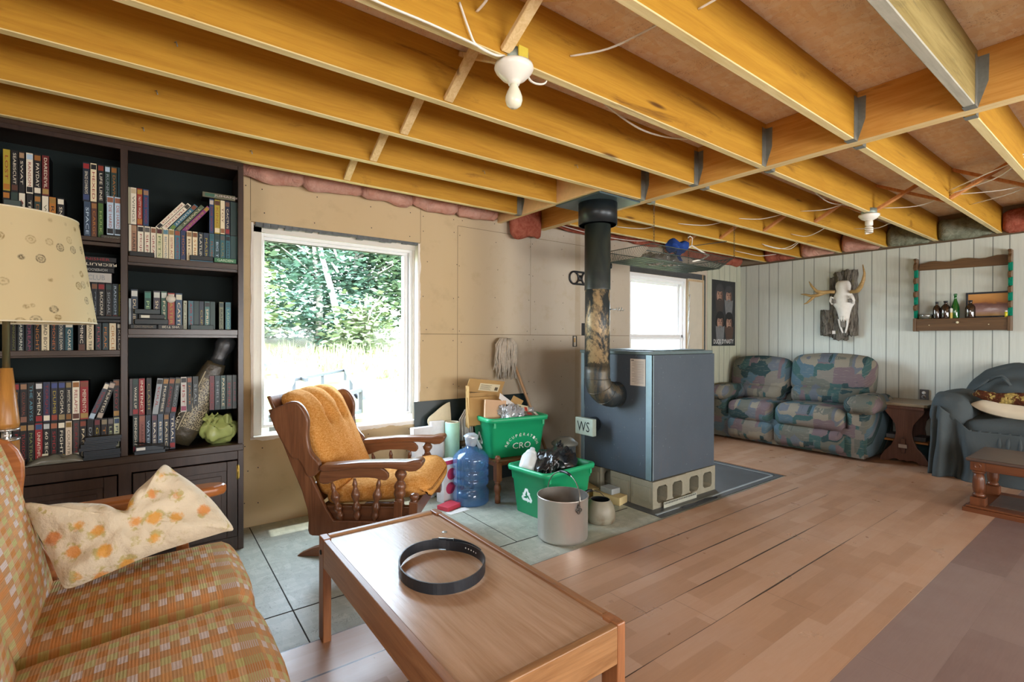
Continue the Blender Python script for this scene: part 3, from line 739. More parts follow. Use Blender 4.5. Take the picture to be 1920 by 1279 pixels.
# ---- video tapes: every tape its own object
TAPES = [
 ('LT_low', 3.11, 1.64, [
  (-0.528, 0.0234, '#15171a', '#d9d2bd', 'NORTH', '#d98a2b', None, 0.187, 0),
  (-0.502, 0.0234, '#2c4a44', '#d9d2bd', 'CASE', None, None, 0.187, 0),
  (-0.476, 0.0204, '#d9d2bd', '#b3262c', 'ALIVE', None, None, 0.187, 0),
  (-0.451, 0.0214, '#15171a', '#d9d2bd', 'TRACE', None, None, 0.187, 0),
  (-0.426, 0.0224, '#2c4a44', '#d58a3a', 'DECK', '#c98a3c', None, 0.187, 0),
  (-0.4, 0.0224, '#d9d2bd', '#8a8a6a', 'WISH', None, None, 0.187, 0),
  (-0.376, 0.0234, '#d98a2b', '#15171a', 'RIDE', '#b98d3a', None, 0.187, 0),
  (-0.348, 0.0244, '#15171a', '#d9d2bd', 'SNATCH', '#d9d2bd', None, 0.187, 0),
 ]),
 ('LT_up', 3.11, 1.828, [
  (-0.527, 0.0234, '#d6bd3a', '#b3262c', 'LOST', None, '#d98a2b', 0.187, 0),
  (-0.501, 0.0224, '#15171a', '#d9d2bd', 'SEABISCUIT', None, '#6b3d2b', 0.187, 0),
  (-0.476, 0.0194, '#15171a', '#d9d2bd', 'SWAT', '#c9a27c', None, 0.187, 0),
  (-0.453, 0.0234, '#d9d2bd', '#b3262c', 'RANSOM', '#a9bfd0', '#15171a', 0.187, 0),
  (-0.427, 0.0244, '#15171a', '#d9d2bd', 'PAYDAY', '#b5742f', '#d9d2bd', 0.187, 0),
  (-0.4, 0.0244, '#7c1f22', '#d9d2bd', 'DAREDEVIL', None, '#c9a45a', 0.187, 0),
 ]),
 ('LTr_low', 3.11, 1.64, [
  (-0.254, 0.0254, '#37516e', '#a9bfd0', 'SPACE', None, None, 0.187, 0),
  (-0.227, 0.0214, '#6b3d2b', '#d98a2b', 'CARGO', '#b07a42', None, 0.187, 0),
  (-0.202, 0.0204, '#4f7a2e', '#b8d27a', 'HULK', None, None, 0.187, 0),
 ]),
 ('LTr_up', 3.11, 1.828, [
  (-0.258, 0.0254, '#1d2c3f', '#d9d2bd', 'SPACE COWBOYS', '#b3262c', '#3a4f86', 0.187, 0),
  (-0.23, 0.0234, '#d8cba8', '#b3262c', 'HEXED', '#15171a', None, 0.187, 0),
  (-0.203, 0.0234, '#15171a', '#d9d2bd', 'LIFE LINE', '#a33a22', None, 0.187, 0),
  (-0.177, 0.0214, '#2c4a44', '#8e979c', 'RUNNER', '#a9bfd0', None, 0.187, 0),
  (-0.153, 0.0234, '#2c4a44', '#d98a2b', 'DAWN', '#b5742f', None, 0.187, 0),
  (-0.127, 0.0114, '#2a5a6a', '#d9d2bd', 'TIDE', None, None, 0.187, 0),
 ]),
 ('LTr_front', 3.086, 1.672, [
  (-0.168, 0.0264, '#a9bfd0', '#c0563a', 'DIE HARD', '#a86a4c', '#15171a', 0.19, 0),
  (-0.139, 0.0254, '#a9bfd0', '#c0563a', 'DIE HARD', '#a86a4c', '#15171a', 0.19, 0),
 ]),
 ('LM_low', 3.105, 1.098, [
  (-0.512, 0.0114, '#15171a', '#d9d2bd', 'OUT', None, None, 0.145, 0),
  (-0.502, 0.0184, '#15171a', '#8a8f3a', 'VENGEANCE', None, None, 0.145, 0),
  (-0.481, 0.0224, '#26343a', '#c9cfc0', 'AIRBORNE', None, None, 0.145, 0),
  (-0.455, 0.0244, '#25313d', '#b0486f', 'DREAM', None, None, 0.145, 0),
  (-0.428, 0.0244, '#15171a', '#d98a2b', 'NIGHT', None, None, 0.145, 0),
  (-0.402, 0.0274, '#d8cba8', '#15171a', 'BAD BOYS', None, None, 0.145, 0),
  (-0.372, 0.0234, '#1f2c30', '#e07a34', 'MONEY', None, None, 0.145, 0),
  (-0.347, 0.0244, '#24404a', '#d9d2bd', 'DOUBLE DOWN', None, None, 0.145, 0),
  (-0.321, 0.0284, '#2a6472', '#d9d2bd', 'QUAKE', '#d9d2bd', None, 0.145, 0),
  (-0.245, 0.0274, '#d8cba8', '#15171a', 'ROAD TRIP', None, None, 0.145, 0),
  (-0.212, 0.0224, '#22363a', '#c0485a', 'FURY', None, None, 0.145, 0),
  (-0.186, 0.0234, '#22464c', '#d98a2b', 'PEAK', None, None, 0.145, 0),
  (-0.16, 0.0264, '#d8cba8', '#d98a2b', 'CIRCLE', None, None, 0.145, 0),
  (-0.13, 0.0174, '#15171a', '#d9d2bd', 'KILO', '#d9d2bd', None, 0.145, 0),
 ]),
 ('LM_up', 3.125, 1.252, [
  (-0.308, 0.0264, '#15171a', '#d9d2bd', 'ROLLER TEAM', '#c08a2c', '#6b3d2b', 0.187, 0),
  (-0.28, 0.0224, '#d9d2bd', '#a8402a', 'NAKED THUNDER', '#c08a2c', '#6b3d2b', 0.187, 0),
  (-0.255, 0.0244, '#15171a', '#c9b23a', 'HIGHWAY', '#a3502c', None, 0.187, 0),
  (-0.228, 0.0234, '#222b33', '#8e979c', 'STORM', '#a06a44', None, 0.187, 0),
  (-0.203, 0.0254, '#15171a', '#d9d2bd', 'BACKDRAFT', '#b3262c', None, 0.187, 0),
  (-0.175, 0.0244, '#15171a', '#8e979c', 'SIGNAL', '#2c4a44', '#6b3d2b', 0.187, 0),
  (-0.149, 0.0214, '#22414c', '#a9bfd0', 'RANSOM', None, '#8a2c2c', 0.187, 0),
  (-0.125, 0.0124, '#b8bf2e', '#15171a', 'JUICE', None, None, 0.187, 0),
 ]),
 ('LM_mid', 3.085, 1.098, [
  (-0.273, 0.0254, '#15171a', '#d9d2bd', 'DOMINIC', '#c06a3c', '#6b3d2b', 0.245, 0),
 ]),
 ('LM_mid2', 3.085, 1.247, [
  (-0.244, 0.0284, '#1c2227', '#8e979c', '', None, None, 0.155, 0),
 ]),
 ('LB_low', 3.105, 0.59, [
  (-0.496, 0.0224, '#15171a', '#b3262c', 'FRANTIC', '#6a3a34', None, 0.187, 0),
  (-0.473, 0.0224, '#15171a', '#b3262c', 'TUXEDO', '#b98a4a', '#8a3a2c', 0.187, 0),
  (-0.449, 0.0234, '#15171a', '#8f9a5a', 'MATRIX', '#b9a27a', None, 0.187, 0),
  (-0.424, 0.0254, '#b3262c', '#d9d2bd', 'UNFAITHFUL', '#2b5c92', None, 0.187, 0),
  (-0.397, 0.0234, '#15171a', '#d9d2bd', '60 SEC', '#b0b4b4', '#7a2c3a', 0.187, 0),
  (-0.372, 0.0244, '#15171a', '#b3262c', 'SPIDER', '#c0704c', None, 0.187, 0),
  (-0.346, 0.0244, '#15171a', '#d9d2bd', 'FIGHT', '#d9d2bd', '#c9a23a', 0.187, 0),
  (-0.32, 0.0234, '#c9b9a4', '#7a6a54', 'COUNTRY', '#a3803c', None, 0.187, 0),
  (-0.294, 0.0234, '#4c4644', '#b3262c', 'SCREAM', None, '#d9d2bd', 0.187, 0),
  (-0.269, 0.0234, '#15171a', '#d8cba8', 'PANIC', '#a04c34', None, 0.187, 0),
 ]),
 ('LB_up', 3.105, 0.778, [
  (-0.496, 0.0214, '#15171a', '#d98a2b', 'FIREFIGHT', '#b3262c', None, 0.187, 0),
  (-0.473, 0.0234, '#15171a', '#a3503a', 'COLLATERAL', '#b98a64', '#a3705a', 0.187, 0),
  (-0.448, 0.0234, '#15171a', '#6ab0c8', 'THE ABYSS', None, None, 0.187, 0),
  (-0.423, 0.0244, '#15171a', '#d9d2bd', 'XMEN', '#c9c9c9', '#b3262c', 0.187, 0),
  (-0.397, 0.0244, '#27325a', '#b3262c', 'TORQUE', None, '#d9d2bd', 0.187, 0),
  (-0.37, 0.0234, '#25283a', '#d6bd3a', 'DUMB', '#4a5aa0', '#b0442c', 0.187, 0),
  (-0.345, 0.0244, '#15171a', '#d9d2bd', 'DOGMA', '#4a5aa0', '#b09a6a', 0.187, 0),
  (-0.319, 0.0214, '#15171a', '#d9d2bd', 'MYSTIC RIVER', '#a08a5a', '#a06a2c', 0.187, 0),
  (-0.296, 0.0264, '#d9d2bd', '#b3262c', 'RELAPSE', '#b5742f', '#6b3d2b', 0.187, 0),
  (-0.268, 0.0304, '#b3262c', '#d9d2bd', 'MEMENTO', '#9a4c34', '#c9a45a', 0.187, 0),
 ]),
 ('LB_lean', 3.105, 0.778, [
  (-0.241, 0.0244, '#4c5566', '#b3262c', 'TIMELINE', '#d9d2bd', '#a9bfd0', 0.187, 0.36),
  (-0.211, 0.0244, '#15171a', '#d9d2bd', 'HUNTED', '#a89a8c', '#a89a8c', 0.187, 0.3),
  (-0.145, 0.0244, '#15171a', '#b3262c', 'TROY', '#a0643c', '#c99a4c', 0.187, 0),
  (-0.119, 0.0114, '#15171a', '#b3262c', 'ROBOT', None, None, 0.187, 0),
 ]),
 ('LB_low2', 3.11, 0.59, [
  (-0.243, 0.0234, '#15171a', '#8e979c', 'DARK', None, None, 0.187, 0),
  (-0.217, 0.0224, '#15171a', '#d6bd3a', 'GO!', '#8a3a44', None, 0.187, 0),
  (-0.191, 0.0234, '#15171a', '#d98a2b', 'TIPS', '#a89a7a', None, 0.187, 0),
  (-0.166, 0.0214, '#15171a', '#a8b48a', 'LEON', '#8a807a', None, 0.187, 0),
  (-0.143, 0.0224, '#c3c7a4', '#38506a', 'PILOT', '#3f5c86', None, 0.187, 0),
 ]),
 ('RT_low', 3.115, 1.553, [
  (-0.085, 0.0114, '#d9d2bd', '#15171a', 'DAY', None, None, 0.187, 0),
  (-0.075, 0.0224, '#b98a6a', '#15171a', 'HARLEY', '#c9a27c', None, 0.187, 0),
  (-0.05, 0.0254, '#d9d2bd', '#b3262c', 'MOJO', '#15171a', None, 0.187, 0),
  (-0.022, 0.0234, '#d9d2bd', '#b3262c', 'SILENT', '#6a6a64', None, 0.187, 0),
  (0.004, 0.0224, '#d9d2bd', '#b3262c', 'GREASE', '#a06a4c', None, 0.187, 0),
  (0.028, 0.0254, '#c9c7a0', '#7a9a5a', 'PETS', '#5c1f24', '#6a9a4a', 0.187, 0),
  (0.055, 0.0234, '#d8cba8', '#4a8ab4', 'BEETHOVEN', '#6aa0b4', '#6b3d2b', 0.187, 0),
  (0.08, 0.0234, '#d8cba8', '#b3262c', 'SISTER ACT', '#b99a5a', '#b3262c', 0.187, 0),
  (0.105, 0.0244, '#4c8aa0', '#b3262c', 'RODEO', '#b0583a', '#2f6f7a', 0.187, 0),
  (0.131, 0.0224, '#223a6a', '#d98a2b', 'HOOK', None, '#d8cba8', 0.187, 0),
  (0.157, 0.0234, '#d8cba8', '#8a6a4a', 'BIG', '#b08a5a', None, 0.187, 0),
  (0.183, 0.0234, '#d8cba8', '#d98a2b', 'STRIPES', '#a0643c', None, 0.187, 0),
  (0.209, 0.0234, '#26383f', '#d9d2bd', 'FLATLINER', None, None, 0.187, 0),
  (0.234, 0.0244, '#243c54', '#d6bd3a', 'MASK', None, '#d98a2b', 0.187, 0),
  (0.26, 0.0234, '#3c7a86', '#b0643a', 'FLUBBER', '#2f6f7a', None, 0.187, 0),
  (0.285, 0.0244, '#2c5a60', '#a9bfd0', 'BIG TOP', '#2c4a44', None, 0.187, 0),
  (0.311, 0.0234, '#3a7a80', '#b09a4a', 'GULF', '#6a6a64', '#d6bd3a', 0.187, 0),
  (0.337, 0.0224, '#2f7a8a', '#15171a', 'DOLLY', '#15171a', '#b3262c', 0.187, 0),
  (0.361, 0.0334, '#33605e', '#2f6f7a', '', None, None, 0.187, 0),
 ]),
 ('RT_up', 3.115, 1.741, [
  (-0.087, 0.0114, '#a8a488', '#15171a', 'AGE', None, None, 0.187, 0),
  (-0.077, 0.0234, '#d9d2bd', '#6a6a5a', 'WINGS', '#b9a98a', None, 0.187, 0),
  (-0.052, 0.0224, '#b5392a', '#d9d2bd', 'NUTTY WORLD', '#c9a23a', '#d98a2b', 0.187, 0),
  (-0.027, 0.0234, '#2c4c7e', '#b3262c', 'ROSE WOOD', '#b58a6a', None, 0.187, 0),
 ]),
 ('RT_lean', 3.115, 1.741, [
  (0.022, 0.0244, '#d9d2bd', '#b3262c', 'BIRD CAGE', None, '#15171a', 0.187, 0.66),
  (0.048, 0.0264, '#d9d2bd', '#b3262c', 'MATINEE', '#3c3c34', None, 0.187, 0.66),
  (0.078, 0.0264, '#4c8aa0', '#d9d2bd', 'FLIGHT', '#a0583a', '#7aa03c', 0.187, 0.66),
  (0.108, 0.0254, '#6a7a5c', '#d8cba8', 'TWIST', None, '#8a9a7a', 0.187, 0.66),
  (0.136, 0.0254, '#a03c8a', '#d6bd3a', 'BARNEY', '#c9a23a', None, 0.187, 0.66),
 ]),
 ('RT_up2', 3.115, 1.741, [
  (0.26, 0.0214, '#2c4c7e', '#b3262c', 'ROSE WOOD', '#b5aaa0', None, 0.187, 0),
  (0.284, 0.0264, '#d6bd3a', '#c07a2c', 'KING', '#6b3d2b', '#d8cba8', 0.187, 0),
  (0.312, 0.0214, '#d8cba8', '#7a3a2c', 'TOY', None, '#b0744a', 0.187, 0),
  (0.335, 0.0224, '#232a4a', '#d8cba8', 'CACTUS', '#8a5a44', '#b3262c', 0.187, 0),
  (0.36, 0.0334, '#2c4a46', '#2c4a44', '', None, None, 0.187, 0),
 ]),
 ('RM', 3.125, 1.192, [
  (-0.085, 0.0114, '#a9b4b4', '#15171a', '', None, None, 0.178, 0),
  (-0.076, 0.0274, '#2c4258', '#d8cba8', 'DUMBO', '#c9cdc6', None, 0.225, 0),
  (-0.022, 0.0274, '#2f6a5a', '#9ac08a', 'PETER', '#4ca08a', None, 0.218, 0),
  (0.015, 0.0284, '#4a4658', '#d8cba8', 'SNOW', '#c0c4be', None, 0.222, 0),
  (0.047, 0.0254, '#2f6a52', '#d8cba8', 'FOREST', '#c0c8be', None, 0.222, 0),
  (0.075, 0.0304, '#c24a3a', '#d6bd3a', 'ASTERIX', '#d0cab8', None, 0.215, 0),
  (0.109, 0.0294, '#39607e', '#d8cba8', 'CASTLE', '#c9c7b0', None, 0.215, 0),
  (0.143, 0.0164, '#a3a890', '#15171a', 'Four Musical', None, None, 0.178, 0),
  (0.165, 0.0234, '#4a8090', '#b3262c', 'AIR MAIL', None, None, 0.178, 0),
  (0.19, 0.0234, '#1f4446', '#2c4a44', '', None, None, 0.178, 0),
  (0.215, 0.0204, '#22384a', '#d6bd3a', 'CUP', None, None, 0.178, 0),
  (0.239, 0.0244, '#4f8a86', '#d8cba8', 'SPRING', '#15171a', None, 0.178, 0),
  (0.265, 0.0234, '#1f4a46', '#2c4a44', '', None, None, 0.178, 0),
  (0.307, 0.0214, '#7f8a66', '#15171a', 'RANCH', '#2c4a44', None, 0.178, 0),
  (0.337, 0.0264, '#2f8a9a', '#8ab08a', 'LAGOON', '#2f6f7a', None, 0.178, 0),
 ]),
 ('RB_low', 3.115, 0.59, [
  (-0.069, 0.0224, '#3c4a48', '#d9d2bd', 'MIDNIGHT', None, '#b0486f', 0.187, 0),
  (-0.044, 0.0244, '#a8665a', '#6a3a34', 'ARABIAN', '#b5705a', '#d98a2b', 0.187, 0),
  (-0.017, 0.0214, '#33475a', '#a9bfd0', 'WATER', None, None, 0.187, 0),
  (0.008, 0.0224, '#4a4c5e', '#d9d2bd', 'BASE', '#7a4c5a', None, 0.187, 0),
  (0.033, 0.0224, '#5a7086', '#d9d2bd', 'BEST', None, None, 0.187, 0),
  (0.058, 0.0224, '#3a4148', '#d8cba8', 'BASIC', '#b0804a', None, 0.187, 0),
  (0.083, 0.0244, '#3a4660', '#d9d2bd', 'TRIAL', None, '#b3262c', 0.187, 0),
 ]),
 ('RB_up', 3.115, 0.778, [
  (-0.082, 0.0114, '#6a5a60', '#d9d2bd', '', None, None, 0.187, 0),
  (-0.07, 0.0234, '#2a3a3a', '#d9d2bd', 'WAKE UP', '#2c4a44', '#b3262c', 0.187, 0),
  (-0.045, 0.0244, '#b3262c', '#d9d2bd', 'INSTINCT', None, None, 0.187, 0),
  (-0.014, 0.0204, '#15171a', '#b0a05a', 'CLASH', None, None, 0.187, 0),
  (0.009, 0.0254, '#8e979c', '#b3262c', 'SOUL', '#2a2a2a', None, 0.187, 0.12),
  (0.036, 0.0234, '#26343a', '#d9d2bd', 'MUMMIES', '#c08a3a', None, 0.187, 0.12),
  (0.061, 0.0244, '#15171a', '#b3262c', 'AXMAN', '#b0643a', '#4c4c5a', 0.187, 0.12),
  (0.087, 0.0234, '#26383a', '#8e979c', 'BRONCO', '#8a7a4a', '#b3262c', 0.187, 0.12),
  (0.131, 0.0264, '#b8b5ae', '#b3262c', 'FIST', '#15171a', '#b0486f', 0.187, 0),
  (0.159, 0.0214, '#33403e', '#d98a2b', 'JADE', '#b0643a', None, 0.187, 0),
  (0.184, 0.0254, '#23302f', '#8e979c', 'SEAL', None, None, 0.187, 0),
  (0.261, 0.0224, '#7a2c36', '#b3262c', 'RUSH', None, None, 0.187, 0),
  (0.286, 0.0244, '#26444a', '#8e979c', 'SHELL', None, None, 0.187, 0),
  (0.313, 0.0244, '#2c5a54', '#d8cba8', 'PADDLE', None, None, 0.187, 0),
  (0.341, 0.0264, '#2f3a38', '#b3262c', 'EMPIRE', '#4a5a52', None, 0.187, 0),
  (0.37, 0.0204, '#2a3a38', '#a03040', 'DUNE', None, None, 0.187, 0),
 ]),
]
ORD = ['first', 'second', 'third', 'fourth', 'fifth', 'sixth', 'seventh', 'eighth', 'ninth', 'tenth', 'eleventh', 'twelfth', 'thirteenth', 'fourteenth', 'fifteenth', 'sixteenth', 'seventeenth', 'eighteenth', 'nineteenth', 'twentieth']
ROWN = {'LT_low': 'lower row behind the lampshade, top left shelf', 'LT_up': 'upper row, left end of the top left shelf', 'LTr_low': 'lower row, right end of the top left shelf', 'LTr_up': 'upper row, right end of the top left shelf',
        'LTr_front': 'standing in front on the top left shelf', 'LM_low': 'lower row, middle left shelf', 'LM_up': 'upper row, middle left shelf', 'LM_mid': 'standing forward on the middle left shelf', 'LM_mid2': 'standing forward on the middle left shelf',
        'LB_low': 'lower row, bottom left shelf', 'LB_up': 'upper row, bottom left shelf', 'LB_lean': 'right end of the upper row, bottom left shelf', 'LB_low2': 'lower row behind the disc cases, bottom left shelf',
        'RT_low': 'lower row, top right shelf', 'RT_up': 'upper row left end, top right shelf', 'RT_lean': 'leaning group, top right shelf', 'RT_up2': 'upper row right end, top right shelf', 'RM': 'row on the middle right shelf',
        'RB_low': 'lower row, bottom right shelf', 'RB_up': 'upper row, bottom right shelf'}
def cname(h):
    r, gg, b = (int(h[i:i + 2], 16) for i in (1, 3, 5)); mx, mn = max(r, gg, b), min(r, gg, b)
    if mx < 75 and mx - mn < 34: return 'black'
    if mx - mn < 26: return 'white' if mn > 165 else 'grey'
    if mn > 140 and r > b: return 'cream'
    if r > 150 and b > 110 and gg < 90: return 'magenta'
    if r == mx and gg > .75 * r and b < .55 * r: return 'yellow'
    if r == mx and gg > .5 * r: return 'orange' if r > 150 else 'tan'
    if r == mx: return 'red' if r > 120 and gg < .45 * r else 'brown'
    if b == mx and b - gg > 18: return 'blue' if mx < 165 else 'pale blue'
    if gg >= b: return 'green'
    return 'teal' if mx > 70 else 'dark teal'
def pc(h):
    k = 1.0 if min(int(h[i:i + 2], 16) for i in (1, 3, 5)) > 135 else .78
    d = '#%02x%02x%02x' % tuple(int(int(h[i:i + 2], 16) * k) for i in (1, 3, 5))
    return plain('tape_' + cname(h).replace(' ', '_'), d, .4, 0, .4, .06, 60)
def tape_mesh(w, h, d, sp, tc, tx, ta, ba, case='#101214'):
    """origin at the lower left of the spine; spine faces -y"""
    mats = [pc(case)] + [pc(c) for c in (sp, tc, ta or sp, ba or sp)]
    mb = MB(); mb.bx(0, .0008, 0, w, d, h, 0)
    mb.bx(.0006, 0, .002, w - .0006, .002, h - .001, 1)
    z0, z1 = .012, h - .012; e = .0004
    if ta: mb.bx(.002, -e, h * .84, w - .002, .001, h * .965, 3); z1 = h * .77
    if ba: mb.bx(.002, -e, h * .04, w - .002, .001, h * .17, 4); z0 = h * .19
    if tx and w > .012:
        # lettering reads downwards
        ln = min(z1 - z0, .024 * len(tx) + .01); M = frame((w / 2, -.0009, z1 - ln / 2 if ta else (z0 + z1) / 2), (0, 0, -1), (1, 0, 0), (0, -1, 0))
        text_fit(mb, tx, ln, w * .42, M, 2)
    return mb, mats
for rid, yf, base, items in TAPES:
    n = len(items)
    for i, (x, w, sp, tc, tx, ta, ba, h, ln) in enumerate(items):
        if ln: w = min(w * math.cos(ln), .0255)
        mb, mats = tape_mesh(w, h, .105 if h < .2 else .118, sp, tc, tx, ta, ba)
        o = mb.build('video_tape', mats, None, fix=False)
        o.location = (x, yf + random.uniform(0, .004) * (h < .2), base + .0006); o.rotation_euler = (0, ln, 0)
        if ln: o.location.z += 0
        where = ROWN[rid]
        if n == 1: lb = '%s-spined video tape %s' % (cname(sp), where)
        else: lb = '%s-spined video tape, %s from left, %s' % (cname(sp), ORD[i], where)
        tag(o, lb, 'video tape', 'video tapes in the bookcase')
# ---- tapes lying flat: the spine runs along x
def flat_tape(x, z, l, h, sp, tc, tx, label, yf=3.09, d=.103, ang=0, flip=False, patch=None, name='video_tape'):
    mats = [pc('#17191b'), pc(sp), pc(tc), pc(patch or sp)]
    mb = MB(); mb.bx(0, .001, 0, l, d, h, 0); mb.bx(.001, 0, .001, l - .001, .002, h - .001, 1)
    if patch: mb.bx(l * .08, -.0006, h * .2, l * .42, .001, h * .8, 3)
    if tx: text_fit(mb, tx, min(l * .7, .016 * len(tx) + .02), h * .5, frame((l * (.5 if not patch else .7), -.001, h / 2), (-1, 0, 0) if flip else (1, 0, 0), (0, 0, -1) if flip else (0, 0, 1), (0, -1, 0)), 2)
    o = mb.build(name, mats, None, .0012, 1, fix=False); o.location = (x, yf, z); o.rotation_euler = (0, 0, ang)
    return tag(o, label, 'video tape', 'video tapes in the bookcase')
flat_tape(-.306, 1.540, .175, .0255, '#15171a', '#b3262c', 'PUNISHER', 'black video tape with red lettering, topmost of the flat stack on the middle left shelf', 3.105)
flat_tape(-.312, 1.514, .172, .0255, '#15171a', '#d9d2bd', 'RECRUIT', 'black video tape with white lettering, second from top of the flat stack, middle left shelf', 3.10, flip=True, patch='#5c4a3a')
flat_tape(-.318, 1.488, .178, .0255, '#171a1d', '#a9aaa6', 'HOMEROOM DRIVE', 'black video tape with small lettering, third from top of the flat stack, middle left shelf', 3.10, flip=True)
flat_tape(-.322, 1.440, .172, .047, '#b9b6ae', '#8c9296', 'THE CLUB', 'pale grey video case, bottom of the flat stack on the middle left shelf', 3.105)
flat_tape(-.476, 1.2455, .078, .019, '#1b1f22', '#555555', '', 'black video tape lying flat behind the lamp, middle left shelf')
flat_tape(-.396, 1.2455, .148, .019, '#15181b', '#555555', '', 'black white-edged video tape lying flat below the lampshade, middle left shelf', 3.085)
flat_tape(-.210, 1.2455, .098, .016, '#1a1e21', '#555555', '', 'black video tape lying flat over the lower row, right end of the middle left shelf', 3.088)
flat_tape(-.208, 1.2620, .096, .016, '#20262a', '#555555', '', 'black video tape, upper of two flat ones at the right end, middle left shelf', 3.088)
flat_tape(-.081, 1.5535, .085, .026, '#d8d0b8', '#b3262c', 'WAR', 'cream and red video tape lying flat, left corner of the top right shelf', 3.084)
flat_tape(-.081, 1.5800, .100, .024, '#171b1c', '#444444', '', 'black video tape lying flat on a cream one, left corner of the top right shelf', 3.084)
flat_tape(.170, 1.5535, .106, .031, '#4a90b0', '#d9d2bd', 'BARRETT', 'blue video tape lying flat in front of the row on the top right shelf', 3.084)
flat_tape(.170, 1.5850, .106, .025, '#171d1e', '#444444', '', 'black video tape lying flat on a blue one, top right shelf', 3.084)
flat_tape(.279, 1.5535, .106, .028, '#b9bcae', '#22282a', 'HARDER', 'pale grey video tape lying flat, right corner of the top right shelf', 3.084)
flat_tape(.279, 1.5820, .106, .026, '#3f8a5c', '#b9d0b0', 'GARDEN', 'green video tape lying flat on a grey one, right corner of the top right shelf', 3.084)
flat_tape(.226, 1.9290, .155, .029, '#7a7a62', '#b9a9a4', 'JUMANJI', 'olive video tape lying flat across the upright ones at the top right shelf', 3.095, patch='#4a7a64')
flat_tape(-.079, 1.2175 - .027, .118, .026, '#d0cba6', '#444444', '', 'plain cream cassette box lying flat, left end of the middle right shelf', 3.084)
flat_tape(.042, 1.1905, .108, .026, '#d0c9a0', '#2c2a24', 'Scotch', 'cream cassette box with black lettering lying flat on the middle right shelf', 3.084, flip=True)
flat_tape(-.079, 1.217, .108, .022, '#1c2528', '#9a8a6a', 'SONY PREMIUM', 'black cassette box with tan lettering lying flat, left end of the middle right shelf', 3.086)
flat_tape(.035, 1.217, .105, .022, '#151a1c', '#d9d2bd', 'VHS T120', 'black cassette box with white lettering lying flat on the middle right shelf', 3.086, flip=True)
flat_tape(-.062, 1.240, .140, .027, '#1d2c30', '#d9d2bd', '', 'dark video cassette lying flat, third layer at left on the middle right shelf', 3.088)
flat_tape(-.045, 1.268, .107, .023, '#1c2629', '#d9d2bd', '', 'video cassette with a white label patch lying flat on the middle right shelf', 3.088, patch='#d6d6c2')
flat_tape(-.062, 1.292, .106, .025, '#35464a', '#d9d2bd', '', 'grey green white-edged cassette, topmost of the left flat stack, middle right shelf', 3.088)
flat_tape(.152, 1.1905, .105, .024, '#171f20', '#b9bfae', 'TEXAS RANGERS', 'black cassette box with white capitals lying flat on the middle right shelf', 3.084)
flat_tape(.172, 1.215, .105, .026, '#24423f', '#b9bfae', '', 'dark green cassette lying flat on a black box, middle right shelf', 3.086)
flat_tape(.286, 1.1905, .104, .028, '#21494a', '#b9bfae', '', 'dark teal cassette lying flat, right corner of the middle right shelf', 3.084)
flat_tape(-.190, 1.6405, .08, .030, '#4a4436', '#8a8470', 'CADDY', 'brown flat box under the two pale blue cases, top left shelf', 3.084)
# grey slipcase box behind the lampshade
tag(flat_tape(-.520, 1.700, .056, .085, '#4f5f5c', '#3a4644', '', 'grey two-disc box standing behind the lampshade, top left shelf', 3.078), 'grey two-disc box standing behind the lampshade, top left shelf', 'disc box', None)
# ---- disc cases in flat stacks
dv = [(-.252, .590, .0135, 0), (-.250, .6043, .0135, .01), (-.252, .6186, .0135, -.01), (-.268, .6340, .015, .02), (-.262, .6498, .015, -.015), (-.250, .6656, .015, .01), (-.246, .6814, .015, .02)]
dn = ['bottom', 'second from bottom', 'third from bottom', 'middle', 'third from top', 'second from top', 'top']
for i, (x, z, h, a) in enumerate(dv):
    mb = MB(); mb.bx(0, 0, 0, .135, .19, h, 0); mb.bx(.003, -.0006, h * .42, .132, .001, h * .55, 1); mb.bx(.002, .002, h - .0005, .133, .188, h + .0006, 2)
    o = mb.build('disc_case', [pc('#3c4650'), pc('#1c2126'), pc('#4a4238')], None, .0012, 1, fix=False); o.location = (x, 3.058, z); o.rotation_euler = (0, 0, a)
    tag(o, 'dark grey disc case, %s of the stack on the bottom left shelf' % dn[i], 'disc case', 'disc cases on the bottom shelves')
for i, (x, z, l, h) in enumerate(((-.062, .5885, .125, .016), (-.058, .6052, .115, .022))):
    mb = MB(); mb.bx(0, 0, 0, l, .18, h, 0)
    if i: mb.bx(.004, -.0008, .004, .04, .001, .018, 1); mb.bx(.002, .004, h, l - .002, .17, h + .001, 2)
    o = mb.build('disc_case', [pc('#46505a'), pc('#d9d9d2'), pc('#5c5a50')], None, .0012, 1, fix=False); o.location = (x, 3.062, z)
    tag(o, ['grey disc case under the other one, left end of the bottom right shelf', 'grey disc case with white barcode label, left end of the bottom right shelf'][i], 'disc case', 'disc cases on the bottom shelves')
# small white puck against the red case
mb = MB(); mb.lathe([(0, 0), (.02, 0), (.021, .004), (.02, .010), (0, .011)], 20, 0, T(.088, 3.115, 1.375) @ Matrix.Rotation(math.pi / 2, 4, 'X'))
tag(mb.build('round_sticker', pc('#cfcabb')), 'round white disc beside the red cased tape on the middle right shelf', 'disc')
# black stick lying across the disc cases
tag(MB().tube([(-.055, 3.055, .650), (.01, 3.05, .637), (.085, 3.045, .612)], .004, 8).build('black_stick', M_black), 'thin black stick lying across the grey disc cases, bottom right shelf', 'stick')
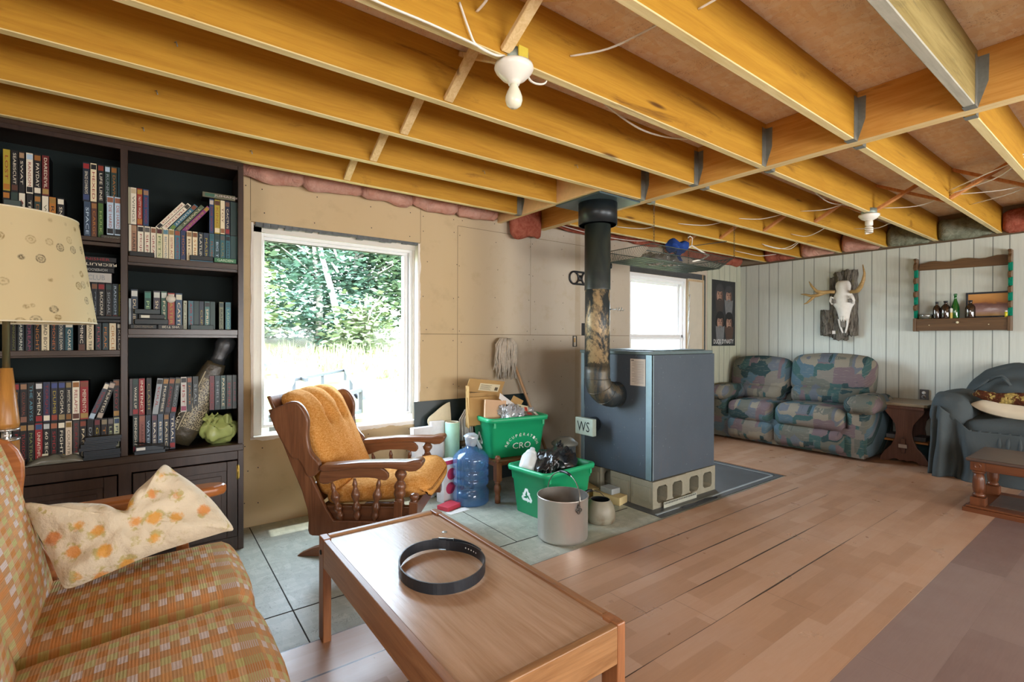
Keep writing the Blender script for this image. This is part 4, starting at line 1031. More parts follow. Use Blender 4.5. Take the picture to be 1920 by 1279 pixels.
# plastic bag flat on the counter
M_bagc = plain('clear_grey_bag', '#6a6a60', .25, 0, .6, .3, 30, .4)
mb = MB()
mb.grid(lambda u, v: (-.46 + .24 * u, 3.062 + .10 * v, .590 + .055 * math.sin(math.pi * min(1, u * 1.08)) ** .7 * math.sin(math.pi * v) ** .6 * (.75 + .5 * mnoise.noise(Vector((u * 6, v * 4, 2))))), 30, 12)
mb.bx(-.395, 3.064, .632, -.375, 3.07, .640, 1)
b_ = MB(); b_.v = mb.v; b_.f = mb.f; b_.m = mb.m; b_.s = mb.s
o = b_.build('plastic_bag', [M_bagc, pc('#c9c9b0')], fix=False); md = o.modifiers.new('s', 'SOLIDIFY'); md.thickness = .001
tag(o, 'flat clear plastic bag with a pale strip lying on the bottom left shelf', 'plastic bag')
tag(MB().rbox((.05, .06, .03), .006, n=4, M=T(-.475, 3.09, .605)).build('black_pouch', M_black), 'small black pouch at the left end of the bottom left shelf', 'pouch')
# long printed liquor sack leaning in the corner
def mat_sack():
    t = NT('printed_sack'); x, y, z = t.sep(t.co()); w_ = t.vor(t.co((110, 110, 75)), 1.0, 'DISTANCE_TO_EDGE')[0]
    pr = t.math('LESS_THAN', w_, .085)
    inb = t.math('MULTIPLY', t.math('MULTIPLY', t.math('GREATER_THAN', x, -.026), t.math('LESS_THAN', x, .062)), t.math('MULTIPLY', t.math('GREATER_THAN', z, .09), t.math('LESS_THAN', z, .37)))
    bd = t.math('MULTIPLY', t.math('LESS_THAN', t.math('ABSOLUTE', t.math('ADD', x, .032)), .0025), t.math('MULTIPLY', t.math('GREATER_THAN', z, .07), t.math('LESS_THAN', z, .40)))
    c = t.mix(t.math('MAXIMUM', t.math('MULTIPLY', inb, pr), bd), L('#3a3426'), L('#a89f80'))
    t.out(c, .35); t.bump(t.noise(t.co((1, 1, 1)), 40, 4), .5, .006); return t.m
t_ = thing('printed_sack', 'long printed brown bag twisted at the top, leaning in the bottom right shelf', 'bag', (.118, 3.15, .610))
t_.rotation_euler = (-.02, .40, 0); mb = MB(); Rl = Matrix.Identity(4)
mb.lathe([(.0, .0), (.045, .002), (.055, .05), (.06, .16), (.058, .28), (.05, .38), (.042, .44), (.038, .46)], 24, 0, Rl @ Matrix.Diagonal((1.22, .62, 1, 1)))
mb.build('bag_body', mat_sack(), t_)
mb = MB(); mb.lathe([(.036, .455), (.030, .49), (.034, .53), (.044, .56), (.04, .60), (.02, .62), (0, .622)], 20, 0, Rl @ Matrix.Diagonal((1.15, .7, 1, 1))); mb.build('bag_neck', plain('dark_bag_neck', '#25282a', .35, 0, .5, .3, 40, .4), t_)
mb = MB(); text_fit(mb, 'SECOND', .13, .018, Rl @ frame((-.050, -.0280, .13), (0, 0, -1), (1, 0, 0), (0, -1, 0)), 0); mb.build('lettering', pc('#c9c3a8'), t_, fix=False)
# yellow green carrier bag
rnd = random.Random(9); mb = MB()
mb.rbox((.165, .12, .12), .05, (.01, .01, .02), 12, 0, T(.305, 3.155, .654), lambda q: Vector((q.x, q.y, q.z)) + Vector((1, 1, 1)) * .016 * mnoise.noise(q * 22) + Vector((.008, .008, .02)) * mnoise.turbulence(q * 30, 3, True))
mb.grid(lambda u, v: (.235 + .06 * u + .01 * math.sin(v * 9), 3.10 + .02 * v, .71 + .045 * v + .01 * math.sin(u * 14)), 8, 6); mb.grid(lambda u, v: (.31 + .06 * u, 3.11 + .02 * math.sin(u * 9), .705 + .05 * v * math.sin(math.pi * u)), 8, 6)
tag(mb.build('carrier_bag', plain('yellow_green_plastic', '#a3b06a', .35, 0, .5, .25, 25, .3)), 'crumpled yellow green carrier bag in the bottom right shelf corner', 'carrier bag')
# ================================================================= plaid sofa, pillow, lamp
def mat_plaid():
    t = NT('woven_check_fabric')
    x, y, z = t.sep(t.co(kind='UV'))
    wv = t.noise(t.co((1, 1, 1), kind='UV'), 60, 3)
    u = t.math('FLOOR', t.math('DIVIDE', t.math('ADD', x, t.math('MULTIPLY', wv, .002)), .034)); w = t.math('FLOOR', t.math('DIVIDE', t.math('ADD', y, t.math('MULTIPLY', wv, .002)), .0205))
    k = t.math('MODULO', t.math('ADD', u, 400), 8); par = t.math('MODULO', t.math('ADD', t.math('ADD', u, w), 400), 2)
    cols = t.ramp(t.math('DIVIDE', t.math('ADD', k, .5), 8), [(0, L('#d0bfb6')), (.125, L('#bcb27c')), (.25, L('#c98d58')), (.375, L('#d2c2ba')), (.5, L('#c2b882')), (.625, L('#c2854c')), (.75, L('#b8b074')), (.875, L('#cd9862'))], 'CONSTANT')
    alt = t.ramp(t.math('DIVIDE', t.math('ADD', k, .5), 8), [(0, L('#c69c70')), (.25, L('#bd9064')), (.5, L('#c9a078')), (.75, L('#bf9468'))], 'CONSTANT')
    c = t.mix(par, cols, alt)
    rib = t.noise(t.co((20, 420, 1), kind='UV'), 1.0, 4, .7)
    c = t.mix(t.ramp(rib, [(.52, g(0)), (.70, g(.5))]), c, L('#7a5432'))
    t.out(c, .95, 0, .1)
    wy = t.math('SINE', t.math('MULTIPLY', y, 900)); t.bump(t.math('ADD', t.math('MULTIPLY', wy, .3), rib), .55, .004)
    return t.m
M_plaid = mat_plaid()
M_maple = wood('varnished_maple', '#b5703a', '#8f5226', 'x', .3, 1.0, .5)
def uvmap(o, fn):
    me = o.data; uv = me.uv_layers.new(name='uv')
    for l in me.loops:
        uv.data[l.index].uv = fn(me.vertices[l.vertex_index].co, me)
def facing_uv(o, ua, va):
    """cloth coordinates in metres along two directions, wrapping over edges"""
    me = o.data; uv = me.uv_layers.new(name='uv')
    for p in me.polygons:
        for li in p.loop_indices:
            c = me.vertices[me.loops[li].vertex_index].co
            uv.data[li].uv = (ua(c), va(c))
sf = thing('plaid_sofa', 'orange and olive checked sofa with wooden wings and arms in the left foreground', 'sofa', (-.1, 1.3, 0))
OFF = Matrix.Translation((.1, -1.3, 0))
def spart(mb, name, mat, bev=None, par=None):
    o = mb.build(name, mat, None, bev, 2); o.parent = par or sf
    if par is None: o.matrix_parent_inverse = OFF
    return o
def puff(q):
    return Vector(q) + Vector((1, 1, 1)) * .004 * mnoise.noise(Vector(q) * 9)
for y0, y1 in ((1.672, 2.20), (1.135, 1.664), (.598, 1.127)):
    mb = MB(); yc = (y0 + y1) / 2
    mb.rbox((.60, y1 - y0 + .004, .165), .055, (.012, .006, .022), 12, 0, T(-.035, yc, .305) @ Matrix.Rotation(-.035, 4, 'Y'), puff)
    o = spart(mb, 'seat_cushion', M_plaid); facing_uv(o, lambda c: c.y, lambda c: c.x - (c.z if c.x > .2 else 0) * 1.0)
    mb = MB()
    mb.rbox((.15, y1 - y0 + .004, .56), .055, (.022, .006, .012), 12, 0, T(-.383, yc, .590) @ Matrix.Rotation(-.25, 4, 'Y'), puff)
    o = spart(mb, 'back_cushion', M_plaid); facing_uv(o, lambda c: c.y, lambda c: c.z - c.x)
mb = MB(); mb.bx(-.42, .57, .10, .20, 2.205, .225); spart(mb, 'sofa_frame', M_maple, .006)
mb = MB(); mb.prism([(-.50, .20), (-.40, .17), (-.53, .82), (-.56, .82)], .57, 2.205, 'xz'); spart(mb, 'sofa_back', M_maple, .006)
wing = [(-.52, .20), (-.24, .20), (-.25, .40), (-.30, .52), (-.332, .60), (-.331, .68), (-.327, .72), (-.328, .769), (-.341, .808), (-.36, .836), (-.385, .850), (-.44, .856), (-.52, .86), (-.57, .80)]
for y in (.555, 2.207):
    spart(MB().prism(wing, y, y + .026, 'xz', smooth=True), 'wing', M_maple, .007)
    ac = y + (.035 if y > 1 else -.01)
    arm = [(-.33, ac - .025), (-.1, ac - .04), (.12, ac - .045), (.20, ac - .042), (.235, ac - .025), (.247, ac), (.235, ac + .028), (.2, ac + .045), (.1, ac + .05), (-.1, ac + .042), (-.33, ac + .03)]
    mb = MB(); mb.prism(arm, .556, .596, 'xy', smooth=True); spart(mb, 'arm', M_maple, .012)
    mb = MB(); mb.lathe([(.022, .0), (.024, .22), (.018, .26), (.026, .32), (.018, .40), (.024, .50), (.018, .556)], 14, 0, T(.10, ac, 0)); spart(mb, 'arm_post', M_maple)
for x, y in ((.15, .62), (.15, 2.16), (-.45, .62), (-.45, 2.16)):
    spart(MB().lathe([(.018, 0), (.026, .1), (.02, .12)], 12, 0, T(x, y, 0)), 'leg', M_maple)

# pillow: slumped against the far arm
def inflate(outl, thick, M, rings=9, mid=0.0, wr=.006, seed=0):
    n = len(outl); cx = sum(p[0] for p in outl) / n; cy = sum(p[1] for p in outl) / n
    vs_ = []; fs = []
    for side in (1, -1):
        b = len(vs_)
        for k in range(rings + 1):
            s = k / rings
            for p in outl:
                x, y = cx + (p[0] - cx) * s, cy + (p[1] - cy) * s
                h = side * thick * math.sqrt(max(0, 1 - s ** 2.6)) + wr * mnoise.noise(Vector((x * 16, y * 16, side + seed))) * (1 - s ** 6) + wr * .8 * mnoise.noise(Vector((x * 40, y * 22, side * 3 + seed)))
                vs_.append((x, y, h if s < 1 else 0))
        for k in range(rings):
            for i in range(n):
                j = (i + 1) % n
                f = (b + k * n + i, b + k * n + j, b + (k + 1) * n + j, b + (k + 1) * n + i)
                fs.append(f if side > 0 else tuple(reversed(f)))
    mb = MB(); mb.add(vs_, fs, 0, True, M); return mb
def densify(pts, m=4):
    out = []; n = len(pts)
    for i in range(n):
        p0, p1, p2, p3 = (pts[(i + k) % n] for k in (-1, 0, 1, 2))
        for j in range(m):
            t = j / m
            out.append(tuple(.5 * (2 * p1[a] + (p2[a] - p0[a]) * t + (2 * p0[a] - 5 * p1[a] + 4 * p2[a] - p3[a]) * t * t + (-p0[a] + 3 * p1[a] - 3 * p2[a] + p3[a]) * t ** 3) for a in (0, 1)))
    return out
pil = [(-0.321, 0.267), (-0.276, 0.253), (-0.22, 0.249), (-0.135, 0.231), (-0.094, 0.205), (-0.066, 0.195), (-0.055, 0.225), (-0.028, 0.264), (0.013, 0.303), (0.033, 0.330), (0.049, 0.331), (0.075, 0.303), (0.122, 0.256), (0.177, 0.189), (0.216, 0.124), (0.243, 0.067), (0.213, 0.063), (0.148, 0.056), (0.086, 0.049), (0.027, 0.041), (-0.03, 0.03), (-0.083, 0.015), (-0.135, 0.002), (-0.172, -0.007), (-0.205, -0.007), (-0.222, 0.025), (-0.243, 0.084), (-0.27, 0.153), (-0.297, 0.214)]
def mat_pillow():
    t = NT('floral_cotton'); co = t.co((1, 1, 1))
    v = t.vor(t.co((15, 15, 1), kind='UV'), 1.0, rand=.5); nz = t.noise(co, 55, 4, .7)
    d = t.math('ADD', v[0], t.math('MULTIPLY', t.math('SUBTRACT', nz, .5), .38))
    pick = t.white(v[1])
    fl = t.ramp(d, [(.24, g(1)), (.36, g(0))]); lf = t.ramp(d, [(.40, g(.8)), (.52, g(0))])
    lfm = t.math('MULTIPLY', lf, t.ramp(t.noise(co, 38, 3), [(.5, g(0)), (.58, g(1))]))
    c = t.mix(lfm, L('#d8cbb2'), L('#b3a562')); c = t.mix(t.math('MULTIPLY', fl, .9), c, t.mix(pick, L('#dba044'), L('#d58a52')))
    t.out(c, .85, 0, .2); t.bump(t.noise(co, 18, 5, .6), .6, .02); return t.m
ang = math.atan(.5)
M_ = frame((0, 1.99, .42), (1, 0, 0), (0, math.sin(ang), math.cos(ang)), (0, -math.cos(ang), math.sin(ang)))
o = inflate(densify(pil, 4), .062, M_, 12, 0, .020).build('pillow', mat_pillow())
Mi = M_.inverted(); uvmap(o, lambda c, me: ((Mi @ c).x, (Mi @ c).y))
tag(o, 'cream pillow with orange flowers slumped on the checked sofa', 'pillow')

# floor lamp
def mat_shade():
    t = NT('printed_lampshade'); co = t.co((1, 1, 1), kind='UV')
    v = t.vor(t.co((23, 23, 1), kind='UV'), 1.0, rand=.75); d = v[0]; pk = t.white(v[1])
    ringm = t.ramp(d, [(.0, g(.1)), (.12, g(.9)), (.20, g(.15)), (.30, g(.95)), (.38, g(0))])
    sp = t.noise(co, 120, 3, .7); m = t.math('MULTIPLY', ringm, t.ramp(sp, [(.38, g(.15)), (.55, g(1))]))
    m = t.math('MULTIPLY', m, t.ramp(t.white(t.comb(pk, 3, 1)), [(.0, g(.45)), (.6, g(.8)), (1, g(1))]))
    c = t.mix(m, L('#e2d3a8'), t.mix(t.ramp(pk, [(.4, g(0)), (.6, g(1))]), L('#8f7030'), L('#4c3a28')))
    t.out(c, .8, 0, .2)
    tl = t.n('BsdfTranslucent'); t.put(tl.inputs[0], c); mx = t.n('MixShader'); mx.inputs[0].default_value = .35
    t.t.links.new(t.b.outputs[0], mx.inputs[1]); t.t.links.new(tl.outputs[0], mx.inputs[2]); t.t.links.new(mx.outputs[0], t.t.nodes['Material Output'].inputs[0])
    return t.m
lx, ly = -.419, 2.52
lp = thing('floor_lamp', 'floor lamp with a printed cream drum shade behind the checked sofa', 'lamp', (lx, ly, 0))
mb = MB(); mb.lathe_open([(.252, 1.226), (.252, 1.229), (.198, 1.612), (.198, 1.615), (.1965, 1.615), (.1965, 1.612), (.2505, 1.229), (.2505, 1.226)], 64)
o = mb.build('lamp_shade', mat_shade(), lp, fix=False)
uv = o.data.uv_layers.new(name='uv')
for p in o.data.polygons:
    av = [math.atan2(o.data.vertices[v].co.y, o.data.vertices[v].co.x) for v in p.vertices]
    wrap = max(av) - min(av) > 3
    for li, a in zip(p.loop_indices, av):
        if wrap and a < 0: a += 2 * math.pi
        c = o.data.vertices[o.data.loops[li].vertex_index].co; uv.data[li].uv = (a * .225, c.z)
for zz, rr in ((1.227, .251), (1.614, .197)):
    mb = MB(); mb.tube([(rr * math.cos(a * math.pi / 32), rr * math.sin(a * math.pi / 32), zz) for a in range(64)], .003, 6, 0, True)
    if zz > 1.5:
        for a in range(3): mb.bar((0, 0, 1.60), (.197 * math.cos(a * 2.09), .197 * math.sin(a * 2.09), 1.612), .003, .003)
    mb.build('shade_ring', plain('shade_trim', '#d9d0b4', .7), lp)
mb = MB(); mb.lathe([(.0105, 1.06), (.0105, 1.60), (.006, 1.64), (0, 1.645)], 14); mb.build('pole', plain('aged_brass', '#8a8462', .3, .8), lp)
mb = MB(); mb.lathe([(.0, .84), (.034, .842), (.0355, .86), (.017, 1.06), (0, 1.062)], 24); mb.lathe([(0, .02), (.03, .022), (.036, .5), (.035, .795), (0, .797)], 24); mb.build('wood_column', wood('lamp_oak', '#bf8742', '#95622a', 'z', .35), lp)
MB().lathe([(0, .797), (.037, .798), (.037, .804), (.014, .806), (.0135, .832), (.037, .834), (.037, .841), (0, .842)], 24).build('collar', plain('nickel', '#c9c6c0', .25, .85), lp); MB().lathe([(.15, 0), (.15, .012), (.04, .022), (0, .023)], 32).build('lamp_base', plain('nickel', '#c9c6c0', .25, .85), lp)

# ================================================================= coffee table, belt, coin
M_ctX = wood('worn_oak', '#bd9f86', '#a07f62', 'y', .24, .8, .5, '#5a3520', None)
M_ctR = wood('oak_rail', '#a07652', '#795034', 'y', .38, 1.0, .5)
M_ctE = wood('oak_end_rail', '#a57c52', '#764f2c', 'x', .38, 1.0, .5)
M_ctL = wood('oak_leg', '#9f6a44', '#774a2a', 'z', .38, 1.0, .5)
ct = thing('coffee_table', 'low oak coffee table with a raised rim and a black belt on it', 'coffee table', (.787, 1.432, 0))
OC = Matrix.Translation((-.787, -1.432, 0))
def cpart(mb, name, mat, bev=.003):
    o = mb.build(name, mat, None, bev, 2); o.parent = ct; o.matrix_parent_inverse = OC; return o
X0, X1, Y0, Y1 = .531, 1.043, .885, 1.985
cpart(MB().bx(X0 + .022, Y0 + .022, .372, X1 - .022, Y1 - .022, .391), 'table_top', M_ctX, .001)
for x in (X0, X1 - .024):
    cpart(MB().bx(x, Y0 + .062, .295, x + .024, Y1 - .062, .400), 'side_rail', M_ctR)
cpart(MB().bx(X0 + .032, Y1 - .024, .295, X1 - .032, Y1, .400), 'end_rail', M_ctE)
cpart(MB().bx(X0 + .032, Y0, .295, X1 - .032, Y0 + .024, .3985), 'end_rail', M_ctE)
for x in (X0, X1 - .031):
    for y in (Y0, Y1 - .061):
        l = cpart(MB().bx(x, y, 0, x + .031, y + .061, .402), 'leg', M_ctL, .004)
        if x < .6:
            b_ = MB(); b_.lathe([(0, 0), (.010, 0), (.008, .004), (0, .005)], 14, 0, frame((x, y + .03, .345), (0, 1, 0), (0, 0, 1), (-1, 0, 0))); bo = b_.build('bolt', M_black); bo.parent = l
# belt standing on edge
bt = thing('leather_belt', 'black leather belt coiled in a ring on the coffee table', 'belt', (.79, 1.46, .3915))
pts = []
for k in range(72):
    a = 2 * math.pi * k / 72 + .9; r = 1 + .03 * math.sin(2 * a + .5)
    pts.append((.138 * r * math.cos(a), .165 * r * math.sin(a)))
# overlapping tail beyond the buckle
mb = MB()
def strip(mb, path, z0, z1, th, m=0):
    n = len(path); vs_ = []
    for i, p in enumerate(path):
        a = Vector(path[max(i - 1, 0)]); b = Vector(path[min(i + 1, n - 1)]); d = (b - a).normalized(); nn = Vector((-d.y, d.x)) * th / 2
        for s_, z in ((1, z0), (1, z1), (-1, z1), (-1, z0)): vs_.append((p[0] + nn.x * s_, p[1] + nn.y * s_, z + (.004 * math.sin(i * .15))))
    fs = [(i * 4 + j, i * 4 + (j + 1) % 4, i * 4 + 4 + (j + 1) % 4, i * 4 + 4 + j) for i in range(n - 1) for j in range(4)]
    fs += [(3, 2, 1, 0), tuple(n * 4 - 4 + j for j in range(4))]
    mb.add(vs_, fs, m, False)
strip(mb, pts + [pts[0]], .003, .038, .0042)
rnd = random.Random(3)
tail = [(p[0] * 1.055, p[1] * 1.05) for p in pts[-11:]] + [(p[0] * 1.055, p[1] * 1.05) for p in pts[:5]]
strip(mb, tail, .004, .037, .0040)
mb.build('strap', plain('black_leather', '#1f242b', .38, 0, .5, .2, 60, .15), bt)
mb = MB()
def onb(k, z, off=0):
    p = pts[k % 72]; d = Vector((p[0], p[1])).normalized(); return (p[0] + d.x * off, p[1] + d.y * off, z)
for kk in (0,):
    fr_ = [onb(-3, .0, .007), onb(0, .0, .008), onb(2, .0, .007)]
    mb.tube([onb(-2, -.001, .006), onb(2, -.001, .006), onb(2, .042, .006), onb(-2, .042, .006)], .0022, 8, 0, True); mb.tube([onb(-2, .02, .007), onb(3, .02, .009)], .002, 8)
mb.build('buckle', M_tin, bt)
mb = MB()
for k in (-6, -7, -8, -9, -10):
    for ro in (.0,):
        p = Vector(onb(k, .021, -.0035)); d = Vector((p.x, p.y, 0)).normalized(); mb.lathe([(0, 0), (.0028, .0001), (.0028, .0004), (0, .0006)], 10, 0, frame(p, (-d.y, d.x, 0), (0, 0, 1), -d))
mb.build('eyelets', plain('eyelet_light', '#d9dde2', .5), bt)
tag(MB().lathe([(0, 0), (.0105, 0), (.0105, .0016), (0, .0018)], 20, 0, T(.953, 1.743, .3912)).build('coin', M_tin), 'small silver coin near the far end of the coffee table', 'coin')

# ================================================================= platform rocker
M_walnut = wood('walnut_stain', '#7d5236', '#573420', 'x', .3, 1.0, .5, None)
M_walnutz = wood('walnut_stain_upright', '#7d5236', '#573420', 'z', .3, 1.0, .5, None)
def mat_tweed(c1, c2, c3):
    t = NT('orange_tweed'); co = t.co((1, 1, 1))
    x = t.noise(t.co((55, 55, 260)), 1.0, 4, .7); y = t.noise(t.co((260, 260, 55)), 1.0, 4, .7)
    f = t.math('ADD', t.math('MULTIPLY', x, .5), t.math('MULTIPLY', y, .5))
    t.out(t.ramp(f, [(.38, L(c3)), (.5, L(c1)), (.62, L(c2))]), .95, 0, .1); t.bump(f, .6, .004); return t.m
M_tweed = mat_tweed('#c98d48', '#dcae70', '#ad722c')
rk = thing('rocking_armchair', 'walnut platform rocker with orange buttoned cushions by the big window', 'armchair', (.9166, 2.8493, 0), math.radians(-38.83))
post = [(-.285, .802), (-.221, .663), (-.162, .517), (-.106, .386), (-.078, .29), (-.072, .24), (-.074, .185), (-.068, .165), (-.05, .157), (.10, .157), (.30, .166), (.46, .182), (.485, .20), (.485, .238), (.06, .238), (.02, .30), (-.057, .46), (-.12, .60), (-.21, .82)]
wingp = [(-.272, .775), (-.206, .828), (-.154, .848), (-.117, .838), (-.084, .796), (-.069, .745), (-.072, .672), (-.061, .606), (-.039, .57), (-.013, .541), (-.006, .504), (-.03, .473), (-.057, .46), (-.08, .474), (-.095, .51), (-.124, .55), (-.165, .57)]
wingp = densify(wingp, 3)
armp = [(-.005, .500), (.02, .494), (.10, .503), (.207, .513), (.35, .515), (.43, .507), (.455, .500), (.49, .503), (.515, .520), (.527, .545), (.518, .562), (.48, .560), (.443, .550), (.35, .549), (.207, .545), (.10, .535), (0, .526)]
skirt = densify([(-.013, .428), (-.016, .47), (.02, .503), (.207, .512), (.298, .514), (.343, .481), (.337, .452), (.315, .446), (.27, .457), (.207, .459), (.10, .452), (.03, .425)], 2)
def spindle(mb, p0, p1, rs):
    p0, p1 = Vector(p0), Vector(p1); n = len(rs)
    mb.tube([p0.lerp(p1, i / (n - 1)) for i in range(n)], rs, 14)
SP = [.006, .008, .011, .013, .010, .012, .016, .021, .023, .021, .016, .012, .014, .020, .023, .020, .014, .017, .020, .015, .009, .006]
for sd in (-1, 1):
    y = .32 * sd
    MB().prism(post, y - .012, y + .012, 'xz').build('side_frame', M_walnutz, rk, .006)
    MB().prism(wingp, y - .018 + .006 * sd, y + .018 + .006 * sd, 'xz', smooth=True).build('wing', M_walnutz, rk, .010, 3)
    MB().prism(armp, y - .043, y + .037, 'xz', smooth=True).build('arm', M_walnut, rk, .012, 3)
    MB().prism(skirt, y - .011, y + .011, 'xz', smooth=True).build('arm_apron', M_walnut, rk, .006)
    for a, b in (((.047, .430), (.095, .232)), ((.165, .452), (.18, .232)), ((.293, .452), (.266, .232))):
        mb = MB(); spindle(mb, (a[0], y, a[1]), (b[0], y, b[1]), SP); mb.build('spindle', M_walnut, rk)
    mb = MB(); spindle(mb, (.407, y, .512), (.396, y, .335), [.012, .018, .027, .031, .028, .020, .016, .024, .030, .031, .026, .029, .031, .026, .020, .024, .020]); mb.bar((.397, y, .345), (.388, y, .20), .044, .044, 0, (1, 0, 0)); mb.build('front_post', M_walnutz, rk, .003)
    mb = MB(); mb.bar((.474, y, .342), (.470, y, .19), .044, .044, 0, (1, 0, 0)); mb.lathe([(.018, .340), (.014, .348), (.022, .356), (.025, .366), (.02, .378), (0, .384)], 16, 0, T(.4745, y, 0)); mb.build('short_post', M_walnutz, rk, .003)
    mb = MB(); mb.prism([(-.19, 0), (-.165, .016), (-.10, .045), (.0, .075), (.33, .075), (.44, .045), (.50, .018), (.52, 0)], sd * .20 - .02, sd * .20 + .02, 'xz'); mb.build('base_runner', M_walnut, rk, .006)
    mb = MB(); mb.prism([(.02, .075), (.30, .075), (.30, .13), (.27, .158), (.05, .158), (.02, .13)], sd * .20 - .015, sd * .20 + .015, 'xz'); mb.build('rocker_rail', M_walnut, rk, .005)
mb = MB(); mb.bx(-.0, -.308, .232, .47, -.27, .305); mb.bx(-.0, .27, .232, .47, .308, .305); mb.bx(.455, -.27, .232, .478, .27, .312); mb.bx(-.02, -.27, .232, .005, .27, .30); mb.build('seat_frame', M_walnut, rk, .003)
mb = MB(); mb.prism([(-.305, .868), (-.285, .872), (-.225, .74), (-.245, .73)], -.308, .308, 'xz'); mb.prism([(-.09, .40), (-.07, .40), (-.03, .31), (-.05, .31)], -.308, .308, 'xz')
for k in range(4): yy = -.18 + .12 * k; mb.bar((-.245, yy, .76), (-.07, yy, .39), .05, .012, 0, (1, 0, .5))
mb.build('back_frame', M_walnut, rk, .004)
mb = MB(); mb.bx(-.02, -.20, .05, .02, .20, .085); mb.bx(.29, -.20, .05, .33, .20, .085); mb.build('base_crossbar', M_walnut, rk, .004)
def seatfn(q):
    q = Vector(q); f = (q.x + .28) / .56
    if q.z > 0: q.z *= (.72 + .5 * f)
    q.z += .045 * f + (.02 * f * f)
    q.z -= .05 * max(0, f - .86) / .14 * (1 if q.z > .05 else .0)
    return q
mb = MB(); mb.rbox((.555, .535, .10), .04, (.01, .004, .012), 14, 0, T(.268, 0, .338), seatfn); mb.build('seat_cushion', M_tweed, rk)
def backfn(q):
    # x thickness, y across, z along the cushion; two buttons with pleats rising from them
    q = Vector(q)
    if q.x > 0:
        for by in (-.085, .085):
            dy = q.y - by; dz = q.z - .10
            q.x -= .070 * math.exp(-(dy / .032) ** 2 - (dz / .036) ** 2)
            if dz > 0: q.x -= .046 * math.exp(-(dy / .024) ** 2) * min(1, max(.35, (.30 - dz) / .2))
            q.x += .010 * math.exp(-((abs(dy) - .06) / .04) ** 2) * (1 if dz > -.05 else .3)
    return q
mb = MB(); mb.rbox((.13, .525, .60), .052, (.022, .006, .008), 40, 0, Matrix.Identity(4), backfn)
Mb = T(-.098, 0, .618) @ Matrix.Rotation(-.42, 4, 'Y')
mb.v = [tuple(Mb @ Vector(p)) for p in mb.v]
# the top rolls backwards over the rail
def roll(p):
    x, y, z = p
    if z > .80: x -= (z - .80) ** 2 * 3.0; z -= (z - .80) * .18
    return (x, y, z)
mb.v = [roll(p) for p in mb.v]
bc = mb.build('back_cushion', M_tweed, rk)
mb = MB()
for by in (-.085, .085): mb.lathe([(0, .006), (.008, .005), (.011, 0), (.0, -.004)], 12, 0, Mb @ frame((.042, by, .10), (0, 1, 0), (0, 0, 1), (1, 0, 0)))
bo = mb.build('buttons', M_tweed); bo.parent = bc
# ================================================================= wood stove on its blocks
def mat_stove():
    t = NT('blue_grey_sheet_steel'); co = t.co((1, 1, 1)); x, y, z = t.sep(co)
    n1 = t.noise(co, 2.2, 5, .65); n2 = t.noise(t.co((6, 6, 2)), 4, 6, .7)
    c = t.mix(n1, L('#39444e'), L('#4d5863'))
    ru = t.math('MULTIPLY', t.ramp(n2, [(.55, g(0)), (.75, g(.7))]), t.ramp(z, [(.0, g(1)), (.5, g(.25)), (1, g(.1))]))
    c = t.mix(ru, c, L('#5b4f4a'))
    fl = t.noise(co, 60, 3, .6); c = t.mix(t.ramp(fl, [(.68, g(0)), (.74, g(.6))]), c, L('#9aa6a8'))
    t.out(c, .5, .1, .45); t.bump(n2, .12, .006); return t.m
def mat_pipe():
    t = NT('peeling_stove_pipe'); co = t.co((1, 1, 1)); x, y, z = t.sep(co)
    blot = t.noise(t.co((1, 1, .55)), 6, 6, .66, .8); fine = t.noise(co, 45, 5, .7)
    tan = t.mix(fine, L('#b8a27c'), L('#9a835e')); blk = t.mix(fine, L('#23292b'), L('#3a4244'))
    m = t.ramp(t.math('ADD', blot, t.math('MULTIPLY', fine, .22)), [(.53, g(0)), (.62, g(1))])
    tan = t.mix(t.math('MULTIPLY', t.math('LESS_THAN', t.math('ADD', z, t.math('MULTIPLY', blot, .22)), 1.10), .9), tan, L('#4a4538'))
    low = t.mix(m, tan, blk)
    up = t.mix(t.ramp(blot, [(.45, g(0)), (.8, g(.5))]), L('#2b3231'), L('#565f50'))
    c = t.mix(t.math('GREATER_THAN', z, 1.522), low, up)
    t.out(c, .45, .2, .5); t.bump(blot, .15, .006); return t.m
M_stove = mat_stove(); M_pipe = mat_pipe()
M_trimS = plain('galvanised_edge', '#7d929a', .4, .4, .5, .2, 12)
M_blk = plain('black_flue', '#22282b', .35, .3, .5, .25, 14)
SX0, SX1, SY0, SY1 = 2.757, 3.518, 2.115, 2.792
st = thing('wood_stove', 'big blue grey sheet steel wood stove standing on concrete blocks', 'wood stove', (3.14, 2.45, .2)); OS = Matrix.Translation((-3.14, -2.45, -.2))
def stp(mb, name, mat, bev=None, par=None):
    o = mb.build(name, mat, None, bev, 2); o.parent = par or st
    o.matrix_parent_inverse = OS if par is None else Matrix()
    return o
stp(MB().bx(SX0, SY0, .198, SX1, SY1, 1.062), 'body', M_stove, .004)
mb = MB(); mb.bx(SX0 - .012, SY0 + .02, 1.062, SX1 + .01, SY1 + .01, 1.086); mb.bx(SX0 + .10, SY0 + .06, 1.086, SX1 - .04, SY1 - .05, 1.094)
stp(mb, 'top_plate', plain('green_grey_top', '#5a6b6c', .5, .1, .5, .3, 10), .004)
mb = MB(); mb.bx(SX0 - .004, SY0 - .004, .20, SX0 + .001, SY0 + .05, 1.06); mb.bx(SX0 - .004, SY0 - .004, .20, SX0 + .012, SY0 + .001, 1.06)
stp(mb, 'corner_strip', M_trimS)
stp(MB().bx(SX0 - .005, SY1 - .03, .20, SX0 + .001, SY1 + .003, 1.062), 'corner_strip', M_trimS)
mb = MB(); mb.bx(SX0 - .0015, 2.172, .843, SX0 - .0002, 2.304, 1.032, 0)
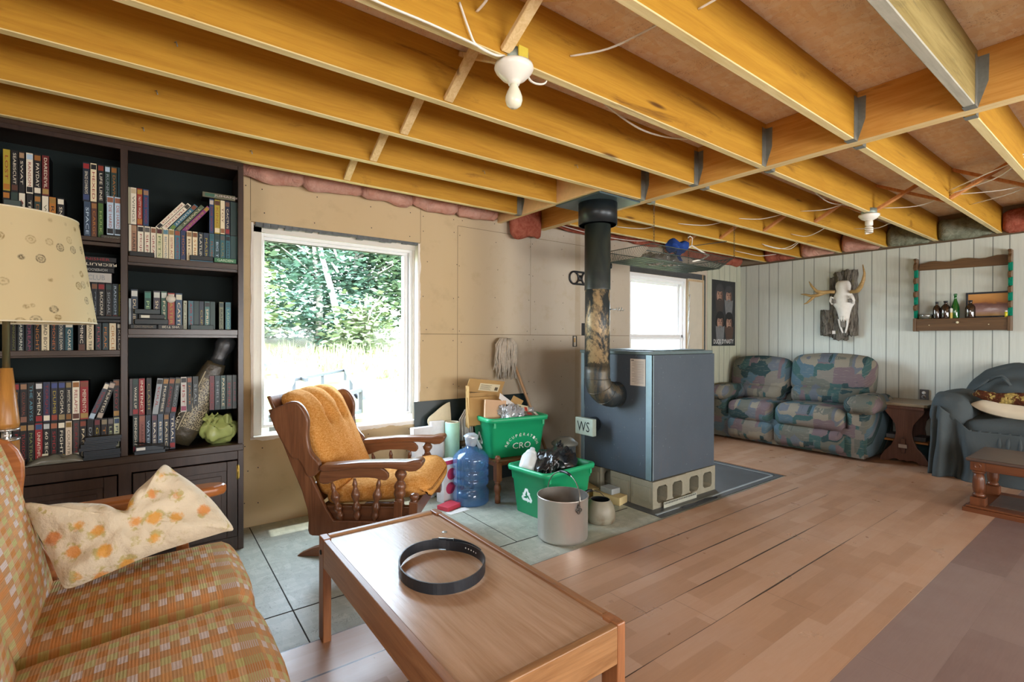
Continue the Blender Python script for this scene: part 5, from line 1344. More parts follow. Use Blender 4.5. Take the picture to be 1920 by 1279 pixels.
for k in range(17): mb.bx(SX0 - .0018, 2.186, .86 + k * .0095, SX0 - .0014, 2.29 - .02 * ((k * 7) % 4 == 0), .8625 + k * .0095, 1)
mb.bx(SX0 - .0018, 2.272, 1.015, SX0 - .0014, 2.296, 1.026, 1)
stp(mb, 'instruction_sheet', [plain('old_paper', '#cfc8bd', .8), plain('print_grey', '#8b8480', .8)])
mb = MB(); mb.lathe([(.052, 0), (.055, .01), (.055, .085), (.045, .088)], 20, 0, frame((SX0 - .088, 2.64, .52), (0, 1, 0), (0, 0, 1), (1, 0, 0)))
ah = stp(mb, 'air_inlet', M_blk)
mb = MB(); mb.bx(2.628, 2.548, .448, 2.668, 2.732, .575, 0)
text_fit(mb, 'WS', .13, .075, frame((2.6275, 2.645, .512), (0, -1, 0), (0, 0, 1), (-1, 0, 0)), 1)
o = mb.build('lettered_block', [plain('pale_green_wood', '#a9b8ab', .6), M_black], None, .004); o.parent = ah; o.matrix_parent_inverse = Matrix()
# flue
PXc, PYc, PR = 2.58, 2.458, .089
sp = thing('stove_pipe', 'peeling tan and black stove pipe rising from the stove to the ceiling', 'stove pipe', (PXc, PYc, .77)); OP = Matrix.Translation((-PXc, -PYc, -.77))
def pp(mb, name, mat, par=None):
    o = mb.build(name, mat); o.parent = par or sp; o.matrix_parent_inverse = OP; return o
pp(MB().lathe([(PR, .97), (PR, 1.522), (PR - .002, 1.523)], 32, 0, T(PXc, PYc, 0)), 'lower_pipe', M_pipe)
mb = MB(); mb.lathe([(PR + .002, 1.520), (PR + .004, 1.524), (PR + .003, 1.53), (PR + .003, 2.05)], 32, 0, T(PXc, PYc, 0)); pp(mb, 'upper_pipe', M_pipe)
mb = MB(); ep = []
for k in range(7):
    a = math.pi / 2 * k / 6; ep.append((PXc + .115 * (1 - math.cos(a)), PYc - .03 * (k / 6), .885 - .115 * math.sin(a)))
mb.tube([(PXc, PYc, .975), (PXc, PYc, .93)] + ep + [(2.757, PYc - .035, .768)], PR + .002, 28)
for k in (0, 2, 4, 6):
    a = math.pi / 2 * k / 6; c = Vector(ep[k]); d = Vector((math.sin(a), 0, -math.cos(a))); 
    u = Vector((0, 1, 0)); w = d.cross(u); mb.tube([c + (u * math.cos(b * math.pi / 14) + w * math.sin(b * math.pi / 14)) * (PR + .003) for b in range(28)], .0035, 6, 0, True)
pp(mb, 'elbow', M_pipe)
mb = MB(); mb.lathe([(.138, 1.985), (.138, 2.147), (.132, 2.147), (.132, 1.985)], 36, 0, T(PXc, PYc, 0)); mb.lathe([(.095, 2.0), (.130, 1.993), (.130, 1.990), (.095, 1.996)], 36, 0, T(PXc, PYc, 0)); pp(mb, 'collar', M_blk)
pp(MB().bx(2.385, 2.256, 2.138, 2.799, 2.69, 2.149), 'ceiling_plate', plain('plate_teal_reflection', '#4c5f66', .4, .3, .5, .2, 6))  # teal reflection on dark steel is put into the colour
mb = MB(); kx, ky = PXc + .05, PYc - .075; d = Vector((.80, -.595, 0)); b0 = Vector((PXc, PYc, 1.385)) + d * PR
mb.tube([b0, b0 + d * .05], .004, 8); mb.tube([b0 + d * (.05 + .0) + Vector((0, 0, -.012)) + d * .02 * math.sin(k * .5 * math.pi) * 0 + d * (k * .0045) + Vector((0, .008 * math.sin(k * 1.57), .012 + .012 * math.cos(k * 1.57))) for k in range(12)], .0025, 6)
pp(mb, 'damper_handle', M_tin)
b1 = Vector((PXc, PYc, 1.695)) + d * PR; pp(MB().lathe([(.012, 0), (.02, .004), (.02, .012), (.008, .016)], 14, 0, frame(b1, (0, 0, 1), d.cross(Vector((0, 0, 1))) * -1, d)), 'knob', M_blk)

# concrete blocks
def mat_block():
    t = NT('concrete_block'); co = t.co((1, 1, 1)); n1 = t.noise(co, 60, 5, .7); n2 = t.noise(co, 6, 4)
    t.out(t.mix(t.math('ADD', t.math('MULTIPLY', n1, .5), t.math('MULTIPLY', n2, .5)), L('#76725f'), L('#a19e8e')), .95, 0, .1); t.bump(n1, .5, .004); return t.m
M_blkc = mat_block()
def cblock(name, x, y, label, rz=0):
    # hollow block on its side: two cores run through from front to back
    W_, D_, H_ = .385, .19, .19; mb = MB()
    def octo(cx, cz, w, h, c): return [(cx - w + c, cz - h), (cx + w - c, cz - h), (cx + w, cz - h + c), (cx + w, cz + h - c), (cx + w - c, cz + h), (cx - w + c, cz + h), (cx - w, cz + h - c), (cx - w, cz - h + c)]
    for cx, x0, x1 in ((-.088, -W_ / 2, 0), (.088, 0, W_ / 2)):
        inn = octo(cx, .095, .058, .058, .018)
        outr = [(x0 if p[0] < cx else x1, 0 if p[1] < .095 else H_) for p in inn]
        outr = [(cx - .03, 0), (cx + .03, 0), (x1, .05), (x1, .14), (cx + .03, H_), (cx - .03, H_), (x0, .14), (x0, .05)]
        # square outer rim walked together with the core
        rim = []
        for p in inn:
            dx, dz = p[0] - cx, p[1] - .095
            if abs(dx) / (x1 - x0) > abs(dz) / H_: s_ = ((x1 if dx > 0 else x0) - cx) / dx
            else: s_ = ((H_ if dz > 0 else 0) - .095) / dz
            rim.append((cx + dx * s_, .095 + dz * s_))
        cor = [(x0, 0), (x1, 0), (x1, H_), (x0, H_)]
        for yy, fl in ((-D_ / 2, 1), (D_ / 2, 0)):
            vs_ = [(p[0], yy, p[1]) for p in inn] + [(p[0], yy, p[1]) for p in rim] + [(p[0], yy, p[1]) for p in cor]
            fs = []
            for i in range(8):
                j = (i + 1) % 8; fs.append((i, j, 8 + j, 8 + i))
            for ci, (a, b) in enumerate(((7, 0), (1, 2), (3, 4), (5, 6))): fs.append((8 + a, 8 + b, 16 + ci))
            mb.add(vs_, fs)
        b = len(mb.v)
        mb.add([(p[0], -D_ / 2, p[1]) for p in inn] + [(p[0], D_ / 2, p[1]) for p in inn], [(i, (i + 1) % 8, 8 + (i + 1) % 8, 8 + i) for i in range(8)])
    mb.bx(-W_ / 2, -D_ / 2, -.0, W_ / 2, D_ / 2, .0002); mb.bx(-W_ / 2, -D_ / 2, H_ - .0002, W_ / 2, D_ / 2, H_)
    mb.bx(-W_ / 2, -D_ / 2, 0, -W_ / 2 + .0002, D_ / 2, H_); mb.bx(W_ / 2 - .0002, -D_ / 2, 0, W_ / 2, D_ / 2, H_)
    for s_ in (-1, 1): mb.bx(s_ * W_ / 2, -D_ / 2 + .02, .05, s_ * (W_ / 2 + .006), D_ / 2 - .02, .15)
    o = mb.build(name, M_blkc, fix=False); o.location = (x, y, 0.0005); o.rotation_euler = (0, 0, rz)
    return tag(o, label, 'concrete block', 'concrete blocks under the stove')
cblock('concrete_block', 2.954, 2.206, 'hollow concrete block under the near left corner of the stove')
cblock('concrete_block', 3.346, 2.214, 'hollow concrete block under the near right corner of the stove')
cblock('concrete_block', 2.958, 2.402, 'hollow concrete block behind the near left one, under the stove')
cblock('concrete_block', 2.954, 2.69, 'hollow concrete block under the rear left corner of the stove')
cblock('concrete_block', 3.346, 2.69, 'hollow concrete block under the rear right corner of the stove')
M_firebrick = plain('yellow_firebrick', '#c3b183', .9, 0, .2, .15, 30, .2)
for x, y, a, lb in ((2.68, 2.42, .2, 'pale yellow brick lying beside the near left concrete block'), (2.69, 2.67, -.3, 'yellow brick lying in the dark beside the stove, behind the kettle')):
    o = MB().bx(-.06, -.11, 0, .05, .11, .055).build('brick', M_firebrick, None, .004); o.location = (x, y, .0005); o.rotation_euler = (0, 0, a); tag(o, lb, 'brick', 'loose bricks by the stove')
o = MB().bx(-.05, -.06, 0, .04, .05, .04).build('brick', plain('grey_brick', '#9aa0a0', .9), None, .003); o.location = (2.70, 2.44, .056); tag(o, 'small grey brick piece lying on a yellow brick by the stove', 'brick', 'loose bricks by the stove')
mb = MB(); mb.bx(2.85, 2.085, .001, 3.24, 2.089, .044, 0)
for k in range(24): mb.bx(2.858 + k * .0158, 2.0842, .028, 2.866 + k * .0158, 2.0852, .040, 1)
tag(mb.build('perforated_strip', [plain('pale_metal_strip', '#b5b7a8', .5, .3), M_black]), 'pale perforated metal strip leaning against the front concrete blocks', 'metal strip')
# hearth sheet
mb = MB(); mb.bx(2.688, 1.985, .0003, 4.37, 3.15, .004, 0); mb.bx(2.70, 2.03, .004, 4.30, 2.045, .008, 1); mb.bx(4.285, 2.03, .004, 4.30, 3.1, .008, 1)
tag(mb.build('hearth_sheet', [plain('dark_hearth_sheet', '#4b4f52', .42, .1, .5, .35, 6), plain('light_hearth_edge', '#9aa3a6', .5, .3)]), 'dark scuffed hearth sheet on the floor under the stove', 'hearth mat')
mb = MB(); mb.tube([(2.95, 2.01, .012), (3.1, 1.995, .016), (3.25, 2.02, .010), (3.35, 1.99, .012)], .005, 6); tag(mb.build('power_cable', M_black), 'short black cable lying on the hearth sheet edge', 'cable')
ap = thing('ash_bucket', 'grey lidded ash bucket behind the left side of the stove', 'bucket', (2.655, 2.88, 0)); 
MB().lathe([(.07, 0), (.09, .33), (.085, .332)], 20).build('bucket_body', plain('dull_bucket', '#5d6568', .5, .4), ap); MB().lathe([(.105, .332), (.108, .345), (.06, .385), (.0, .39)], 20).build('lid', plain('bucket_lid', '#7d7f78', .5, .3), ap)

# ================================================================= pots
M_alu = NT('dull_aluminium'); n_ = M_alu.noise(M_alu.co((1, 1, .4)), 8, 5, .6); M_alu.bump(M_alu.noise(M_alu.co((8, 8, 120)), 1, 3), .12, .003)
M_alu = M_alu.out(M_alu.mix(n_, L('#c4bfb8'), L('#dedad5')), .36, .8)
M_aluin = plain('dark_inside', '#6c6760', .6, .5, .4, .4, 12)  # darker grey for the inner wall of the pot
po = thing('cooking_pot', 'large aluminium pot with a wire bail handle on the floor', 'pot', (1.965, 2.147, .0005))
MB().lathe_open([(.0001, 0), (.132, 0), (.145, .006), (.148, .02), (.1485, .244), (.152, .248), (.152, .252), (.1475, .252)], 48).build('pot_body', M_alu, po)
MB().lathe_open([(.1475, .252), (.1455, .24), (.144, .02), (.0001, .014)], 48).build('pot_inside', M_aluin, po, fix=False)
ea = Vector((-.10, -.99, 0)).normalized(); M_wire = plain('dark_wire', '#4a4742', .4, .6)
mb = MB(); pts = []
for k in range(21):
    a = math.pi * k / 20; up = Vector((.20, .07, .978)).normalized(); pts.append(ea * (.158 * math.cos(a)) + Vector((0, 0, .226)) + up * (.152 * math.sin(a) ** .8))
mb.tube(pts, .0032, 8); bh = mb.build('bail_handle', plain('bail_wire', '#8b8880', .3, .8), po)
g_ = MB().tube(pts[8:13], .0085, 10).build('grip', M_black); g_.parent = bh
for s_ in (1, -1):
    mb = MB(); c = ea * (.150 * s_) + Vector((0, 0, .205)); fr_ = frame(c, Vector((0, 0, 1)).cross(ea) * s_, (0, 0, 1), ea * s_)
    for dx, dz in ((-.012, -.004), (.012, -.004), (0, -.016), (0, .016)):
        mb.tube([fr_ @ Vector((dx + .008 * math.cos(k * math.pi / 6), dz + .008 * math.sin(k * math.pi / 6), .003)) for k in range(12)], .0028, 6, 0, True)
    mb.bx(-.006, .008, 0, .006, .030, .006, 0, fr_); mb.build('ear', M_wire, po)
M_ken = NT('sooty_enamel'); n_ = M_ken.noise(M_ken.co((1, 1, 1)), 10, 6, .7); xz = M_ken.sep(M_ken.co())
M_ken = M_ken.out(M_ken.mix(M_ken.math('MULTIPLY', M_ken.ramp(n_, [(.45, g(0)), (.6, g(.8))]), M_ken.ramp(xz[2], [(.0, g(1)), (.09, g(0))])), L('#858170'), L('#5e3f1c')), .45, .0)
ke = thing('kettle_pot', 'squat sooty lidless kettle with a wire handle behind the aluminium pot', 'kettle', (2.335, 2.195, .0005))
MB().lathe_open([(.0001, 0), (.088, 0), (.094, .004), (.097, .03), (.096, .06), (.088, .095), (.072, .125), (.064, .137), (.062, .14), (.059, .138)], 36).build('kettle_body', M_ken, ke)
MB().lathe_open([(.060, .138), (.066, .12), (.08, .06), (.0001, .02)], 36).build('kettle_inside', M_black, ke, fix=False)
mb = MB(); mb.tube([(-.03, .055, .13), (-.05, .09, .155), (-.03, .105, .16), (.04, .10, .16), (.075, .075, .15), (.078, .03, .128)], .0025, 8); kh = mb.build('wire_handle', M_wire, ke); g_ = MB().tube([(-.045, .098, .162), (-.0, .106, .166), (.03, .103, .163)], .010, 10).build('grip', M_black); g_.parent = kh

# ================================================================= recycling boxes, stool, bottle
M_green = plain('green_plastic', '#1e9e69', .38, 0, .5, .05, 10)
M_wh = plain('white_print', '#e3ece6', .6)
def recycle_sign(mb, M, s, m):
    for k in range(3):
        R3 = Matrix.Rotation(k * 2 * math.pi / 3, 4, 'Z')
        for poly in ([(-.62, -.52), (.02, -.52), (.02, -.24), (-.46, -.24)], [(.02, -.66), (.48, -.38), (.02, -.10)], [(-.62, -.52), (-.46, -.24), (-.62, .02), (-.80, -.22)]):
            mb.add([(M @ R3 @ Vector((p[0] * s, p[1] * s, 0))) for p in poly], [tuple(range(len(poly)))], m)
def bin_(name, label, loc, rz, w, d, h, front_text):
    t = thing(name, label, 'recycling box', loc, rz, 'green recycling boxes')
    ti = .05; mb = MB()
    def loop(hw, hd, z, r, n=5):
        o = []
        for cx, cy, a0 in ((hw - r, hd - r, 0), (-hw + r, hd - r, 90), (-hw + r, -hd + r, 180), (hw - r, -hd + r, 270)):
            for k in range(n + 1):
                a = math.radians(a0 + 90 * k / n); o.append((cx + r * math.cos(a), cy + r * math.sin(a), z))
        return o
    W2, D2 = w / 2, d / 2
    lv = [loop(W2 - ti, D2 - ti, 0, .03), loop(W2 - ti + .003, D2 - ti + .003, .004, .03), loop(W2 - .026, D2 - .026, h * .70, .034), loop(W2 - .021, D2 - .021, h * .71, .034), loop(W2 - .016, D2 - .016, h - .035, .036), loop(W2, D2, h - .034, .045), loop(W2 + .003, D2 + .003, h - .012, .045), loop(W2, D2, h - .002, .045), loop(W2 - .012, D2 - .012, h, .04),
          loop(W2 - .022, D2 - .022, h - .006, .036), loop(W2 - .032, D2 - .032, h * .7, .034), loop(W2 - ti - .004, D2 - ti - .004, .006, .03)]
    n = len(lv[0]); vs_ = [p for l in lv for p in l]; fs = [tuple(range(n - 1, -1, -1)), tuple(range((len(lv) - 1) * n, len(lv) * n))]
    for i in range(len(lv) - 1):
        for j in range(n): fs.append((i * n + j, i * n + (j + 1) % n, (i + 1) * n + (j + 1) % n, (i + 1) * n + j))
    mb.add(vs_, fs, 0, True)
    for sx in (-.4, .4): mb.bx(sx * w - .008, -D2 + .010, h - .07, sx * w + .008, -D2 + .03, h - .034)
    mb.build('box_shell', M_green, t)
    # lettering rides on the sloped walls
    lean = math.atan((ti - .026) / (h * .7)); pr = MB()
    fx = -W2 + ti - .0268 + .026 - .003 + .0; zc = h * .40; xo = -(W2 - ti + (ti - .026) * zc / (h * .7)) - .0016
    ML = frame((xo, .02 if not front_text else .05, zc), (0, -1, 0), (-math.sin(lean), 0, math.cos(lean)), (-math.cos(lean), 0, -math.sin(lean)))
    recycle_sign(pr, ML, .066, 0)
    pr.build('recycling_emblem', M_wh, t, fix=False); pr = MB()
    if front_text:
        yo = -(D2 - ti + (ti - .026) * zc / (h * .7)) - .0016
        MF = frame((.01, yo, zc - .05), (1, 0, 0), (0, -math.sin(lean), math.cos(lean)), (0, -math.cos(lean), -math.sin(lean)))
        text_fit(pr, 'CRO', .155, .046, MF @ T(.02, .012, 0), 0)
        word = 'RÉCUPÉRATION'
        for i, ch in enumerate(word):
            a = math.radians(168 - 156 * i / (len(word) - 1)); text_fit(pr, ch, .017, .021 if ch != 'É' else .026, MF @ T(.02 + .135 * math.cos(a), .0 + .095 * math.sin(a), .0002) @ Matrix.Rotation((a - math.pi / 2) * .8, 4, 'Z'), 0)
        pr.build('lettering', M_wh, t, fix=False)
    return t
bin_('recycling_box', 'green recycling box on the floor holding a black bag', (2.225, 2.545, .0005), math.radians(5), .50, .385, .318, False)
bin_('recycling_box', 'green recycling box lettered CRO, raised on the wooden stool', (2.235, 3.062, .2925), math.radians(-8), .515, .375, .300, True)
M_stool = wood('stool_wood', '#8d5c3c', '#653c24', 'z', .4)
sl = thing('wooden_stool', 'low turned-leg wooden stool carrying the upper green box', 'stool', (2.26, 3.03, 0), math.radians(-4))
MB().bx(-.27, -.17, .255, .27, .19, .290).build('stool_top', wood('stool_top_wood', '#8d5c3c', '#653c24', 'x', .4), sl, .005)
for sx in (-1, 1):
    for sy in (-1, 1):
        mb = MB(); mb.lathe([(.012, 0), (.021, .004), (.022, .05), (.016, .055), (.02, .075), (.027, .10), (.024, .125), (.014, .14), (.022, .146), (.022, .155), (.016, .16)], 14); mb.bx(-.022, -.022, .16, .022, .022, .290)
        mb.lathe([(.02, .290), (.012, .300), (.019, .312), (.022, .322), (.016, .336), (0, .342)], 14)
        o = mb.build('leg', M_stool, sl); o.location = (sx * .258, -.192 if sy < 0 else .20, 0)
# water bottle
def mat_bottle():
    t = NT('blue_bottle_plastic'); t.t.nodes.remove(t.b); tr = t.n('BsdfTransparent'); tr.inputs[0].default_value = (.72, .84, .96, 1)
    df = t.n('BsdfDiffuse'); df.inputs[0].default_value = L('#5f8fc4'); gl = t.n('BsdfGlossy'); gl.inputs['Roughness'].default_value = .08
    m1 = t.n('MixShader'); m1.inputs[0].default_value = .32; lw = t.n('LayerWeight'); lw.inputs[0].default_value = .35; m2 = t.n('MixShader')
    f = t.math('ADD', t.math('MULTIPLY', t.math('POWER', lw.outputs['Facing'], 3), .55), .06)
    t.t.links.new(tr.outputs[0], m1.inputs[1]); t.t.links.new(df.outputs[0], m1.inputs[2]); t.t.links.new(f, m2.inputs[0]); t.t.links.new(m1.outputs[0], m2.inputs[1]); t.t.links.new(gl.outputs[0], m2.inputs[2]); t.t.links.new(m2.outputs[0], t.t.nodes['Material Output'].inputs[0])
    return t.m
def mat_clear(name, col, dif, fac):
    t = NT(name); t.t.nodes.remove(t.b); tr = t.n('BsdfTransparent'); df = t.n('BsdfDiffuse'); df.inputs[0].default_value = L(dif); gl = t.n('BsdfGlossy'); gl.inputs['Roughness'].default_value = .15
    tr.inputs[0].default_value = L(col); m1 = t.n('MixShader'); m1.inputs[0].default_value = fac; m2 = t.n('MixShader'); m2.inputs[0].default_value = .22
    t.t.links.new(tr.outputs[0], m1.inputs[1]); t.t.links.new(df.outputs[0], m1.inputs[2]); t.t.links.new(m1.outputs[0], m2.inputs[1]); t.t.links.new(gl.outputs[0], m2.inputs[2]); t.t.links.new(m2.outputs[0], t.t.nodes['Material Output'].inputs[0]); return t.m
wb = thing('water_bottle', 'big blue plastic water cooler bottle standing on the floor', 'water bottle', (1.852, 2.995, .0005))
MB().lathe([(.0, .012), (.09, .004), (.118, .0), (.128, .012), (.129, .085), (.122, .094), (.116, .102), (.112, .118), (.118, .132), (.127, .14), (.127, .175), (.119, .184), (.119, .19), (.127, .198), (.127, .235), (.119, .244), (.119, .25), (.127, .258), (.128, .318), (.122, .335), (.09, .368), (.05, .388), (.033, .398), (.029, .41), (.029, .44), (.032, .442), (.032, .45), (.029, .452)], 40).build('bottle_body', mat_bottle(), wb)
MB().lathe([(.027, .40), (.027, .446), (0, .447)], 20).build('neck_cap', plain('dark_blue_cap', '#2c4a7c', .4), wb)
rnd = random.Random(4); mb = MB()
mb.lathe([(.034, .405), (.04, .43), (.046, .455), (.05, .475), (.035, .488), (0, .490)], 24)
mb.v = [tuple(Vector(p) + Vector((mnoise.noise(Vector(p) * 40), mnoise.noise(Vector(p) * 40 + Vector((9, 0, 0))), mnoise.noise(Vector(p) * 40 + Vector((0, 9, 0))))) * .012) for p in mb.v]
mb.grid(lambda u, v: (.03 + .05 * u + .01 * math.sin(v * 8), -.02 + .03 * v, .455 - .085 * u + .012 * math.sin(6 * v)), 10, 8); mb.build('plastic_cover', mat_clear('clear_film', '#e9eff4', '#d5dde4', .55), wb)

# things in the upper box
def sheet(name, M, w, h, th, mats, label, cat, extra=None, bev=.001):
    mb = MB(); mb.bx(-w / 2, -th / 2, -h / 2, w / 2, th / 2, h / 2, 0)
    if extra: extra(mb, th)
    o = mb.build(name, mats, None, bev, 1); o.matrix_world = M; return tag(o, label, cat)
M_card = plain('brown_cardboard', '#b5925f', .9, 0, .2, .08, 14); M_card2 = plain('pinkish_cardboard', '#c7a585', .9, 0, .2, .08, 14)
cb = thing('cardboard_box', 'opened brown cardboard box with a shipping label sticking out of the upper green box', 'cardboard box', (2.08, 3.17, .60), math.radians(-12))
mb = MB(); mb.bx(-.15, .0, -.10, .15, .006, .155); mb.build('back_panel', M_card, cb)
mb = MB(); mb.bx(-.15, -.07, -.10, -.145, .006, .215); mb.build('side_panel', M_card, cb)
mb = MB(); Mf = T(0, -.005, .155) @ Matrix.Rotation(.12, 4, 'Y') @ Matrix.Rotation(.5, 4, 'X')
mb.bx(-.155, -.003, 0, .135, .003, .115, 0, Mf); mb.bx(-.06, -.0045, .02, .105, -.003, .085, 1, Mf)
for k in range(5): mb.bx(-.05, -.005, .03 + k * .01, .04 - .01 * (k % 2), -.0045, .033 + k * .01, 2, Mf)
mb.bx(.07, -.005, .03, .095, -.0045, .06, 2, Mf)
mb.build('top_flap', [M_card, plain('label_paper', '#d9cfae', .8), plain('label_ink', '#5d5443', .8)], cb)
mb = MB(); Mf = T(0, -.06, .02) @ Matrix.Rotation(-.25, 4, 'X'); mb.bx(-.155, -.003, -.1, .12, .003, .11, 0, Mf); mb.build('front_flap', M_card, cb)
sheet('flattened_carton', T(2.085, 3.03, .615) @ Matrix.Rotation(-.2, 4, 'Z') @ Matrix.Rotation(.10, 4, 'Y') @ Matrix.Rotation(-.18, 4, 'X'), .17, .19, .028, [M_card2], 'pinkish flattened carton standing in front in the upper green box', 'carton')
sheet('white_paper', T(2.20, 3.03, .69) @ Matrix.Rotation(-.1, 4, 'Z') @ Matrix.Rotation(.62, 4, 'Y') @ Matrix.Rotation(-.6, 4, 'X'), .17, .055, .003, [plain('white_paper', '#dcdad6', .8)], 'white folded paper lying on the carton in the upper green box', 'paper')
sheet('carton_flap', T(2.325, 3.12, .625) @ Matrix.Rotation(-.5, 4, 'Z') @ Matrix.Rotation(.5, 4, 'Y'), .09, .17, .012, [M_card], 'small brown carton edge behind the plastic in the upper green box', 'carton')
sheet('printed_card', T(2.345, 3.02, .625) @ Matrix.Rotation(-.1, 4, 'Z') @ Matrix.Rotation(.25, 4, 'Y') @ Matrix.Rotation(-.7, 4, 'X'), .10, .07, .004, [plain('cream_card', '#cfc6a4', .7), plain('red_print', '#b5402f', .6), plain('olive_print', '#7d7a3c', .6)], 'cream card with red print lying in the upper green box', 'card', lambda m, th: (m.bx(.012, -.003, -.02, .04, -.002, .02, 1), m.bx(-.045, -.003, -.02, -.02, -.002, .02, 2)))
sheet('magazine', T(2.36, 2.965, .592) @ Matrix.Rotation(-.1, 4, 'Z') @ Matrix.Rotation(.12, 4, 'Y') @ Matrix.Rotation(-1.2, 4, 'X'), .15, .06, .008, [plain('dark_magazine', '#6d7268', .5), plain('red_print', '#b5402f', .6), plain('magazine_white', '#d9d7cf', .6)], 'dark glossy magazine lying on the rim side of the upper green box', 'magazine', lambda m, th: (m.bx(-.02, -.006, -.02, .02, -.004, .01, 1), m.bx(.05, -.006, -.03, .075, -.004, .03, 2)))
def wad(name, loc, sz, mat, label, cat, seed, amp=.35, f=11):
    mb = MB(); mb.rbox(sz, min(sz) * .45, (0, 0, 0), 18, 0, Matrix.Identity(4), lambda q: Vector(q) * (1 + amp * mnoise.noise(Vector(q) * f + Vector((seed, 0, 0)))) + Vector((1, .6, 1.2)) * amp * .1 * (mnoise.turbulence(Vector(q) * f * 2.4 + Vector((0, seed, 0)), 3, True) - .4))
    o = mb.build(name, mat); o.location = loc
    for p in o.data.polygons: p.use_smooth = (p.index % 3 != 0)
    return tag(o, label, cat)
wad('plastic_wrap', (2.20, 2.985, .60), (.23, .12, .115), mat_clear('crumpled_clear_plastic', '#eef0f2', '#d9dbe0', .5), 'crumpled clear plastic wrap heaped in the upper green box', 'plastic wrap', 3, .5, 14)
wad('plastic_tub', (2.44, 3.06, .60), (.06, .05, .06), mat_clear('clear_tub', '#e6eaee', '#cdd3d9', .5), 'small clear plastic tub at the right end of the upper green box', 'plastic tub', 8, .2)
# things in the lower box
jg = thing('milk_jug', 'translucent white plastic jug lying in the lower green box', 'jug', (2.065, 2.60, .325))
mb = MB(); MJ = Matrix.Rotation(.6, 4, 'Z') @ Matrix.Rotation(.9, 4, 'Y'); mb.rbox((.10, .10, .15), .035, (.006, .006, .0), 10, 0, MJ); mb.lathe([(.046, .066), (.036, .095), (.02, .11), (.018, .128)], 18, 0, MJ); mb.build('jug_body', plain('milky_plastic', '#cfd5d6', .35), jg)
MB().tube([MJ @ Vector(p) for p in ((.05, 0, .02), (.085, 0, .04), (.085, 0, .08), (.03, 0, .10))], .012, 10).build('handle', plain('milky_plastic', '#cfd5d6', .35), jg)
M_trash = plain('black_bin_bag', '#1b1d20', .22, 0, .6, .3, 20)
wad('bin_bag', (2.245, 2.55, .300), (.30, .25, .19), M_trash, 'crumpled shiny black bag filling the lower green box', 'bin bag', 5, .42, 10)
wad('bin_bag_knot', (2.37, 2.62, .375), (.05, .045, .085), M_trash, 'twisted black bag end sticking up at the back of the lower green box', 'bin bag', 6, .5, 25)

# ================================================================= mops, wall leaners, wall fittings
M_yarn = plain('grey_mop_yarn', '#c4bcae', .95, 0, .1, .3, 60)
mp = thing('string_mop', 'upside-down grey string mop leaning on the drywall behind the green boxes', 'mop', (2.87, 3.27, 0))
Pm = lambda x, y, z: (x - 2.87, y - 3.27, z)
MB().tube([Pm(2.875, 3.26, .003), Pm(2.656, 3.30, .55), Pm(2.425, 3.35, 1.13)], .0125, 12).build('handle', wood('mop_handle', '#c7a27c', '#a67f58', 'z', .5), mp)
rnd = random.Random(12); mb = MB()
for k in range(120):
    a = rnd.uniform(0, 6.28); r = rnd.uniform(.02, .105); dx, dy = r * math.cos(a) - .022, r * math.sin(a) * .35
    ln = rnd.uniform(.16, .33); top = Vector(Pm(2.42, 3.335, 1.155)); w_ = rnd.uniform(-.02, .02)
    mb.tube([top + Vector((dx * .1, dy * .1, .005)), top + Vector((dx * .6, dy * .6, .018)), top + Vector((dx, dy - .012, -.03)), top + Vector((dx * 1.1 + w_, dy - .015, -ln * .55)), top + Vector((dx * 1.05 - w_, dy - .012, -ln))], [.005, .0075, .008, .007, .005], 5)
mb.build('mop_strings', M_yarn, mp, fix=False)
m2 = thing('string_mop', 'white string mop head slumped at the left end of the upper green box', 'mop', (1.965, 3.30, 0))
mb = MB()
for k in range(60):
    a = rnd.uniform(0, 6.28); r = rnd.uniform(.01, .06); dx, dy = r * math.cos(a), r * math.sin(a) * .5; ln = rnd.uniform(.16, .28)
    top = Vector((.03, -.03, .60)); mb.tube([top + Vector((.05, 0, .02)), top + Vector((dx * .5, dy, .015)), top + Vector((dx - .02, dy, -.05)), top + Vector((dx * 1.1 - .01, dy, -ln))], [.004, .005, .005, .004], 5)
mb.build('mop_strings', plain('white_mop_yarn', '#d2cec4', .95, 0, .1, .2, 60), m2, fix=False)
MB().tube([(-.02, -.02, .0), (.03, -.01, .60)], .012, 10).build('handle', wood('mop_stick', '#c7a27c', '#a67f58', 'z', .5), m2)
MB().tube([(-.05, -.03, .36), (.04, -.06, .37)], .022, 12).build('clamp', plain('brown_clamp', '#5c4632', .5), m2)
o = MB().bx(1.595, 0, 0, 2.68, .006, .695).build('black_board', plain('black_panel_board', '#1c2a2b', .45, 0, .5, .15, 5), None, .001); o.location = (0, 3.352, .0005); o.rotation_euler = (-.055, 0, 0); tag(o, 'large black board leaning on the drywall below the window edge', 'board')
fan = densify([(0, 0), (-.10, .04), (-.125, .11), (-.06, .16), (.0, .20), (.06, .225), (.07, .20), (.07, .0)], 3)
o = MB().prism(fan, 0, .004, 'xz').build('cream_sheet', plain('cream_card_sheet', '#d4cbae', .7)); o.location = (1.80, 3.318, .455); o.rotation_euler = (-.06, 0, 0); tag(o, 'curved cream card leaning on the black board', 'card sheet')
o = MB().bx(-.085, -.03, 0, .075, .03, .52).build('white_carton', plain('white_carton', '#dcdde0', .7), None, .003); o.location = (1.615, 3.265, .0005); o.rotation_euler = (-.05, 0, .03); tag(o, 'tall white carton between the armchair and the black board', 'carton')
o = MB().bx(-.05, -.03, 0, .06, .03, .55).build('white_carton', plain('white_carton', '#dcdde0', .7), None, .003); o.location = (1.735, 3.29, .0005); o.rotation_euler = (-.04, 0, -.1); tag(o, 'narrow white carton beside the green paper roll', 'carton')
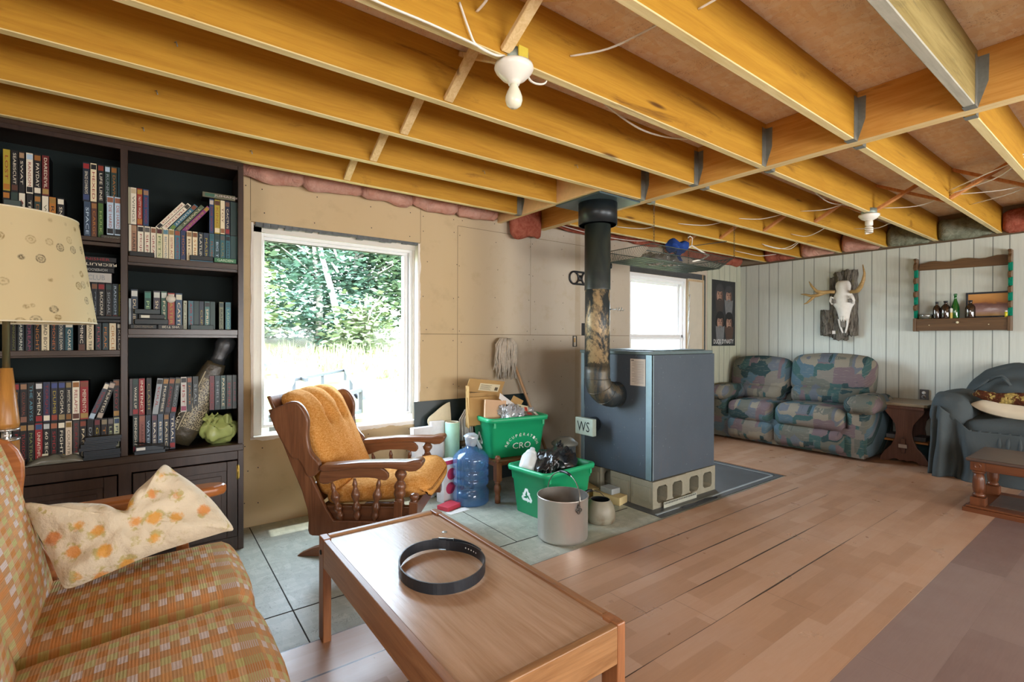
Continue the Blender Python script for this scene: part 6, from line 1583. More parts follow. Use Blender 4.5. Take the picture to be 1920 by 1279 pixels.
rl = thing('paper_roll', 'pale green and white paper roll standing beside the water bottle', 'roll', (1.835, 3.235, .0005))
MB().lathe_open([(.055, .0), (.055, .54), (.050, .54), (.050, .0)], 24).build('roll_body', plain('mint_paper', '#9cc9b4', .6), rl); MB().lathe([(.050, .535), (.05, .545), (.044, .545), (.044, .535)], 24).build('roll_rim', plain('cream_rim', '#d9d2b8', .7), rl)
bx_ = thing('juice_carton', 'white carton with pink dots and blue edge behind the water bottle', 'carton', (1.735, 3.12, .0005), .2)
mb = MB(); mb.bx(-.07, -.04, 0, .05, .04, .30, 0); mb.bx(.05, -.04, 0, .058, .04, .28, 2)
for cx, cz in ((.0, .20), (-.01, .10)): mb.add([(cx + .042 * math.cos(k * math.pi / 10), -.0408, cz + .042 * math.sin(k * math.pi / 10)) for k in range(20)], [tuple(range(20))], 1)
mb.bx(-.07, -.0412, .27, .05, -.04, .30, 1); mb.build('carton_body', [plain('white_carton', '#dcdde0', .7), plain('pink_print', '#c23a62', .6), plain('blue_print', '#3a66b0', .6)], bx_, .002)
o = MB().bx(-.07, -.05, 0, .07, .05, .028).build('red_box', plain('red_box', '#c2394a', .6), None, .002); o.location = (1.665, 2.975, .0005); o.rotation_euler = (0, 0, .35); tag(o, 'small flat red box on the floor left of the water bottle', 'box')
o = MB().bx(-.08, -.03, 0, .08, .03, .002).build('white_paper', plain('white_paper', '#dcdad6', .8)); o.location = (1.68, 2.885, .0005); o.rotation_euler = (0, 0, .1); tag(o, 'white paper slip on the floor in front of the red box', 'paper')
# wall fittings
mb = MB()
for cx in (3.245, 3.405):
    mb.tube([(cx + .058 * math.cos(k * math.pi / 16), 3.394, 1.755 + .058 * math.sin(k * math.pi / 16)) for k in range(32)], .0095, 8, 0, True)
mb.bx(3.245, 3.388, 1.804, 3.405, 3.40, 1.822); mb.bx(3.245, 3.388, 1.688, 3.405, 3.40, 1.706); mb.lathe([(.03, 0), (.03, .014), (.012, .02), (0, .02)], 16, 0, T(3.325, 3.402, 1.755) @ Matrix.Rotation(math.pi / 2, 4, 'X'))
tag(mb.build('wall_bracket', M_black), 'black double ring bracket on the drywall left of the stove pipe', 'wall bracket')
mb = MB(); ring(mb, 3.236, 3.284, 1.098, 1.202, .006, 3.394, 3.402, 0); mb.bx(3.242, 3.400, 1.104, 3.278, 3.4015, 1.196, 1); mb.bx(3.25, 3.398, 1.14, 3.27, 3.4, 1.18, 2)
tag(mb.build('wall_box', [M_black, plain('pale_box_back', '#b7ad9a', .7), M_card]), 'small open electrical box in the drywall left of the stove pipe', 'electrical box')
tag(MB().bx(3.352, 3.396, 1.205, 3.43, 3.402, 1.325).build('wall_plate', M_black, None, .002), 'black rectangular plate on the drywall beside the stove pipe', 'wall plate')
# ================================================================= patterned reclining sofa
def mat_patch():
    t = NT('patchwork_upholstery'); co = t.co((1, 1, 1), kind='UV')
    wob = t.noise(t.co((5, 14, 1), kind='UV'), 2.0, 5, .65)
    x, y, z = t.sep(co)
    u = t.math('ADD', x, t.math('MULTIPLY', t.math('SUBTRACT', wob, .5), .03)); v = t.math('ADD', y, t.math('MULTIPLY', t.math('SUBTRACT', t.noise(t.co((14, 5, 1), kind='UV'), 2.0, 5, .65), .5), .025))
    p = t.comb(u, v, 0)
    a = t.vor(t.comb(t.math('MULTIPLY', u, 6), t.math('MULTIPLY', v, 9), 0), 1.0, 'F1', 'CHEBYCHEV'); b = t.vor(t.comb(t.math('MULTIPLY', u, 12), t.math('ADD', t.math('MULTIPLY', v, 5), 5), 0), 1.0, 'F1', 'CHEBYCHEV')
    pal = [L('#5c6066'), L('#3b5553'), L('#716b62'), L('#66585a'), L('#2f4142'), L('#7d7668'), L('#4d6069'), L('#5e5f56')]
    c1 = t.ramp(t.white(a[1]), [(i / 8, pal[i]) for i in range(8)], 'CONSTANT'); c2 = t.ramp(t.white(b[1]), [(i / 8, pal[(i * 3 + 2) % 8]) for i in range(8)], 'CONSTANT')
    e3 = t.vor(t.comb(t.math('MULTIPLY', u, 4), t.math('MULTIPLY', v, 5), 3), 1.0, 'F1', 'CHEBYCHEV'); m = t.math('GREATER_THAN', t.white(e3[1]), .5)
    c = t.mix(m, c1, c2)
    dry = t.noise(t.co((7, 60, 1), kind='UV'), 1.5, 4, .7); c = t.mix(t.ramp(dry, [(.56, g(0)), (.66, g(.5))]), c, L('#857f73'))
    dk = t.noise(t.co((30, 12, 1), kind='UV'), 1.2, 5, .75); c = t.mix(t.ramp(dk, [(.62, g(0)), (.68, g(.6))]), c, L('#2f3c3c'))
    t.out(c, .9, 0, .15); t.bump(t.noise(t.co((1, 1, 1)), 90, 3), .2, .003); return t.m
M_patch = mat_patch()
rs = thing('reclining_sofa', 'patchwork patterned two seat reclining sofa against the far grey wall', 'sofa', (5.83, 2.55, 0)); OR_ = Matrix.Translation((-5.83, -2.55, 0))
def rp(mb, name, ua=None, va=None, mat=None, sub=0):
    o = mb.build(name, mat or M_patch); o.parent = rs; o.matrix_parent_inverse = OR_
    facing_uv(o, ua or (lambda c: c.y), va or (lambda c: c.z - c.x)); return o
def creased(k):
    # gathers running front to back
    def f(q):
        q = Vector(q); q.z += .006 * math.sin(q.y * 52 + k) * (1 if q.z > 0 else 0); q.x += .007 * math.sin(q.y * 46 + k * 2) * (1 if q.x < 0 else 0); return q
    return f
rp(MB().bx(5.47, 1.75, .03, 6.20, 3.36, .30), 'sofa_base')
for i, (y0, y1, dz) in enumerate(((1.915, 2.585, .0), (2.595, 3.12, -.012))):
    yc, w = (y0 + y1) / 2, y1 - y0
    rp(MB().rbox((.62, w + .006, .24), .085, (.012, .004, .020), 14, 0, T(5.735, yc, .362 + dz), creased(i)), 'seat_cushion')
    rp(MB().rbox((.20, w + .004, .235), .07, (.022, .004, .01), 14, 0, T(5.515, yc, .152), creased(i + 3)), 'footrest')
for i, (y0, y1, dz) in enumerate(((1.825, 2.640, .05), (2.645, 3.365, .0))):
    yc, w = (y0 + y1) / 2, y1 - y0
    def bk2(q, w=w): q = Vector(q); f = q.y / (w / 2); q.z += -.035 * f * f * (1 if q.z > 0 else 0) + .02 * (1 if q.z > 0 else 0); return q
    rp(MB().rbox((.21, w, .42), .09, (.035, .005, .01), 16, 0, T(6.045, yc, .735 + dz) @ Matrix.Rotation(.20, 4, 'Y'), bk2), 'back_cushion')
    rp(MB().rbox((.20, w - .10, .21), .08, (.035, .004, .012), 12, 0, T(5.965, yc + (.0 if i else .02), .535 + dz * .4) @ Matrix.Rotation(.12, 4, 'Y')), 'lumbar_cushion')
for y0, y1 in ((1.655, 1.915), (3.12, 3.37)):
    yc = (y0 + y1) / 2
    rp(MB().rbox((.66, y1 - y0 - .05, .46), .06, (.0, .02, 0), 12, 0, T(5.80, yc + (.02 if y0 < 2 else -.02), .262)), 'arm_panel')
    def puffy(q): q = Vector(q); q.z += .004 * math.sin(q.x * 40) + .004 * math.sin(q.y * 60) + (-.02 if q.x < -.25 else 0); return q
    rp(MB().rbox((.60, y1 - y0 + .02, .15), .072, (.01, .005, .018), 14, 0, T(5.72, yc, .542), puffy), 'arm_pad')
# trestle table beside it
M_tr1 = wood('trestle_wood', '#6d4a3c', '#4d3228', 'z', .35, 1.0, .5); M_tr2 = wood('trestle_top', '#8f8066', '#6d5d48', 'y', .4, 1.0, .5)
tt = thing('trestle_table', 'dark trestle side table between the patterned sofa and the draped armchair', 'side table', (5.93, 1.50, 0)); OT = Matrix.Translation((-5.93, -1.50, 0))
def tpt(mb, name, mat, bev=.004):
    o = mb.build(name, mat, None, bev, 2); o.parent = tt; o.matrix_parent_inverse = OT; return o
mb = MB(); mb.prism([(5.70, 1.355), (5.70, 1.69), (5.74, 1.745), (6.19, 1.745), (6.22, 1.70), (6.22, 1.355), (6.19, 1.335), (5.72, 1.335)], .545, .572, 'xy'); tpt(mb, 'table_top', M_tr2, .006)
tpt(MB().bx(5.715, 1.36, .515, 6.20, 1.715, .545), 'apron', M_tr1)
half = [(0, .515), (.155, .515), (.148, .48), (.11, .43), (.072, .37), (.062, .30), (.072, .23), (.10, .16), (.15, .10), (.185, .04), (.19, 0), (.125, .0), (.10, .025), (.06, .035), (.03, .02), (0, .03)]
half = half[:1] + half[1:]
prof = [(p[0] + 1.515, p[1]) for p in half] + [(1.515 - p[0], p[1]) for p in reversed(half[1:-1])]
for x in (5.755, 6.14): tpt(MB().prism(prof, x - .014, x + .014, 'yz'), 'trestle', M_tr1, .004)
tpt(MB().bx(5.79, 1.345, .192, 6.12, 1.725, .210), 'shelf', wood('shelf_edge_wood', '#b57c3c', '#8a5a28', 'y', .4))
mb = MB(); mb.bx(5.71, 1.495, .13, 6.17, 1.535, .165, 0); mb.bx(5.713, 1.500, .10, 5.735, 1.530, .235, 1); mb.bx(5.705, 1.482, .150, 5.712, 1.548, .185, 2)
tpt(mb, 'stretcher', [M_tr1, M_tr1, plain('worn_tenon_end', '#a59a92', .6)], .003)
for y, z, lb in ((1.64, .2105, 'grey flat box on the shelf of the trestle table, left of the leg'), (1.42, .2105, 'dark case on the shelf of the trestle table, right of the leg')):
    o = MB().bx(-.09, -.045, 0, .09, .045, .04).build('small_case', plain('grey_case' if y > 1.5 else 'dark_case', '#6a6a6c' if y > 1.5 else '#3c3a3c', .5), None, .003); o.location = (5.93, y, z); tag(o, lb, 'case')
tag(MB().rbox((.16, .22, .165), .06, (.006, .006, .004), 10, 0, T(6.03, 1.46, .085)).build('dark_cushion_bag', plain('dark_teal_cloth', '#23393b', .9)), 'dark teal stuffed bag on the floor under the trestle table', 'bag')
mb = MB(); mb.bx(6.243, 1.452, .572, 6.256, 1.522, .672, 0)
for zz in (.600, .640): mb.lathe([(.016, 0), (.016, .002), (0, .003)], 14, 1, frame((6.243, 1.487, zz), (0, 1, 0), (0, 0, 1), (-1, 0, 0)))
mb.lathe([(.012, .0), (.012, .008), (0, .009)], 12, 0, frame((6.242, 1.487, .600), (0, 1, 0), (0, 0, 1), (-1, 0, 0)))
tag(mb.build('wall_outlet', [plain('outlet_brown', '#4a4540', .5), plain('outlet_white', '#d6d6d0', .5)]), 'uncovered power outlet on the far wall above the trestle table', 'power outlet')

# ================================================================= draped armchair
def mat_drape():
    t = NT('grey_green_cloth'); co = t.co((1, 1, 1)); n1 = t.noise(co, 3, 4); n2 = t.noise(co, 160, 3)
    t.out(t.mix(n1, L('#3f4646'), L('#50585b')), .9, 0, .15); t.bump(t.math('ADD', n2, t.math('MULTIPLY', t.noise(co, 9, 5, .6), 3)), .25, .008); return t.m
M_drape = mat_drape()
ac = thing('draped_armchair', 'armchair covered with a loose grey green slipcover at the right edge', 'armchair', (5.85, .8, 0)); OA = Matrix.Translation((-5.85, -.8, 0))
def ap_(mb, name, mat=M_drape, sub=1):
    o = mb.build(name, mat, None, None, 2, sub); o.parent = ac; o.matrix_parent_inverse = OA; return o
def fold(q, a=.012, f=7, s=0): return Vector(q) + Vector((mnoise.noise(Vector(q) * f + Vector((s, 0, 0))), mnoise.noise(Vector(q) * f + Vector((0, s, 5))), mnoise.noise(Vector(q) * f + Vector((7, 0, s))))) * a
for s_, yc in ((1, 1.145), (2, .255)):
    ap_(MB().rbox((.62, .26, .34), .11, (.01, .01, .02), 14, 0, T(5.83, yc, .54), lambda q, s_=s_: fold(fold(q, .045, 4.5, s_), .014, 14, s_ + 3)), 'arm_cover')
ap_(MB().rbox((.62, .72, .22), .07, (.0, .0, .03), 14, 0, T(5.80, .71, .40), lambda q: fold(q, .02, 6, 9)), 'seat_cover')
def backfn2(q):
    q = Vector(q); f = q.y / .42
    if q.z > 0: q.z -= .17 * abs(f) ** 2.4
    return fold(fold(q, .035, 5, 4), .014, 13, 6)
ap_(MB().rbox((.20, .84, .62), .09, (.03, .01, .01), 16, 0, T(6.10, .72, .635) @ Matrix.Rotation(.10, 4, 'Y'), backfn2), 'back_cover')
# skirt: front and left side fall to the floor in folds
def skirt_fn(u, v):
    path = [(6.10, 1.255), (5.75, 1.26), (5.53, 1.25), (5.475, 1.18), (5.465, .95), (5.47, .60), (5.48, .25), (5.50, .10)]
    s = u * (len(path) - 1); i = min(int(s), len(path) - 2); f = s - i
    x = path[i][0] * (1 - f) + path[i + 1][0] * f; y = path[i][1] * (1 - f) + path[i + 1][1] * f
    d = Vector((path[i + 1][0] - path[i][0], path[i + 1][1] - path[i][1])).normalized(); nn = Vector((d.y, -d.x))
    if i < 2: nn = Vector((0, 1))
    top = .60 if u < .42 else (.60 - (u - .42) / .12 * .18 if u < .54 else .42)
    z = top * (1 - v) + .006 * v
    w = (.03 + .10 * v) * (math.sin(u * 34 + 1.8 * math.sin(u * 15)) * .5 + .7 * mnoise.noise(Vector((u * 13, v * 1.6, 3))))
    flare = .06 * v * (1 if u < .5 else .35)
    nn2 = Vector((-1, 0)) if u > .42 else (Vector((0, 1)) if u < .25 else Vector((-.7, .7)))
    return (x + nn2.x * (w + flare), y + nn2.y * (w + flare) * .45, z)
ap_(MB().grid(skirt_fn, 90, 20), 'skirt').modifiers.new('s', 'SOLIDIFY').thickness = .004
# gathers under the seat front and the knotted tie on the back
mb = MB()
for k in range(16):
    y = 1.00 - k * .058; mb.tube([(5.475, y, .425), (5.455, y + .008 * math.sin(k * 2), .33), (5.46, y - .008 * math.sin(k), .20)], [.010, .016, .006], 8)
ap_(mb, 'gathers', sub=0)
mb = MB(); mb.tube([(5.955, .98, .80), (5.945, .93, .85), (5.94, .88, .86), (5.945, .84, .82)], [.018, .032, .030, .012], 10, flat=.5); mb.tube([(5.945, .90, .86), (5.94, .86, .83), (5.94, .83, .78)], [.016, .026, .022], 8, flat=.5); mb.tube([(5.95, .93, .86), (5.945, .99, .80), (5.93, 1.06, .72)], [.016, .026, .016], 8, flat=.5)
ap_(mb, 'knotted_tie', sub=0)
o = inflate(densify([(-.02, 0), (.0, .05), (.08, .09), (.25, .10), (.42, .08), (.46, .0), (.42, -.07), (.25, -.10), (.08, -.07)], 3), .05, frame((5.62, 1.00, .615), (.15, -.97, -.08), (.55, .0, .60), (-.60, -.1, .75)), 8, 0, .006).build('cream_cushion', plain('cream_cotton', '#c9bea6', .9, 0, .2, .05, 20)); tag(o, 'flat cream cushion on the draped armchair seat', 'cushion')
def mat_crochet():
    t = NT('crochet_yarn'); co = t.co((1, 1, 1)); v = t.vor(t.co((55, 55, 55)), 1.0); b = t.noise(co, 13, 3, .6)
    c = t.mix(t.ramp(t.math('ADD', b, t.math('MULTIPLY', t.white(v[1]), .12)), [(.50, g(0)), (.56, g(1))]), L('#cdb568'), L('#5c3320')); c = t.mix(t.ramp(v[0], [(.0, g(0)), (.6, g(.5))]), c, L('#3f2417')); t.out(c, .95, 0, .1); t.bump(v[0], .8, .01); return t.m
mb = MB(); mb.tube([(5.66, 1.015, .700), (5.66, .985, .715), (5.655, .94, .70), (5.655, .86, .685), (5.66, .74, .69), (5.67, .60, .685), (5.68, .46, .67)], [.012, .032, .038, .045, .055, .06, .05], 16)
for i, p in enumerate(mb.v): mb.v[i] = tuple(Vector(p) + Vector((1, 1, 1)) * .008 * mnoise.noise(Vector(p) * 30))
tag(mb.build('crochet_throw', mat_crochet()), 'rolled brown and yellow crochet throw lying on the cream cushion', 'throw')

# ================================================================= bench table at the right edge
M_bt = wood('dark_bench_top', '#5d4c44', '#40332d', 'y', .35, 1.0, .5); M_bl = wood('reddish_bench_wood', '#7d4a2c', '#56301c', 'z', .3, 1.0, .5); M_blr = wood('reddish_bench_rail', '#7d4a2c', '#56301c', 'y', .3, 1.0, .5)
bn = thing('low_bench_table', 'low dark wooden table with turned legs at the right edge of the room', 'low table', (4.75, .35, 0)); OB = Matrix.Translation((-4.75, -.35, 0))
def bnp(mb, name, mat, bev=.004):
    o = mb.build(name, mat, None, bev, 2); o.parent = bn; o.matrix_parent_inverse = OB; return o
bnp(MB().bx(4.49, -.15, .345, 5.06, .845, .368), 'table_top', M_bt, .008)
mb = MB(); mb.bx(4.515, -.12, .285, 4.535, .75, .345); mb.bx(5.0, -.12, .285, 5.02, .75, .345); mb.bx(4.60, .785, .285, 4.96, .805, .345); bnp(mb, 'apron', M_blr)
TL = [(.018, .0), (.030, .006), (.034, .016), (.030, .026), (.022, .030), (.030, .038), (.034, .07), (.032, .12), (.027, .155), (.022, .160), (.033, .166), (.036, .174), (.030, .182), (.022, .186)]
for x in (4.545, 4.985):
    for y in (.785, -.10):
        mb = MB(); mb.bx(x - .038, y - .038, .285, x + .038, y + .038, .345); mb.lathe(TL, 20, 0, T(x, y, .100)); mb.bx(x - .038, y - .038, .048, x + .038, y + .038, .102)
        for s_, a in ((1, 'x'),): mb.lathe([(.020, 0), (.020, .003), (.013, .004), (.011, .001), (0, .001)], 16, 0, frame((x - .038, y, .315), (0, 1, 0), (0, 0, 1), (-1, 0, 0)))
        bnp(mb, 'leg', M_bl, .002)
mb = MB(); mb.bx(4.46, -.18, .0, 4.585, .855, .035); mb.bx(4.475, -.165, .035, 4.575, .84, .048); mb.bx(4.945, -.18, 0, 5.06, .855, .035); mb.bx(4.955, -.165, .035, 5.05, .84, .048); mb.bx(4.585, .74, 0, 4.945, .84, .035); bnp(mb, 'base_frame', M_blr, .004)
bnp(MB().bx(4.585, -.15, .035, 4.945, .74, .052), 'lower_shelf', M_bt)

# ================================================================= far wall hangings
M_rack = wood('rack_brown', '#6e5236', '#4f3a26', 'y', .4, 1.0, .4); M_rackz = wood('rack_brown_upright', '#6e5236', '#4f3a26', 'z', .4, 1.0, .4)
gr = thing('gun_rack', 'brown wooden gun rack shelf with green felt notches on the far wall', 'gun rack', (XF - .001, 1.205, 1.26)); OG = Matrix.Translation((-(XF - .001), -1.205, -1.26))
def gp(mb, name, mat, bev=.002):
    o = mb.build(name, mat, None, bev, 1); o.parent = gr; o.matrix_parent_inverse = OG; return o
XW = XF - .001
top = [(1.535, 1.868)] + [(.875, 1.852)] + [(.875, 1.945)]
for k in range(17):
    f = k / 16; y = .885 + f * .64; top.append((y, 1.938 + .010 * math.sin(f * 17.0) + .004))
gp(MB().prism(top, XW - .022, XW, 'yz'), 'top_rail', M_rack)
def side(y, lab):
    pts = [(XW, 1.255), (XW - .105, 1.255), (XW - .105, 1.385)]
    for k in range(4):
        z = 1.385 + k * .135; pts += [(XW - .060, z + .002), (XW - .052, z + .045), (XW - .060, z + .085), (XW - .085, z + .075), (XW - .105, z + .095), (XW - .100, z + .128)]
    pts += [(XW - .075, 1.945), (XW - .08, 1.965), (XW - .105, 1.972), (XW - .09, 1.985), (XW, 1.985)]
    o = gp(MB().prism(pts, y - .011, y + .011, 'xz'), 'side_board', M_rackz)
    for k in range(4):
        z = 1.385 + k * .135; mb = MB()
        path = [(XW - .0605, z + .003), (XW - .053, z + .045), (XW - .061, z + .084), (XW - .085, z + .0745)]
        for a, b in zip(path, path[1:]): mb.bar((a[0], y, a[1]), (b[0], y, b[1]), .024, .003, 0, (0, 1, 0))
        mb.bx(XW - .066, y - .013, z + .006, XW - .03, y + .013, z + .082)
        fo = mb.build('felt_lining', plain('green_felt', '#127a62', .95, 0, .1)); fo.parent = o
side(1.545, ''); side(.872, '')
gp(MB().bx(XW - .100, .883, 1.366, XW, 1.534, 1.378), 'shelf', M_rack)
mb = MB(); mb.bx(XW - .095, .883, 1.262, XW - .08, 1.534, 1.366, 0); mb.bx(XW - .08, .883, 1.262, XW, 1.534, 1.272, 0); mb.lathe([(.006, 0), (.012, .006), (.010, .014), (0, .016)], 14, 1, frame((XW - .095, 1.22, 1.338), (0, 1, 0), (0, 0, 1), (-1, 0, 0)))
for y in (1.43, 1.005): mb.lathe([(.005, 0), (.004, .003), (0, .004)], 10, 1, frame((XW - .095, y, 1.315), (0, 1, 0), (0, 0, 1), (-1, 0, 0)))
gp(mb, 'drawer_front', [M_rack, plain('cream_knob', '#d6cda8', .4)])
def mat_btl(name, c, d, f=.6):
    t = NT(name); t.t.nodes.remove(t.b); tr = t.n('BsdfTransparent'); tr.inputs[0].default_value = L(c); df = t.n('BsdfDiffuse'); df.inputs[0].default_value = L(d); gl = t.n('BsdfGlossy'); gl.inputs['Roughness'].default_value = .05; gl.inputs[0].default_value = g(.8)
    m1 = t.n('MixShader'); m1.inputs[0].default_value = f; m2 = t.n('MixShader'); m2.inputs[0].default_value = .12
    t.t.links.new(tr.outputs[0], m1.inputs[1]); t.t.links.new(df.outputs[0], m1.inputs[2]); t.t.links.new(m1.outputs[0], m2.inputs[1]); t.t.links.new(gl.outputs[0], m2.inputs[2]); t.t.links.new(m2.outputs[0], t.t.nodes['Material Output'].inputs[0]); return t.m
M_bb = mat_btl('brown_glass', '#5a3a24', '#33241c'); M_gb = mat_btl('green_glass', '#1c8a3c', '#0f6e2c', .7)
def bottle(x, y, r, h, mat, lb, kind):
    t = thing('glass_bottle', lb, 'bottle', (x, y, 1.3785), 0, 'bottles on the gun rack')
    if kind == 'jug': p = [(0, .0), (r * .95, .001), (r, .006), (r, h * .55), (r * .92, h * .66), (r * .6, h * .78), (r * .36, h * .83), (r * .34, h * .93), (r * .40, h * .935), (r * .40, h)]
    else: p = [(0, 0), (r * .95, .001), (r, .006), (r, h * .42), (r * .85, h * .55), (r * .5, h * .70), (r * .36, h * .80), (r * .34, h * .93), (r * .42, h * .935), (r * .42, h)]
    MB().lathe(p, 24).build('bottle_body', mat, t); MB().lathe([(r * .42, h * .945), (r * .44, h * .95), (r * .44, h + .004), (0, h + .005)], 16).build('cap', M_black if kind == 'jug' else mat, t)
bottle(6.19, 1.378, .030, .160, M_bb, 'small brown glass jug, leftmost on the gun rack shelf', 'jug')
bottle(6.185, 1.312, .037, .165, M_bb, 'brown glass jug next to the green bottle on the gun rack', 'jug')
bottle(6.20, 1.243, .030, .230, M_gb, 'tall bright green glass bottle on the gun rack', 'tall')
bottle(6.175, 1.132, .036, .160, M_bb, 'brown glass jug in front of the framed picture on the gun rack', 'jug')
lt = thing('spray_can', 'small pale labelled tube in front of the green bottle on the gun rack', 'tube', (6.165, 1.266, 1.3785)); MB().lathe([(.010, 0), (.010, .09), (.006, .095), (0, .1)], 14).build('tube_body', plain('yellow_label', '#c9b45c', .5), lt); MB().lathe([(.0102, .055), (.0102, .09), (.0061, .0955), (0, .1005)], 14).build('top_cap', plain('white_cap_plastic', '#dcd8cc', .5), lt)
cn = thing('yellow_can', 'small yellow can at the right end of the gun rack shelf', 'can', (6.17, .893, 1.3785)); MB().lathe([(.010, 0), (.010, .045), (0, .046)], 14).build('can_body', plain('yellow_can_paint', '#cdbf2e', .4), cn); MB().lathe([(.0085, .0455), (.0085, .058), (0, .059)], 14).build('lid', plain('white_cap_plastic', '#dcd8cc', .5), cn)
mb = MB(); mb.lathe([(0, .0), (.03, .001), (.045, .02), (.05, .045), (.048, .046), (.04, .02), (.0, .006)], 24, 0, T(6.19, 1.462, 1.3785)); tag(mb.build('glass_dish', mat_clear('clear_glass_dish', '#e2e6e0', '#9da19a', .35)), 'clear glass dish at the left end of the gun rack shelf', 'dish')
mb = MB(); mb.rbox((.07, .09, .035), .012, (0, 0, .008), 10, 0, T(6.20, 1.46, 1.40), lambda q: fold(q, .012, 30, 2)); 
o = mb.build('dried_moss', plain('brown_green_moss', '#57553e', .95, 0, .1, .4, 60)); tag(o, 'brown mossy clump in the glass dish on the gun rack', 'moss')
def mat_pic():
    t = NT('landscape_print'); x, y, z = t.sep(t.co()); n1 = t.noise(t.co((1, 8, 26)), 1.4, 6, .7, .6)
    c = t.ramp(t.math('ADD', z, t.math('MULTIPLY', t.math('SUBTRACT', n1, .5), .07)), [(.02, L('#b08a56')), (.06, L('#a98f8c')), (.10, L('#8a6a62')), (.125, L('#6e4c4a')), (.14, L('#a8703a')), (.2, L('#c08c50'))])
    d = t.math('ADD', t.math('POWER', t.math('MULTIPLY', t.math('SUBTRACT', y, -.02), 12), 2), t.math('POWER', t.math('MULTIPLY', t.math('SUBTRACT', z, .075), 30), 2))
    c = t.mix(t.ramp(t.math('ADD', d, t.math('MULTIPLY', n1, 1.2)), [(.5, g(.85)), (1.2, g(0))]), c, L('#c9bdc0')); t.out(c, .35); return t.m
pf = thing('framed_picture', 'dark framed autumn landscape print leaning on the gun rack shelf', 'picture', (6.222, 1.025, 1.3785)); mb = MB()
RR = Matrix.Rotation(.08, 4, 'Y')
for a in ((-.150, -.135, 0, .24), (.135, .150, 0, .24), (-.135, .135, 0, .016), (-.135, .135, .224, .24)): mb.bx(0, a[0], a[2], .014, a[1], a[3], 0, RR)
mb.build('frame', plain('dark_blue_frame', '#262b33', .4), pf, .002); MB().bx(.005, -.136, .015, .010, .136, .225, 0, RR).build('print', mat_pic(), pf)
tag(MB().tube([(6.17, .985, 1.384), (6.17, .915, 1.384)], .006, 8).build('black_pen', M_black), 'short black stick lying before the framed picture on the gun rack', 'stick')

# skull on bark
def mat_bark():
    t = NT('bark_slab'); n1 = t.noise(t.co((45, 30, 5)), 1.5, 6, .7, 1.0); n2 = t.noise(t.co((1, 1, 1)), 14, 4)
    c = t.mix(t.ramp(n1, [(.38, g(0)), (.62, g(1))]), L('#3f3a34'), L('#8b857a')); c = t.mix(t.ramp(n2, [(.6, g(0)), (.75, g(.5))]), c, L('#7d7440')); t.out(c, .95, 0, .1); t.bump(n1, 1.0, .02); return t.m
sk = thing('mounted_skull', 'white antlered skull mounted on dark bark slabs on the far wall', 'mounted skull', (6.245, 2.23, 1.2)); OK = Matrix.Translation((-6.245, -2.23, -1.2)); M_bk = mat_bark()
def skp(mb, name, mat, sub=0, bev=None):
    o = mb.build(name, mat, None, bev, 2, sub); o.parent = sk; o.matrix_parent_inverse = OK; return o
for i, (y0, y1, z0, z1) in enumerate(((2.075, 2.185, 1.215, 1.935), (2.165, 2.265, 1.17, 1.925), (2.255, 2.335, 1.20, 1.865), (2.295, 2.400, 1.225, 1.50))):
    def bf(u, v, y0=y0, y1=y1, z0=z0, z1=z1, i=i):
        y = y0 + (y1 - y0) * u; z = z0 + (z1 - z0) * v + .03 * mnoise.noise(Vector((y * 60, v * 9 + i, 2))) * (1 if v in (0, 1) else 0)
        return (6.245 - .012 - .042 * math.sin(math.pi * min(max(u, 0), 1)) ** .7 - .014 * mnoise.noise(Vector((y * 70, z * 9, i * 3))), y + .006 * mnoise.noise(Vector((i, z * 12, 1))), z)
    o = skp(MB().grid(bf, 18, 46), 'bark_slab', M_bk); md = o.modifiers.new('s', 'SOLIDIFY'); md.thickness = .03; md.offset = -1
SKM = frame((6.150, 2.172, 1.80), (0, 1, 0), (-1, 0, 0), (0, .030, 1))     # local x across, y outwards, z up (muzzle hangs down)
M_bone = NT('bleached_bone'); n_ = M_bone.noise(M_bone.co((1, 1, 1)), 25, 5, .6); M_bone.bump(n_, .35, .006); M_bone = M_bone.out(M_bone.mix(n_, L('#cfccc2'), L('#eceae4')), .7)
sec = [(.02, .050, .03, .01), (.0, .068, .05, .02), (-.04, .078, .058, .025), (-.09, .070, .062, .03), (-.12, .082, .062, .03), (-.16, .102, .058, .03), (-.20, .112, .055, .028), (-.24, .105, .056, .026), (-.28, .080, .055, .024), (-.33, .064, .050, .02), (-.38, .054, .046, .018), (-.42, .045, .036, .016)]
mb = MB(); n = 24; vs_ = []
for z, w, d, b in sec:
    for k in range(n):
        a = 2 * math.pi * k / n; vs_.append((w * math.cos(a) * (1 - .18 * abs(math.sin(a))), (d if math.sin(a) > 0 else b) * math.sin(a), z))
fs = [(i * n + j, i * n + (j + 1) % n, (i + 1) * n + (j + 1) % n, (i + 1) * n + j) for i in range(len(sec) - 1) for j in range(n)] + [tuple(range(n))] + [tuple(range((len(sec) - 1) * n, len(sec) * n))]
mb.add(vs_, fs, 0, True, SKM)
for s_ in (-1, 1):
    mb.tube([SKM @ Vector(p) for p in ((s_ * .10, .03, -.235), (s_ * .112, .045, -.20), (s_ * .098, .062, -.155), (s_ * .075, .066, -.17))], [.010, .013, .012, .008], 8)
    mb.tube([SKM @ Vector(p) for p in ((s_ * .042, .02, -.40), (s_ * .036, .018, -.46), (s_ * .022, .014, -.52), (s_ * .012, .012, -.555))], [.014, .011, .010, .008], 8)
    mb.tube([SKM @ Vector(p) for p in ((s_ * .014, .045, -.37), (s_ * .010, .035, -.43))], [.010, .004], 6)
skp(mb, 'skull', M_bone)
mb = MB()
for s_ in (-1, 1): mb.rbox((.05, .02, .042), .009, (.0, .004, .0), 6, 0, SKM @ T(s_ * .083, .044, -.205) @ Matrix.Rotation(-s_ * .55, 4, 'Z'))
